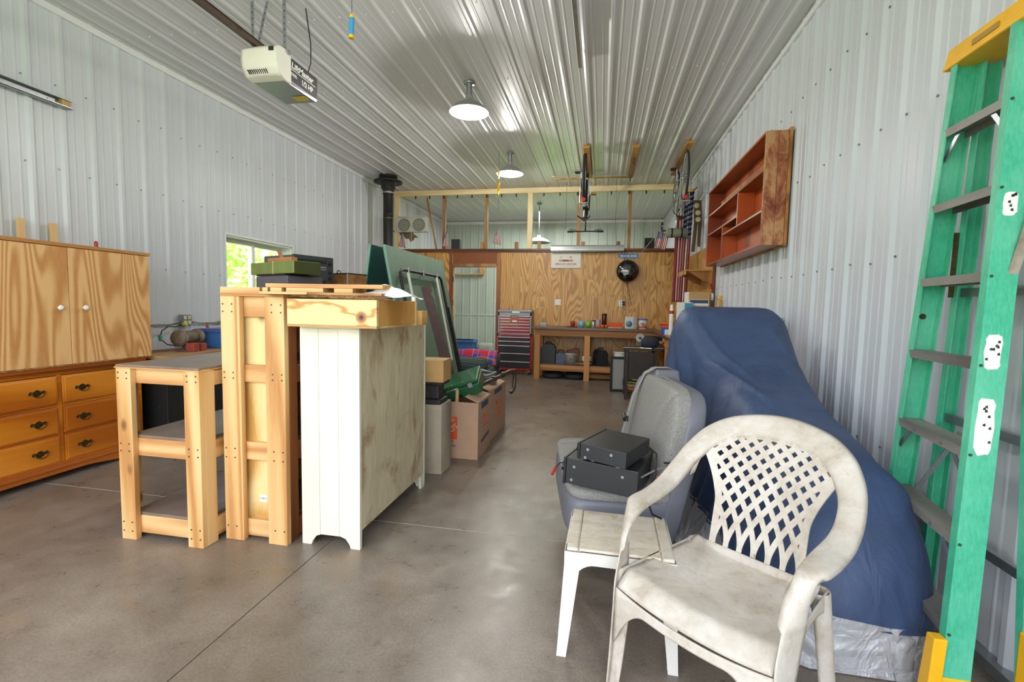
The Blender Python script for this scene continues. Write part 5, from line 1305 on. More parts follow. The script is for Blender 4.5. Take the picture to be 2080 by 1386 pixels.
def cover_mb(t_lo, t_hi, zcut, above):
    mb = MB(); nu, nv = 120, 110
    ys = [1.84 + (4.0-1.84)*j/nv for j in range(nv+1)]
    vs = []; 
    for j, y in enumerate(ys):
        for i in range(nu+1):
            vs.append(cover_pt(i/nu, y))
    w = nu+1; fs = []
    for j in range(nv):
        for i in range(nu): fs.append((j*w+i, j*w+i+1, (j+1)*w+i+1, (j+1)*w+i))
    fs.append(tuple(range(w))[::-1]); fs.append(tuple(nv*w+i for i in range(w)))
    me = bpy.data.meshes.new('c'); me.from_pydata([tuple(v) for v in vs], [], fs)
    bm = bmesh.new(); bm.from_mesh(me); bpy.data.meshes.remove(me)
    # seam plane: higher along the left side, low at the near right
    n = Vector((.10, .0, 1.0)).normalized(); co = Vector((.8, 1.95, .205 if above else .225))
    geom = bm.verts[:] + bm.edges[:] + bm.faces[:]
    bmesh.ops.bisect_plane(bm, geom=geom, plane_co=co, plane_no=n, clear_inner=above, clear_outer=not above)
    return bm
mc = thing('covered_motorcycle', 'motorcycle under a navy blue and silver fabric cover beside the right wall', 'motorcycle', (0, 0, 0))
for nm, ab, m_, lb in (('upper_cover', True, 'cover', 'navy blue upper part of the cover'), ('lower_skirt', False, 'silvercloth', 'crumpled silver lower part of the cover')):
    bm = cover_mb(0, 1, 0, ab)
    if not ab:
        for v in bm.verts:
            if v.co.z > .02 and v.co.z < .19:
                v.co += Vector((math.sin(v.co.y*30+v.co.z*60)*.004, .008-.010*math.sin(v.co.x*25+v.co.z*70)*(1 if v.co.y < 2.2 else .3), 0))
    me = bpy.data.meshes.new(nm); bm.to_mesh(me); bm.free()
    me.polygons.foreach_set('use_smooth', [True]*len(me.polygons))
    o = link(nm, me, M[m_], mc, label=lb)
part('front_wheel', MB().tube([(.93+0*math.cos(a), 3.55+.27*math.cos(a), .30+.27*math.sin(a)) for a in [2*PI*k/24 for k in range(24)]], .04, 8, closed=True), M['tire'], mc)
for p, s in (((.845, 3.285, 1.115), .02), ((1.10, 3.33, 1.08), .03)):
    pass
for (x, y, z, a, b_) in ((.98, 3.43, 1.245, .022, .012), (1.17, 3.40, 1.16, .035, .022)):
    q = MB()
    pts = []
    cy = y
    base = None
    single_pts = [cover_pt(t/200, yy) for t in range(80, 190) for yy in (cy-.01, cy+.01)]
    c0 = min(single_pts, key=lambda v: abs(v.x-x))
# glass-like green edge behind the cover and a yellow knob
single('glass_sheet', MB().box(-.07,.075,-.4,.4,0,.012), plain('green_glass_edge', '#5fae92', .2), 'green-edged glass shelf sheet by the right wall behind the covered motorcycle', 'glass', .001, loc=(1.385, 4.6, 1.262))
t = single('glass_stand', MB().box(-.06,.06,-.35,.35,0,1.26), plain('pale_stand', '#b9b7b0', .6), 'pale stand carrying the glass sheet by the right wall', 'stand', .004, loc=(1.385, 4.6, 0))

# ------------------------------------------------------------------ van seat with two audio units
def fabric(name, c1, c2, s):
    m, nt, b = nodes(name); v = mapping(nt); n = noise(nt, v, s, 2, .7)
    r = ramp(nt, n.outputs[0], [(.35, C(c1)), (.65, C(c2))]); L(nt, r.outputs[0], b.inputs['Base Color']); b.inputs['Roughness'].default_value = .9
    bump(nt, b, n.outputs[0], .4, .002); return m
M['seatfab'] = fabric('grey_velour', '#7b7875', '#989590', 160); M['vinyl'] = plain('grey_vinyl', '#6d6e77', .42, var=.06)
vs_ = thing('van_bench', 'grey cloth vehicle bench seat with seat belt on the floor, facing the aisle', 'seat', (.08, 2.72, 0), math.radians(9))
def supel(cx, cy, cz, hx, hy, hz, e1=.3, e2=.35, mapf=None, nu=56, nv=28):
    def f(u, v):
        a = u*2*PI; e = (v-.5)*PI; sg = lambda t, p: math.copysign(abs(t)**p, t)
        p = Vector((hx*sg(math.cos(e), e2)*sg(math.cos(a), e1), hy*sg(math.cos(e), e2)*sg(math.sin(a), e1), hz*sg(math.sin(e), e2)))
        if mapf: p = mapf(p)
        return Vector((cx+p.x, cy+p.y, cz+p.z))
    return MB().grid(f, nu, nv, True)
part('cushion_base', supel(0,0,.305,.298,.468,.13,.3,.4), M['vinyl'], vs_, label='grey vinyl cushion side')
def cm(p): p.z += .02*math.cos(p.y*3.2) - .012*math.exp(-(p.y/.03)**2) - .01*math.exp(-((abs(p.y)-.27)/.02)**2) + .03*max(0, -p.x)*1.2; return p
part('seat_cushion', supel(0,0,.412,.292,.462,.055,.28,.6,cm,96,36), M['seatfab'], vs_, label='grey woven seat cloth')
LEAN = .20
def bm_(hx, hy, hz, zc):
    def g(p):
        z = p.z
        wf = 1 - .16*max(0, (z/hz))**3
        p.y *= wf
        d = -.018*math.exp(-(p.y/.02)**2) if p.x < 0 else 0
        pil = .02*math.cos(p.y*7)*(1 if p.x < 0 else 0)
        tuft = 0
        if p.x < 0:
            for (yy, zz) in ((-.2,.12),(.2,.12),(-.2,-.12),(.2,-.12)): tuft += .014*math.exp(-(((abs(abs(p.y)-.2)-.5*abs(z-.1))/.018)**2))/4
        p.x += d*-1 + tuft - pil*.5
        p.x += LEAN*(z+hz)
        p.z = z*.95
        return p
    return g
part('backrest_shell', supel(.175,0,.53,.065,.47,.41,.3,.25,bm_(.07,.455,.41,.53)), M['vinyl'], vs_, label='grey vinyl backrest side')
part('backrest_cushion', supel(.122,0,.56,.06,.455,.395,.3,.28,bm_(.06,.45,.395,.545),110,70), M['seatfab'], vs_, label='grey woven backrest cloth')
part('side_pouch', MB().box(.16,.27,-.480,-.466,.60,.605), M['blackm'], vs_)
part('recliner_knob', MB().cyl((.30,-.455,.70),(.30,-.472,.70),.012,10), M['black'], vs_)
part('belt_guide', MB().hexa([(.24,.12,.88),(.42,.12,.88),(.42,.32,.88),(.24,.32,.88)],[(.28,.13,.965),(.41,.13,.965),(.41,.30,.965),(.28,.30,.965)]), M['vinyl'], vs_, .012)
def belt(u, v):
    pts = [Vector((.38,.20,.975)), Vector((.30,.20,.975)), Vector((.235,.20,.94)), Vector((.165,.19,.80)), Vector((.115,.17,.62)), Vector((.075,.15,.46))]
    k = v*(len(pts)-1); i = min(int(k), len(pts)-2); p = pts[i].lerp(pts[i+1], k-i); return p + Vector((-.012, (u-.5)*.05, 0))
part('seat_belt', MB().slab(belt, 1, 20, .003), plain('belt_webbing', '#8f8d8e', .6), vs_)
part('buckle', MB().box(.10,.125,.15,.20,.645,.68).cyl((.10,.145,.66),(.11,.21,.675),.012,8), M['blackm'], vs_, .003)
for x, y in ((-.16,-.30),(-.16,.30),(.2,-.30),(.2,.30)): part('leg', MB().box(x-.03,x+.03,y-.02,y+.02,.012,.2), M['blackm'], vs_, .003)
part('skid', MB().box(-.22,.26,-.32,-.28,0,.012).box(-.22,.26,.28,.32,0,.012), M['blackm'], vs_)
single('blue_buckle', MB().box(-.03,.03,-.02,.02,0,.02), plain('pale_blue_tag', '#b7c3da', .4), 'little pale blue buckle tag at the far edge of the seat cushion', 'buckle', .003, loc=(.10, 3.11, .470))
M['audio'] = plain('black_metal_case', '#2b2b2e', .38, .3, var=.06); M['audiod'] = plain('dark_front', '#131315', .3)
def receiver(name, label, loc, rz, w, d, h, pitch=0, rollx=0):
    t = thing(name, label, 'receiver', loc, rz)
    t.rotation_euler = (rollx, pitch, rz)
    part('case', MB().box(-d/2, d/2, -w/2, w/2, .012, h), M['audio'], t, .003)
    fr_ = part('front', MB().box(-d/2-.014, -d/2-.0005, -w/2-.002, w/2+.002, .008, h+.002), M['audiod'], t, .003)
    part('knob', MB().cyl((-d/2-.0145, -w/2+.07, h*.5), (-d/2-.040, -w/2+.07, h*.5), .024, 20), M['audiod'], fr_)
    part('knob', MB().cyl((-d/2-.0145, w/2-.08, h*.5), (-d/2-.030, w/2-.08, h*.5), .014, 16), M['audiod'], fr_)
    for x in (-d/2+.05, d/2-.05):
        for y in (-w/2+.05, w/2-.05): part('foot', MB().cyl((x, y, 0), (x, y, .012), .02, 14), M['silver'], t)
    for x in (-d/2+.04, d/2-.07): part('screw', MB().cyl((x, -w/2, h*.72), (x, -w/2-.003, h*.72), .007, 10), M['tgrey'], t)
    for x in (-d/2+.03,): part('screw', MB().cyl((x, -w/2, h*.25), (x, -w/2-.003, h*.25), .007, 10), M['tgrey'], t)
    for k in range(9): part('vent', MB().box(-d/2+.05+.02*k, -d/2+.058+.02*k, -w/2+.12, w/2-.12, h, h+.0006), M['audiod'], t) if h > .1 else None
    return t
receiver('audio_receiver', 'black audio receiver lying on the van seat, under the smaller one', (.072, 2.358, .470), math.radians(-16), .40, .34, .138, math.radians(2))
receiver('audio_receiver', 'smaller flat black audio unit stacked on the larger one on the van seat', (.085, 2.27, .612), math.radians(-24), .31, .225, .085, math.radians(2))
cdp = thing('audio_cable', 'black and silver cables with red plugs hanging off the audio units', 'cable', (0,0,0))
part('cable', MB().tube([(.23,2.28,.68),(.27,2.22,.66),(.255,2.10,.60),(.215,2.02,.56),(.215,2.0,.52),(.235,1.99,.47),(.28,2.05,.43)], .0045, 6), M['black'], cdp)
part('cable', MB().tube([(.20,2.17,.56),(.27,2.22,.585),(.33,2.26,.60),(.31,2.27,.54),(.27,2.25,.48),(.25,2.2,.5),(.285,2.17,.53),(.29,2.20,.57)], .004, 6), plain('grey_cable', '#8e8e90', .4), cdp)
part('cable', MB().tube([(.23,2.22,.50),(.27,2.18,.49),(.29,2.2,.47),(.27,2.25,.475)], .006, 6), M['black'], cdp)
part('plug', MB().cyl((.265,2.165,.575),(.292,2.15,.565), .007, 8), pr_, cdp); part('plug', MB().cyl((-.20,2.29,.535),(-.215,2.26,.505), .007, 8), pr_, cdp)
part('cable', MB().tube([(-.155,2.32,.55),(-.18,2.31,.552),(-.20,2.29,.535)], .003, 6), M['black'], cdp)

# ------------------------------------------------------------------ plastic side table and armchair
def dirty_plastic():
    m, nt, b = nodes('weathered_white_plastic'); v = mapping(nt)
    n = noise(nt, v, 7, 8, .72, .3); n2 = noise(nt, mapping(nt, (1,1,1), (5,2,1)), 22, 6, .75, .6)
    r = ramp(nt, n.outputs[0], [(.30, C('#9c8f7e')), (.44, C('#baafa2')), (.62, C('#cbc3ba'))])
    r2 = ramp(nt, n2.outputs[0], [(.30, (.86,.82,.77,1)), (.46, (1,1,1,1))])
    c = mix(nt, 1.0, r.outputs[0], r2.outputs[0], 'MULTIPLY')
    L(nt, c, b.inputs['Base Color']); b.inputs['Roughness'].default_value = .5; b.inputs['Subsurface Weight'].default_value = 0
    return m
M['plas'] = dirty_plastic()
def dirtier():
    m, nt, b = nodes('grimy_plastic_top'); n = noise(nt, mapping(nt, (1,1.6,1)), 11, 9, .75, .8)
    r = ramp(nt, n.outputs[0], [(.30, C('#a89678')), (.42, C('#c6b9a3')), (.6, C('#d2c9bb'))]); L(nt, r.outputs[0], b.inputs['Base Color']); b.inputs['Roughness'].default_value = .5
    return m
M['plas_top'] = dirtier()
M['plas_w'] = plain('clean_white_plastic', '#d8d3cc', .42, var=.04)
st_ = thing('plastic_side_table', 'small grimy white plastic side table behind the plastic armchair', 'table', (.0975, 1.895, 0), math.radians(-1))
w, d, h = .20, .178, .425
part('top', MB().box(-w+.05, w-.05, -d+.004, d-.004, h-.012, h), M['plas_top'], st_, .006)
part('rim', MB().box(-w+.004, -w+.0485, -d, d, h-.012, h+.002), M['plas_top'], st_, .008); part('rim', MB().box(w-.0485, w-.004, -d, d, h-.012, h+.002), M['plas_top'], st_, .008)
def apron(L_):
    n = 24; p = [(-L_, 0), (L_, 0)]
    for i in range(n+1):
        t = 1-2*i/n; x = t*(L_); e = min(1, (L_-abs(x))/.11); z = -.045 - .11*(1-e)**2.2
        p.append((x, z))
    return p
for s in (-1, 1):
    part('apron', MB().prism([(x, h-.012+z) for x, z in apron(w)], 'y', s*d-.003, s*d+.003), M['plas_w'], st_)
    part('apron', MB().prism([(y, h-.012+z) for y, z in apron(d)], 'x', s*w-.003, s*w+.003), M['plas_w'], st_)
for sx in (-1, 1):
    for sy in (-1, 1):
        m = MB(); X0, Y0 = sx*(w+.0), sy*(d+.0); X1, Y1 = sx*(w+.022), sy*(d+.012)
        def leg_ring(x, y, z, a, b_): # L-shaped leg: outer corner, two flanges
            t = .005
            return [(x, y, z), (x-sx*a, y, z), (x-sx*a, y-sy*t, z), (x-sx*t, y-sy*t, z), (x-sx*t, y-sy*b_, z), (x, y-sy*b_, z)]
        lo = leg_ring(X1, Y1, 0, .036, .036); hi = leg_ring(X0, Y0, h-.012, .062, .055)
        vs2 = lo+hi; m.add(vs2, [(i, (i+1)%6, 6+(i+1)%6, 6+i) for i in range(6)] + [(0,5,4,3,2,1), (6,7,8,9,10,11)])
        m.box(min(X1, X1-sx*.036), max(X1, X1-sx*.036), min(Y1, Y1-sy*.034), max(Y1, Y1-sy*.034), 0, .005)
        part('leg', m, M['plas_w'], st_)
# armchair
ch = thing('plastic_armchair', 'weathered white plastic garden armchair with a woven-look slatted back, in the foreground', 'chair', (.443, 1.63, 0), math.radians(140.3))
def chair_seat(u, v):   # u -1..1 side, v 0 back .. 1 front
    a = u*2-1
    wd = .215 + .035*v
    x = a*wd; y = -.20 + .46*v
    z = .405 + .020*(abs(a)**2.5)*(1-.3*v) - .012*math.sin(PI*v)*(1-a*a)
    z += .012*max(0, v-.75)*4*abs(a)**2 - .055*max(0, (v-.86)/.14)**1.6 * (1 if True else 0) + .012*max(0, (.12-v)/.12)**2
    return Vector((x, y, z))
part('seat', MB().slab(chair_seat, 36, 40, .005), M['plas'], ch)
# front skirt below the seat lip: an arch joining the two front legs
def skirt(u, v):
    a = u*2-1; x = a*.255
    top = chair_seat((a*.98+1)/2, 1.0); 
    drop = .03 + .17*max(0, (abs(a)-.5)/.5)**2.0
    z0 = top.z if abs(a) < .98 else top.z
    return Vector((x, .262+.01*(1-a*a) + .004*v, z0 - drop*v))
part('front_skirt', MB().slab(skirt, 40, 6, .005), M['plas'], ch)
# hoop: a wide band from one front foot up the arm, round the back and down
KEY = [ # x, y, z of centre line; width vector (from inner to outer edge) 
 ((.272, .262, .00), (.012, -.045, 0)), ((.270, .250, .12), (.014, -.055, 0)), ((.268, .238, .28), (.018, -.070, 0)), ((.268, .222, .40), (.024, -.100, 0)), ((.272, .204, .49), (.030, -.082, .0)), ((.276, .188, .565), (.038, -.066, .010)),
 ((.280, .162, .612), (.060, -.044, .026)), ((.284, .115, .632), (.076, -.006, .006)), ((.288, .02, .640), (.080, .0, -.006)), ((.292, -.075, .658), (.078, .0, .004)), ((.288, -.155, .700), (.072, -.014, .028)), ((.270, -.225, .760), (.064, -.026, .048)),
 ((.228, -.280, .820), (.056, -.036, .064)), ((.165, -.320, .860), (.036, -.042, .080)), ((.085, -.343, .880), (.016, -.046, .090)), ((0, -.350, .887), (0, -.046, .094))]
def hoop_half():
    out = []
    for (c, w_) in KEY: out.append((Vector(c), Vector(w_)))
    return out
hh = hoop_half(); full = hh + [(Vector((-c.x, c.y, c.z)), Vector((-w_.x, w_.y, w_.z))) for c, w_ in hh[-2::-1]]
def cat(p0, p1, p2, p3, t): return .5*((2*p1) + (p2-p0)*t + (2*p0-5*p1+4*p2-p3)*t*t + (3*p1-p0-3*p2+p3)*t**3)
def hoop(v):
    k = v*(len(full)-1); i = min(int(k), len(full)-2); t = k-i
    g = lambda j, q: full[max(0, min(len(full)-1, j))][q]
    return cat(g(i-1,0), g(i,0), g(i+1,0), g(i+2,0), t), cat(g(i-1,1), g(i,1), g(i+1,1), g(i+2,1), t)
def hoop_fn(u, v):
    c, w_ = hoop(v)
    c2, _ = hoop(min(1, v+.004)); c1, _ = hoop(max(0, v-.004)); tan = (c2-c1).normalized()
    nn = tan.cross(w_).normalized()
    if c.z > .58 and nn.z < 0: nn = -nn
    s_ = (u-.5)*2
    # crowned strip with rolled edges
    crown = .010*(1-s_*s_) - .012*max(0, abs(s_)-.8)/.2
    if c.z < .5: crown *= .5; nn = Vector((0, 1, 0)) if True else nn
    return c + w_*(s_*.5) + nn*crown
part('arm_hoop', MB().slab(hoop_fn, 10, 150, .006), M['plas'], ch, label='broad band forming front legs, arms and back rim')
# leg second flange (the legs are L shaped)
def flange(sx):
    def f(u, v):
        c, w_ = hoop(v*.09)
        return Vector((sx*(c.x+.006-.004*v), c.y - .01 - .0*v + (-.035)*0, c.z)) + Vector((sx*(-.045-.02*v)*u, .014+.004*v, 0))
    return f
for sx in (-1, 1): part('leg', MB().slab(flange(sx), 3, 16, .005), M['plas'], ch)
def rleg(sx):
    def f(u, v):
        a = PI*(u-.5)*1.15; r = .034 - .006*(1-v)
        cx = sx*(.245 - .035*v); cy = -.235 + .045*v
        return Vector((cx + sx*r*math.cos(a), cy - r*math.sin(a), .002+.42*v))
    return f
for sx in (-1, 1):
    part('leg', MB().slab(rleg(sx), 10, 14, .005), M['plas'], ch)
    part('side_apron', MB().slab(lambda u, v, sx=sx: Vector((sx*(.232+.03*u), -.22+.46*u, .425 - .0*u - (.03+.055*(2*abs(u-.5))**2.5)*v)), 20, 4, .005), M['plas'], ch)
# back surface and slats
def Sb(x, hgt):
    y = -.185 - .33*(hgt-.42) + .95*x*x*max(0, min(1, (hgt-.44)/.2))
    return Vector((x, y, hgt))
def top_h(x):    # inner edge of the hoop at x
    ax = abs(x)
    prev = None
    for k in range(0, 120):
        c, w_ = hoop(.5 - k/240*.75)
        p = c - w_*.42
        q = abs(p.x)
        if q >= ax: return p.z
    return .62
def ribbon(fn, n, wd, mat, name='slat'):
    pts = [fn(i/n) for i in range(n+1)]; pts = [p for p in pts if p is not None]
    if len(pts) < 3: return None
    def g(u, v):
        k = v*(len(pts)-1); i = min(int(k), len(pts)-2); p = [a+(b_-a)*(k-i) for a, b_ in zip(pts[i], pts[i+1])]
        q = [b_-a for a, b_ in zip(pts[i], pts[i+1])]; l = math.hypot(*q) or 1
        nx, nz = q[1]/l, -q[0]/l
        o = (u-.5)*wd
        return Sb(p[0]+nx*o, p[1]+nz*o)
    return part(name, MB().slab(g, 1, max(4, len(pts)), .005, False), mat, ch)
H0 = .425
bases = [-.135, -.09, -.045, 0, .045, .09, .135]
def side_lim(h_): # half width of the woven field at height h
    t = max(0, min(1, (h_-H0)/.40)); return .150 + .10*max(0, (t-.42)/.58)**1.5
ext = [-.450+.050*k for k in range(19)]
for x0 in ext:
    for sg in (-1, 1):
        def path(t, x0=x0, sg=sg):
            h_ = H0 + .48*t; x = x0 + sg*.38*max(0, t-.05)**1.55
            if abs(x) > side_lim(h_)+.004 or h_ > top_h(x)+.008: return None
            return (x, h_)
        # keep one continuous piece
        n = 60; ok = [path(i/n) is not None for i in range(n+1)]
        if sum(ok) < 5: continue
        i0 = ok.index(True); i1 = i0
        while i1+1 <= n and ok[i1+1]: i1 += 1
        if i1-i0 < 4: continue
        ribbon(lambda t, i0=i0, i1=i1: path((i0+(i1-i0)*t)/n), 26, .0185, M['plas'])
for sx in (-1, 1):
    def sp_(t, sx=sx):
        h_ = H0-.01 + .40*t
        return (sx*(side_lim(h_)-.0+.002), h_)
    ribbon(sp_, 26, .024, M['plas'], 'side_rib')
part('lower_back', MB().slab(lambda u, v: Sb((u-.5)*.36, .402+.036*v) + Vector((0,.004,0)), 16, 3, .006), M['plas'], ch)
part('upper_fill', MB().slab(lambda u, v: (lambda c, w_: (c - w_*(.42) ).lerp(Sb(c.x*.985, min(c.z-.05, top_h(c.x)-.012)), v*.5))(*hoop(.36+.28*u)), 40, 2, .005), M['plas'], ch)

# ------------------------------------------------------------------ ladder
def fibre():
    m, nt, b = nodes('green_fibreglass'); n = noise(nt, mapping(nt, (3,3,.7)), 40, 4, .7); n2 = noise(nt, mapping(nt), 3, 4, .6)
    r = ramp(nt, n.outputs[0], [(.3, C('#239a74')), (.7, C('#45b892'))]); r2 = ramp(nt, n2.outputs[0], [(.42, (.08,.08,.08,1)), (.75, (.5,.5,.5,1))])
    L(nt, mix(nt, r2.outputs[0], r.outputs[0], C('#8fd9bb')), b.inputs['Base Color']); b.inputs['Roughness'].default_value = .45  # pale mint patches, raised to stand for strong light on the near rail
    return m
M['fibre'] = fibre(); M['step'] = wood('scuffed_aluminium', '#615d5a', '#8a857f', 'y', 12, .05, 3, .5, dirt=.4)
M['yel'] = plain('yellow_plastic', '#f2b51c', .4, var=.08)
ld = thing('step_ladder', 'green fibreglass step ladder with a yellow top cap against the right wall', 'ladder', (0,0,0))
def rail(p0, p1, w, fl_, sy, t=.005, sxx=1):   # C channel: web in the x-z plane, flanges along y*sy
    p0, p1 = Vector(p0), Vector(p1)
    def ring(p, w):
        x, y, z = p; a = x-w/2; b_ = x+w/2
        return [(a, y, z), (b_, y, z), (b_, y+sy*fl_, z), (b_-t, y+sy*fl_, z), (b_-t, y+sy*t, z), (a+t, y+sy*t, z), (a+t, y+sy*fl_, z), (a, y+sy*fl_, z)]
    vs3 = ring(p0, w*1.0) + ring(p1, w)
    return MB().add(vs3, [(i, (i+1)%8, 8+(i+1)%8, 8+i) for i in range(8)] + [(0,7,6,5), (0,5,4,1), (1,4,3,2), (8,9,12,13), (8,13,14,15), (9,10,11,12)])
FF0, FF1 = (1.275, 2.315, .0), (1.375, 2.235, 2.33)      # far front rail (outer web)
NF0, NF1 = (1.165, 1.69, .0), (1.372, 1.925, 2.33)      # near front rail
def lerp(a, b, t): return Vector(a).lerp(Vector(b), t)
part('front_rail', rail(FF0, FF1, .085, .03, -1), M['fibre'], ld)
part('front_rail', rail(NF0, NF1, .085, .03, 1), M['fibre'], ld)
RF0, RF1 = (1.425, 2.30, .0), (1.435, 2.20, 2.30); RN0, RN1 = (1.415, 1.73, .0), (1.438, 1.95, 2.30)
part('rear_rail', rail(RF0, RF1, .055, .03, -1), M['fibre'], ld); part('rear_rail', rail(RN0, RN1, .055, .03, 1), M['fibre'], ld)
for i, z in enumerate((.295, .59, .885, 1.18, 1.475, 1.77, 2.065)):
    a = lerp(NF0, NF1, z/2.33); b_ = lerp(FF0, FF1, z/2.33)
    y0_, y1_ = a.y+.006, b_.y-.006
    xa, xb = a.x, b_.x
    m = MB().hexa([(xa-.042, y0_, z-.004), (xa+.040, y0_, z-.004), (xb+.040, y1_, z-.004), (xb-.042, y1_, z-.004)], [(xa-.042, y0_, z), (xa+.040, y0_, z), (xb+.040, y1_, z), (xb-.042, y1_, z)])
    m.hexa([(xa-.042, y0_, z-.032), (xa-.038, y0_, z-.032), (xb-.038, y1_, z-.032), (xb-.042, y1_, z-.032)], [(xa-.042, y0_, z-.004), (xa-.038, y0_, z-.004), (xb-.038, y1_, z-.004), (xb-.042, y1_, z-.004)])
    m.hexa([(xa+.036, y0_, z-.032), (xa+.040, y0_, z-.032), (xb+.040, y1_, z-.032), (xb+.036, y1_, z-.032)], [(xa+.036, y0_, z-.004), (xa+.040, y0_, z-.004), (xb+.040, y1_, z-.004), (xb+.036, y1_, z-.004)])
    s_ = part('step', m, M['step'], ld)
    for f in (.3, .7):
        q = lerp((xa-.042, y0_, z-.018), (xb-.042, y1_, z-.018), f); part('rivet', MB().cyl(q, (q.x-.003, q.y, q.z), .006, 8), M['steel'], s_) if i in (2, 1) else None
    for yy, xx, so in ((y0_, xa, 1), (y1_, xb, -1)):
        if i in (1, 2, 6): part('step_brace', MB().beam((xx-.03, yy+so*.075, z-.03), (xx-.03, yy+so*.004, z-.12), .018, .004, (1,0,0)), M['steel'], ld)
part('top_cap', MB().hexa([(1.325, 1.87, 2.325), (1.475, 1.87, 2.325), (1.475, 2.27, 2.325), (1.325, 2.27, 2.325)], [(1.330, 1.88, 2.385), (1.47, 1.88, 2.385), (1.47, 2.26, 2.385), (1.330, 2.26, 2.385)]).box(1.325, 1.475, 1.86, 2.28, 2.31, 2.33), M['yel'], ld, .006)
part('cap_print', MB().box(1.322, 1.3245, 2.0, 2.12, 2.335, 2.355), plain('faded_print', '#a37e20', .5), ld)
part('boot', MB().box(1.105, 1.222, 1.70, 1.735, -.0, .14).hexa([(1.09,1.695,0),(1.13,1.695,0),(1.13,1.75,0),(1.09,1.75,0)], [(1.105,1.70,.27),(1.145,1.70,.27),(1.145,1.74,.27),(1.105,1.74,.27)]), M['yel'], ld, .004)
part('boot', MB().box(1.38, 1.452, 1.70, 1.76, 0, .30), M['yel'], ld, .006)
part('boot', MB().box(1.22, 1.325, 2.27, 2.32, 0, .12), M['yel'], ld, .004); part('boot', MB().box(1.39, 1.455, 2.25, 2.305, 0, .12), M['yel'], ld, .004)
for z in (.45, .90, 1.42):
    a = lerp(RN0, RN1, z/2.3); b_ = lerp(RF0, RF1, z/2.3); part('rear_brace', MB().beam((a.x+.01, a.y, z), (b_.x+.01, b_.y, z), .02, .035), M['steel'], ld)
part('spreader', MB().beam((1.43, 2.16, .86), (1.30, 2.25, .50), .018, .005, (0,1,0)), M['steel'], ld)
part('spreader', MB().beam((1.385, 1.835, 1.78), (1.298, 1.842, 1.35), .030, .004, (0,1,0)), plain('rusty_spreader', '#a59a8a', .5, .3, var=.35, vs=14), ld)
part('spreader', MB().beam((1.40, 2.225, 1.66), (1.40, 2.228, 1.40), .028, .004, (0,1,0)), M['brass'], ld)
# stickers and rivets on the near rail
def on_near(z, dx=0): p = lerp(NF0, NF1, z/2.33); return Vector((p.x+dx, p.y-.0008, z))
def sticker(zs, seed, name='sticker'):
    rr = random.Random(seed); z0, z1, wd = zs
    n = 22; poly = []
    for k in range(n):
        a = 2*PI*k/n; e = .5; c, s2 = math.cos(a), math.sin(a)
        poly.append((wd*math.copysign(abs(c)**e, c)*(1+rr.uniform(-.16,.04)), (z1-z0)/2*math.copysign(abs(s2)**e, s2)*(1+rr.uniform(-.05,.03))))
    zc = (z0+z1)/2; p = on_near(zc, -.004); up = (Vector(NF1)-Vector(NF0)).normalized()
    F = frame(p, (1,0,0), up)
    q = part(name, MB().at(F).prism(poly, 'z', 0, .0006), M['white'], ld)
    for k in range(7): x, y = rr.uniform(-wd*.7, wd*.7), rr.uniform(-(z1-z0)*.4, (z1-z0)*.4); part('torn_mark', MB().at(F @ Matrix.Translation((x, y, .0007))).prism([(-.004,-.003),(.005,-.004),(.003,.006),(-.003,.004)], 'z', 0, .0004), M['dark'] if k % 3 else M['nail'], q)
sticker((1.15, 1.27, .026), 1); sticker((.87, 1.06, .028), 2); sticker((1.66, 1.74, .022), 3)
for z in (.295,.59,.885,1.18,1.475,1.77,2.065):
    p = on_near(z-.015, -.034); part('rivet', MB().cyl(p, p+Vector((0,-.003,0)), .005, 8), M['nail'], ld)
for z in (1.32,):
    p = lerp(FF0, FF1, z/2.33); part('rivet', MB().cyl((p.x-.01, p.y-.0055, z), (p.x-.01, p.y-.009, z), .012, 10), M['brass'], ld)

# ------------------------------------------------------------------ items at the rear right
M['dkmetal'] = plain('dark_brown_metal', '#37302d', .5, .2, var=.2)
dc = thing('dark_metal_stand', 'dark brown metal stand with a door, between the van seat and the workbench', 'cabinet', (.58, 7.2, 0))
for x in (-.20, .20):
    for y in (-.22, .22): part('leg', MB().box(x-.02, x+.02, y-.02, y+.02, 0, .73), M['dkmetal'], dc, .003)
part('top', MB().box(-.25, .28, -.26, .26, .73, .75), M['dkmetal'], dc, .003)
part('door', MB().box(-.175, .175, -.225, -.21, .30, .70), M['dkmetal'], dc, .004)
part('latch', MB().cyl((.15,-.226,.45),(.15,-.235,.45),.01,8), M['chrome'], dc)
part('side', MB().box(-.205, -.195, -.20, .20, .28, .73), M['dkmetal'], dc); part('side', MB().box(.195, .205, -.20, .20, .28, .73), M['dkmetal'], dc)
part('lower_shelf', MB().box(-.2, .2, -.22, .22, .08, .095), M['dkmetal'], dc); part('mid_shelf', MB().box(-.2,.2,-.2,.2,.28,.295), M['dkmetal'], dc)
part('scroll', MB().tube([(-.24,-.24,.30),(-.245,-.25,.24),(-.235,-.25,.2)], .012, 6), M['dkmetal'], dc)
rr = random.Random(11)
cl_ = ['#7a3b1d', '#3f6f2c', '#b9792c', '#a8352a', '#c9b27a', '#2f8f6a', '#d5a12c']
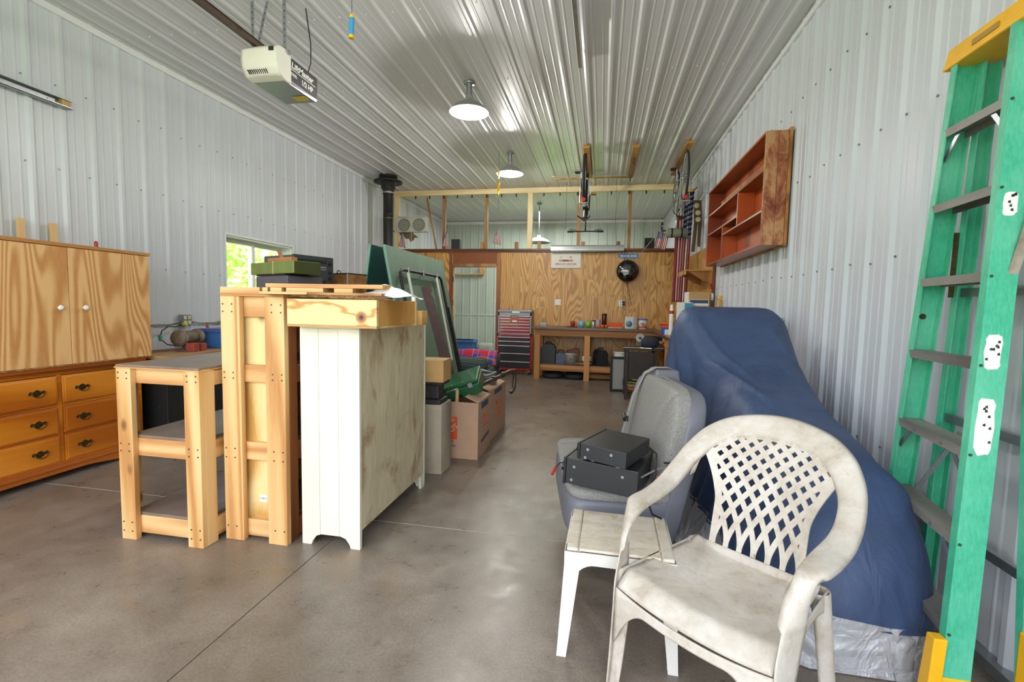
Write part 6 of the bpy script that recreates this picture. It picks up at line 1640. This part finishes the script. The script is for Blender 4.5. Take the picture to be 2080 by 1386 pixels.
for i in range(7):
    mt_ = plain('lure_box_colour_%s' % 'abcdefg'[i], cl_[i], .6, var=.5, vs=25)
    single('magazine', MB().box(-.13, .13, -.10, .10, 0, .022), mt_, ['brown magazine at the bottom of the heap in the dark stand', 'green magazine, second from the bottom in the dark stand', 'ochre magazine in the middle of the heap in the dark stand', 'red magazine over the ochre one in the dark stand', 'tan magazine under the teal one in the dark stand', 'teal magazine near the top of the heap in the dark stand', 'yellow magazine topmost of the heap in the dark stand'][i],
        'magazine', 0, 'magazines in the dark stand', loc=(.56+rr.uniform(-.03,.03), 7.16+rr.uniform(-.03,.03), .0955+.0225*i), rz=rr.uniform(-.5,.5))
t = single('folded_paper', MB().box(-.09,.09,-.06,.06,0,.006), M['white'], 'folded white paper on the dark stand under its door', 'paper', 0, loc=(.55, 7.02, .2965), rz=.2)
t = thing('framed_picture', 'black framed grey picture leaning against the dark stand', 'picture', (.31, 7.60, 0)); t.rotation_euler = (-.06, 0, .1)
part('frame', MB().box(-.15,-.11,-.01,.01,0,.56).box(.11,.15,-.01,.01,0,.56).box(-.11,.11,-.01,.01,0,.04).box(-.11,.11,-.01,.01,.52,.56), M['black'], t, .002); part('print', MB().box(-.11,.11,-.002,.004,.04,.52), plain('grey_mat', '#9e9b98', .6), t)
rd = thing('curtain_rod', 'thin bright metal rods lying on top of the dark stand', 'rod', (.58, 7.2, .751)); part('rod', MB().cyl((-.26,-.2,.008),(.05,-.17,.008),.007,8).cyl((-.02,-.18,.008),(.14,-.24,.009),.009,8).cyl((.12,-.16,.008),(.5,-.1,.008),.007,8), M['chrome'], rd)
nv = plain('dark_navy_cloth', '#262d3b', .8)
single('navy_bag', supel(0,0,.085,.13,.10,.085,.8,.8,None,32,16), nv, 'dark navy cloth bag on the right of the dark stand', 'bag', loc=(.70, 7.08, .752))
gd = thing('angle_grinder', 'angle grinder with a pale disc beside the navy bag on the dark stand', 'tool', (.56, 7.12, .77)); part('disc', MB().cyl((0,-.03,.13),(0,-.018,.13),.062,24), plain('pale_disc', '#b9b4ab', .6), gd); part('hub', MB().cyl((.0,-.04,.13),(.0,-.0305,.13),.018,14), nv, gd)
part('body', MB().tube([(0,.0,.13),(.05,.02,.12),(.22,.05,.13),(.32,.06,.12)], [.03,.035,.032,.028], 10), M['blackm'], gd); part('guard', MB().box(-.05,.07,.0,.06,.0,.07), M['grind'], gd, .01); part('arm', MB().beam((.02,.0,.09),(.34,-.02,.07), .03,.012), M['steel'], gd)
# right wall workbench
rb = thing('side_workbench', 'lumber workbench along the right wall behind the covered motorcycle', 'workbench', (0,0,0))
part('top', MB().box(.86, 1.44, 5.3, 8.46, .918, .962), M['benchtop'], rb, .004); part('apron', MB().box(.88, .915, 5.32, 8.45, .80, .915), M['bench'], rb, .003)
for y in (5.34, 6.8, 8.36): part('leg', MB().box(.88,.97,y-.045,y+.045,0,.80), M['benchz'], rb, .003)
part('shelf', MB().box(.9, 1.43, 5.4, 8.4, .26, .28), M['benchtop'], rb); part('diagonal_brace', MB().beam((.875,6.95,.90),(.99,7.6,.45),.03,.09,(0,0,1)), M['bench'], rb)
single('red_can_jug', MB().box(-.1,.1,-.1,.1,0,.16), pr_, 'red jug on the lower shelf of the side workbench', 'jug', .02, loc=(1.02, 6.5, .281))
t = thing('blue_orange_tub', 'blue and orange plastic tub on the side workbench', 'tub', (.93, 7.1, .963)); part('body', MB().lathe([(.075,0),(.085,.15)], (0,0,0), 22), plain('tub_blue', '#31539e', .4), t); part('band', MB().lathe([(.0865,.105),(.088,.15),(.09,.15),(.09,.165),(.0,.166)], (0,0,0), 22, cap=False), po_, t); part('patch', MB().box(-.04,.07,-.094,-.080,.0,.075), M['white'], t, .003)
t = thing('caulk_bottle', 'white bottle with a red band at the left of the side workbench', 'bottle', (.965, 6.95, .963)); part('body', MB().lathe([(.03,0),(.03,.34),(.026,.36),(.02,.365),(.02,.43),(0,.432)], (0,0,0), 16), M['white'], t); part('band', MB().lathe([(.0305,.30),(.0305,.345)], (0,0,0), 16, cap=False), pr_, t)
t = single('olive_can', MB().lathe([(.05,0),(.05,.25),(.045,.255),(0,.255)], (0,0,0), 18), plain('olive_can', '#6e5e23', .4, .3), 'olive green can beside the white bottle on the side workbench', 'can', loc=(1.06, 7.2, .963))
t = thing('paint_carton', 'white and teal carton above the left shoulder of the covered motorcycle', 'box', (1.08, 6.62, .963)); part('body', MB().box(-.09,.09,-.08,.08,0,.46), M['white'], t, .003); part('print', MB().box(-.01,.0905,-.0815,-.0805,.32,.45), plain('teal_print', '#3b8fae', .5), t)
t = thing('open_carton', 'brown carton with a blue and white label on top of the side workbench stack', 'box', (1.26, 6.75, .963)); part('body', MB().box(-.13,.13,-.14,.14,.0,.60), M['card'], t, .003); part('label', MB().box(-.12,.12,-.1415,-.1405,.42,.50), M['white'], t); part('print', MB().box(-.115,.115,-.1425,-.142,.45,.495), M['bluep'], t); part('tape', MB().box(-.145,-.1305,-.14,.14,.3,.6), M['white'], t)
# plywood backboard on the right wall with a bracket shelf
bbd = thing('wall_backboard', 'varnished plywood board on the right wall in the rear corner', 'board', (XR-.03, 7.55, 0)); part('board', MB().box(-.018, .0, -.78, 1.58, .97, 2.235), M['ply'], bbd, .002); part('edge_strip', MB().box(-.03,.0,-.82,-.781,.97,2.10), M['jamb'], bbd)
shf = thing('bracket_shelf', 'small wooden bracket shelf on the backboard, under the large flag', 'shelf', (XR-.05, 7.2, 1.86)); part('board', MB().box(-.34,-.0,-.32,.42,.0,.02), M['bench'], shf, .003)
for y in (-.28, .36): part('bracket', MB().prism([(-.30,0),(0,0),(0,-.16),(-.10,-.13)], 'y', y-.012, y+.012), M['benchz'], shf, .002)
part('lip', MB().box(-.34,-.325,-.32,.42,-.05,.0), M['bench'], shf, .002)
lf_ = thing('large_flag', 'large American flag hanging from a pole in the rear right corner', 'flag', (XR-.06, 8.15, 0))
part('pole', MB().cyl((.0, -.02, 3.29), (-.36, .0, 3.06), .011, 8), M['stud'], lf_)
def bigflag(u, v):
    x = -.04 - .27*u*(1-.15*(1-v)) - .05*(1-v); z = 1.45 + 1.80*v - .16*u*v
    fold = .035*math.sin(u*17+.6)*(1-.25*v) + .012*math.sin(u*39)
    return Vector((x, -.02 + fold, z))
cloth('cloth', bigflag, 44, 30, M['flag'], lf_)
sh_ = thing('badge_sash', 'brown sash with round badges hanging on the right wall beside the flag', 'sash', (XR-.022, 7.74, 0)); br = plain('brown_sash', '#5a4630', .8)
def xs_(x0, x1, z0, x2, x3, z1): return MB().hexa([(x0,-.012,z0),(x1,-.012,z0),(x1,0,z0),(x0,0,z0)], [(x2,-.012,z1),(x3,-.012,z1),(x3,0,z1),(x2,0,z1)])
part('cloth', xs_(-.135,-.02,2.66,-.16,-.04,3.00), br, sh_, .003); part('hanging_loop', MB().cyl((-.10,-.006,3.0),(-.02,-.004,3.12),.004,6), br, sh_)
part('tail', xs_(-.155,-.105,2.22,-.135,-.08,2.66), br, sh_); part('tail', xs_(-.07,-.03,2.30,-.075,-.02,2.66), br, sh_)
for (x, z) in ((-.11, 2.92), (-.085, 2.81), (-.08, 2.71)): part('badge', MB().cyl((x,-.012,z),(x,-.016,z),.038,16).cyl((x,-.016,z),(x,-.018,z),.02,12), plain('cream_badge', '#c8bd9c', .6) if 'bdg' not in M else M['bdg'], sh_); M['bdg'] = bpy.data.materials['cream_badge']
wt = thing('wall_telephone', 'white round gadget with a red top on the edge of the backboard', 'gadget', (XR-.05, 6.72, 1.50)); part('body', MB().lathe([(0,-.04),(.05,-.035),(.055,0)], (0,0,0), 16, 'x', False), M['white'], wt); part('red_clip', MB().beam((-.02,-.03,.11),(-.02,.03,.17),.03,.02), pr_, wt)
single('yellow_knob', MB().lathe([(.02,0),(.03,.02),(.028,.04),(0,.05)], (0,0,0), 14), M['yel'], 'little yellow knob by the right wall above the covered motorcycle', 'knob', loc=(1.40, 6.1, 1.459))  # a yellow knob, set on the cardboard tube
single('cardboard_tube', MB().lathe([(.035,0),(.035,.49),(0,.495)], (0,0,0), 14), M['card'], 'tall cardboard tube under the little yellow knob', 'tube', loc=(1.40, 6.1, .963))

# cubby shelf on the right wall
M['cubby'] = wood('red_brown_cubby', '#82300e', '#b8541d', 'z', 6, .1, 4, .35, coat=.25); M['cubbyy'] = wood('red_brown_cubby_along', '#7a2c0e', '#ad4e1c', 'y', 6, .1, 4, .35, coat=.2)
def worn():
    m, nt, b = nodes('worn_red_brown'); n = noise(nt, mapping(nt, (1,2,.5)), 9, 7, .7, .5)
    r = ramp(nt, n.outputs[0], [(.36, C('#7a3320')), (.47, C('#a5663f')), (.56, C('#c09265')), (.7, C('#b98452'))]); L(nt, r.outputs[0], b.inputs['Base Color']); b.inputs['Roughness'].default_value = .55; return m
M['worn'] = worn()
cs = thing('cubby_shelf', 'red-brown wooden pigeonhole shelf mounted on the right wall', 'shelf', (XR-.02, 5.40, 1.88))
Dp = .20
ya, yb, H = -1.10, 1.02, .93
part('side', MB().box(-Dp, -Dp+.098, ya, ya+.02, 0, H), M['worn'], cs, .002, label='worn scuffed near end, outer board'); part('side', MB().box(-Dp+.1, -.025, ya, ya+.02, 0, H), M['worn'], cs, .002, label='worn scuffed near end, inner board')
part('side', MB().box(-Dp, -.025, yb-.02, yb, 0, H), M['cubby'], cs, .002)
part('back', MB().box(-.024, .0, ya-.01, yb, -.01, H+.02), M['bench'], cs, .002)
part('board', MB().box(-Dp, -.025, ya+.0205, yb-.0205, 0, .02), M['cubbyy'], cs, .002); part('board', MB().box(-Dp, -.025, ya+.0205, yb-.0205, H-.02, H), M['cubbyy'], cs, .002)
part('lining', MB().box(-.03, -.0245, ya+.02, yb-.02, .02, H-.02), M['cubby'], cs)
part('board', MB().box(-Dp+.01, -.031, ya+.0205, yb-.0205, .62, .64), M['cubbyy'], cs, .002)
part('divider', MB().box(-Dp+.01, -.031, -.30, -.28, .30, .6195), M['cubby'], cs, .002)
part('board', MB().box(-Dp+.01, -.031, ya+.0205, .28, .28, .2995), M['cubbyy'], cs, .002); part('board', MB().box(-Dp+.01, -.031, -.2795, yb-.0205, .38, .40), M['cubbyy'], cs, .002)
part('divider', MB().box(-Dp+.01, -.031, .28, .30, .0205, .3795), M['cubby'], cs, .002)
part('cleat', MB().box(-.06, -.031, ya+.03, yb-.03, .72, .80), M['bench'], cs, .002)
# ------------------------------------------------------------------ ceiling: opener, hooks, boards, bicycles
op = thing('door_opener', 'white and brown garage door opener hanging from the ceiling on perforated straps', 'door opener', (-2.585, 3.24, 3.02))
M['opwhite'] = plain('ivory_plastic', '#ece8dd', .35, var=.03); M['opbrown'] = plain('brown_metal', '#57463c', .4, .3)
part('chassis', MB().box(-.145, .145, .10, .52, .03, .20), M['opbrown'], op, .004)
def lens(u, v):
    a = PI*.5*(v*1.5-.25)
    x = -.15 + .30*u; 
    pts = [(.16,.215),(.10,.225),(.03,.215),(.0,.19),(-.005,.12),(.005,.06),(.04,.015),(.10,.0),(.16,.0)]
    k = v*(len(pts)-1); i = min(int(k), len(pts)-2); t = k-i; y = pts[i][0]+(pts[i+1][0]-pts[i][0])*t; z = pts[i][1]+(pts[i+1][1]-pts[i][1])*t
    bul = .012*math.sin(PI*u)
    return Vector((x, y-bul*(1 if y < .1 else .2), z))
m = MB().slab(lens, 12, 32, .006)
for s in (-1, 1): m.prism([(.16,.215),(.10,.225),(.03,.215),(.0,.19),(-.005,.12),(.005,.06),(.04,.015),(.10,.0),(.16,.0)], 'x', s*.15-.002, s*.15+.002)
part('lens_cover', m, M['opwhite'], op)
for k in range(10): part('vent_slot', MB().beam((-.10+.017*k, .0, .045), (-.095+.017*k, .022, .022), .006, .008, (0,0,1)), M['dark'], op)
part('belly', MB().hexa([(-.13,.10,-.005),(.13,.10,-.005),(.14,.50,.0),(-.14,.50,.0)], [(-.145,.10,.029),(.145,.10,.029),(.145,.52,.029),(-.145,.52,.029)]), M['tgrey'], op, .004)
part('warning_label', MB().box(.01, .12, .36, .44, -.0075, -.0055), plain('yellow_label', '#d8c21d', .5), op)
sd = part('side_panel', MB().box(.1455, .148, .12, .50, .035, .195), M['blackm'], op)
F = frame((.1485, .31, .148), (0,1,0), (0,0,1))
text('lettering', 'LiftMaster', .065, M['white'], sd, F, .0003, .15, .002, 1.05)
part('underline', MB().box(.148, .1488, .15, .48, .112, .118), M['white'], sd)
text('lettering', 'MODEL', .03, M['white'], sd, frame((.1485, .19, .08), (0,1,0), (0,0,1)), .0003, 0, .001)
text('lettering', '1/2 HP', .055, M['white'], sd, frame((.1485, .37, .07), (0,1,0), (0,0,1)), .0003, 0, .002)
part('handle_hole', MB().box(.09, .13, -.014, -.008, .165, .195), M['dark'], op)
part('rail', MB().box(-.09, -.05, -4.0, .12, .24, .275).box(-.10, -.04, -4.0, .12, .275, .279), M['opbrown'], op)
cm_ = MB()
for k in range(60): cm_.box(-.076, -.064, -2.4+.04*k, -2.375+.04*k, .280, .290)
part('chain', cm_, M['blackm'], op, kind='stuff')
def strap(p0, p1, name='strap'):
    s_ = part(name, MB().beam(p0, p1, .028, .003, (0,1,0)), M['steel'], op)
    p0, p1 = Vector(p0), Vector(p1); n = int((p1-p0).length/.045); hm = MB()
    for k in range(1, n): q = p0.lerp(p1, k/n); hm.cyl((q.x, q.y-.0022, q.z), (q.x, q.y+.0022, q.z), .005, 6)
    part('hole', hm, M['dark'], s_, kind='stuff')
strap((-.13, .10, .20), (-.13, .10, .61)); strap((.13, .12, .20), (.13, .12, .61)); strap((-.125, .15, .20), (.0, .15, .59), 'strap_brace') if False else strap((-.12, .115, .20), (-.02, .13, .61), 'strap_brace')
part('cross_angle', MB().box(-.17, .17, .12, .14, .20, .23), M['steel'], op)
pcd = single('opener_cable', MB().tube([(.12,.42,.20),(.15,.42,.28),(.19,.36,.40),(.21,.30,.50),(.23,.24,.60)], .005, 6), M['black'], 'black power cord rising from the opener to the ceiling', 'cord', loc=(-2.585, 3.24, 3.02))
lg = thing('opener_bar', 'perforated metal angle hanging straight down from the ceiling, centre top', 'bar', (-.275, 3.7, ZC-.02)); part('angle', MB().box(-.016,.016,-.6,.88,-.06,-.057).box(-.016,-.013,-.6,.88,-.06,-.02), M['steel'], lg)
part('hanger', MB().box(-.01,.01,.82,.84,-.057,0).box(-.01,.01,-.5,-.48,-.057,0), M['steel'], lg)
M['board'] = wood('amber_board', '#9a6526', '#c9903f', 'y', 7, .07, 4, .5)
def hook_mb(flip=1):
    return MB().tube([(0,0,0),(0,0,-.05),(0,.02*flip,-.075),(0,.06*flip,-.085),(0,.09*flip,-.06),(0,.095*flip,-.02)], .006, 8)
def hookboard(x, y0_, y1_, label, hooks):
    t = thing('hook_board', label, 'board', (x, 0, ZC-.0195), 0, 'bicycle hook boards'); part('board', MB().box(-.045,.045,y0_,y1_,-.038,0), M['board'], t, .003)
    for y, f in hooks:
        h_ = link('hook', hook_mb(f).mesh('hook'), M['blackm'], t); h_.location = (0, y, -.038)
hookboard(-.295, 6.88, 8.50, 'amber board on the ceiling carrying the left bicycle', [(7.10, 1), (8.12, -1)])
hookboard(.395, 6.93, 8.55, 'amber ceiling board with two empty hooks between the bicycles', [(7.40, 1), (8.35, 1)])
hookboard(1.10, 6.86, 8.47, 'amber board on the ceiling carrying the right bicycle', [(7.10, 1), (8.12, -1)])
single('cross_lath', MB().box(-.95,.34,-.018,.018,-.018,0), M['board'], 'thin wooden lath across the ceiling behind the left bicycle', 'lath', .002, loc=(0, 8.42, ZC-.0575))
lw_ = thing('ceiling_wire', 'thin wire rod hung under the ceiling next to the cross lath', 'wire', (0, 8.30, ZC-.02)); part('rod', MB().cyl((-.93,0,-.03),(.20,0,-.03),.005,6).cyl((-.7,0,0),(-.7,0,-.03),.003,5).cyl((.15,0,0),(.15,0,-.03),.003,5), M['steel'], lw_)
for i, (x, y) in enumerate(((-.72, 8.8), (.17, 8.75), (-3.0, 3.1), (-3.1, 4.6), (1.15, 4.9), (-1.13, 5.6))):
    single('screw_hook', MB().tube([(0,0,0),(0,0,-.03),(.015,0,-.045),(.03,0,-.03)], .003, 6), M['steel'], ['small hook in the ceiling left of the left bicycle, carrying a string', 'small hook in the ceiling right of the left bicycle, carrying a string', 'small bent wire hook in the ceiling left of the door opener', 'small bent wire hook in the ceiling under the door opener',
        'small bent wire hook in the ceiling above the pigeonhole shelf', 'small bent wire hook in the ceiling right of the rear lamps'][i], 'hook', group='wire hooks in the ceiling', loc=(x, y, ZC-.004))
for x, lb in ((-.72, 'thin dark string hanging from the ceiling left of the left bicycle'), (.17, 'thin dark string hanging from the ceiling right of the left bicycle')):
    single('hanging_string', MB().cyl((0,0,0),(0,0,-.85 if x < 0 else -.95),.0025,5), M['blackm'], lb, 'string', loc=(x+.015, 8.78, ZC-.046))

def bike(name, label, loc, drop, chrome, rz=0):
    """built right way up along +y with ground at z 0, then hung upside down"""
    t = thing(name, label, 'bicycle', loc); t.rotation_euler = (0, PI, rz)
    R_ = .335; fm = M['silver'] if chrome else M['blackm']
    def wheel(y):
        tyre = part('wheel', MB().tube([(0, y+R_*math.cos(a), R_+R_*.965*math.sin(a)) for a in [2*PI*k/36 for k in range(36)]], .016 if drop else .024, 10, closed=True), M['tire'], t)
        part('rim', MB().tube([(0, y+(R_-.035)*math.cos(a), R_+(R_-.035)*math.sin(a)) for a in [2*PI*k/36 for k in range(36)]], .009, 6, closed=True), M['chrome'], tyre)
        sp = MB()
        for k in range(24): a = 2*PI*k/24; sp.cyl((.02*(1 if k % 2 else -1), y+.02*math.cos(a), R_+.02*math.sin(a)), (0, y+(R_-.035)*math.cos(a+.12), R_+(R_-.035)*math.sin(a+.12)), .0014, 4)
        part('spokes', sp, M['steel'], tyre); part('hub', MB().cyl((-.05,y,R_),(.05,y,R_),.018,10), M['steel'], tyre)
    wheel(0); wheel(1.02)
    BB = (0,.43,.29); ST = (0,.25,.74); HT = (0,.85,.78); HB = (0,.88,.66)
    fr_ = MB().tube([BB, ST], .016, 10).tube([ST, HT], .014, 10).tube([BB, HB], .018, 10).tube([HT, HB], .020, 10)
    for s_ in (-1, 1): fr_.tube([(s_*.02,.41,.29),(s_*.055,.0,R_)], .009, 8).tube([(s_*.02,.26,.72),(s_*.055,.0,R_)], .008, 8)
    part('frame', fr_, fm, t)
    fk = MB().tube([(0,.885,.64),(0,.895,.60)], .018, 8)
    for s_ in (-1, 1): fk.tube([(s_*.045,.90,.60),(s_*.05,.98,.42),(s_*.05,1.02,R_)], .011, 8)
    fk.box(-.05,.05,.885,.91,.59,.615); part('fork', fk, fm, t)
    part('stem', MB().tube([(0,.845,.80),(0,.835,.92),(0,.88,.95)], .012, 8), M['silver'] if chrome else M['blackm'], t)
    if drop:
        hbp = [(-.20,.98,.82),(-.205,1.03,.85),(-.205,1.03,.92),(-.20,.96,.955),(-.19,.90,.955),(0,.88,.955),(.19,.90,.955),(.20,.96,.955),(.205,1.03,.92),(.205,1.03,.85),(.20,.98,.82)]
        part('handlebar', MB().tube(hbp, .014, 8), M['blackm'], t)
        part('brake_lever', MB().tube([(-.2,1.0,.95),(-.2,1.04,.90),(-.2,1.0,.82)], .006, 6).tube([(.2,1.0,.95),(.2,1.04,.90),(.2,1.0,.82)], .006, 6), M['chrome'], t)
    else:
        part('handlebar', MB().tube([(-.29,.84,.965),(-.12,.865,.96),(0,.88,.955),(.12,.865,.96),(.29,.84,.965)], .011, 8), M['blackm'], t)
        for s_ in (-1, 1):
            part('grip', MB().cyl((s_*.19,.853,.962),(s_*.295,.838,.966),.017,10), M['black'], t); part('brake_lever', MB().tube([(s_*.14,.86,.955),(s_*.17,.88,.93),(s_*.27,.88,.925)], .006, 6), M['blackm'], t)
    part('seat_post', MB().tube([ST, (0,.215,.84)], .012, 8), M['silver'], t)
    sd_ = MB()
    def saddle(u, v):
        y = .08+.27*v; wv = .075*(1-v)**.6+.018; a = PI*(u*1.1-.05)
        return Vector((wv*math.cos(a), y, .85+.035*math.sin(a)))
    part('saddle', sd_.slab(saddle, 14, 14, .01), M['black'], t)
    part('crank', MB().cyl((-.07,.43,.29),(.07,.43,.29),.012,8).beam((.065,.43,.29),(.075,.40,.13),.02,.012,(1,0,0)).beam((-.065,.43,.29),(-.075,.46,.45),.02,.012,(1,0,0)), M['silver'], t)
    part('chainring', MB().lathe([(.06,.048),(.085,.048),(.088,.052),(.06,.052)], (0,.43,.29), 28, 'x', False), M['steel'], t)
    for s_, y, z in ((1,.40,.13), (-1,.46,.45)): part('pedal', MB().box(min(s_*.085,s_*.165),max(s_*.085,s_*.165),y-.035,y-.025,z-.012,z+.012).box(min(s_*.085,s_*.165),max(s_*.085,s_*.165),y+.025,y+.035,z-.012,z+.012).box(min(s_*.155,s_*.165),max(s_*.155,s_*.165),y-.035,y+.035,z-.012,z+.012), M['blackm'], t)
    # rear rack of bright wire, red rear reflector, amber pedal reflectors
    rk = MB(); zr = .71
    for s_ in (-1, 1): rk.tube([(s_*.06,.0,R_),(s_*.062,-.04,zr)], .005, 6).tube([(s_*.06,-.16,zr),(s_*.06,.20,zr)], .005, 6)
    rk.tube([(-.06,-.16,zr),(.06,-.16,zr)], .005, 6).tube([(-.06,.0,zr),(.06,.0,zr)], .005, 6); rk.box(-.035,.035,-.13,.1,zr,zr+.006)
    part('rear_rack', rk, M['chrome'], t)
    part('rear_reflector', MB().cyl((0,-.165,zr-.045),(0,-.175,zr-.045),.028,16), plain('red_reflector', '#e3281b', .2) if 'rrf' not in M else M['rrf'], t); M['rrf'] = bpy.data.materials['red_reflector']
    part('amber_reflector', MB().box(-.17,-.09,.42,.43,.435,.46), plain('amber_reflector', '#e39a19', .2) if 'amb' not in M else M['amb'], t); M['amb'] = bpy.data.materials['amber_reflector']
    return t
bike('bicycle', 'black flat-bar bicycle hanging upside down, the left one', (-.315, 7.12, 3.545), False, False)
b2 = bike('bicycle', 'silver drop-bar bicycle hanging upside down, the right one with a bar bag', (1.09, 7.12, 3.545), True, True, -.03)
bg = thing('bar_bag', 'grey-green roll bag strapped below the right bicycle', 'bag', (1.13, 7.965, 2.545)); part('roll', MB().lathe([(.0,-.17),(.06,-.165),(.075,-.15),(.075,.15),(.06,.165),(0,.17)], (0,0,0), 22, 'x'), plain('grey_green_nylon', '#84887a', .6, var=.1), bg)
for x in (-.08, .07): part('strap', MB().lathe([(.077,x-.012),(.077,x+.012)], (0,0,0), 22, 'x', False), M['blackm'], bg)
fl2 = thing('small_flag', 'small American flag dangling by the bar bag of the right bicycle', 'flag', (.86, 8.03, 2.30)); part('stick', MB().cyl((.04,.02,.31),(.0,.0,.02),.004,6), M['stud'], fl2)
cloth('cloth', lambda u, v: Vector((-.06+.17*u+.05*v, .015*math.sin(u*12), .03+.25*v-.05*u)), 14, 10, M['flag'], fl2)
single('loose_string', MB().tube([(.78,8.0,2.62),(.80,8.1,2.5),(.72,8.5,2.40),(.6,9.0,2.26),(.55,9.1,2.22)], .003, 5), M['white'], 'pale loose cord running from the right bicycle down to the plywood', 'cord')
area('back_room_fill', (-1.4, 10.9, 3.45), (0, 0, 0), 2.5, 1.6, BACK_FILL, (.93, 1.0, .90))  # fill light added under the back-room ceiling, no fixture there
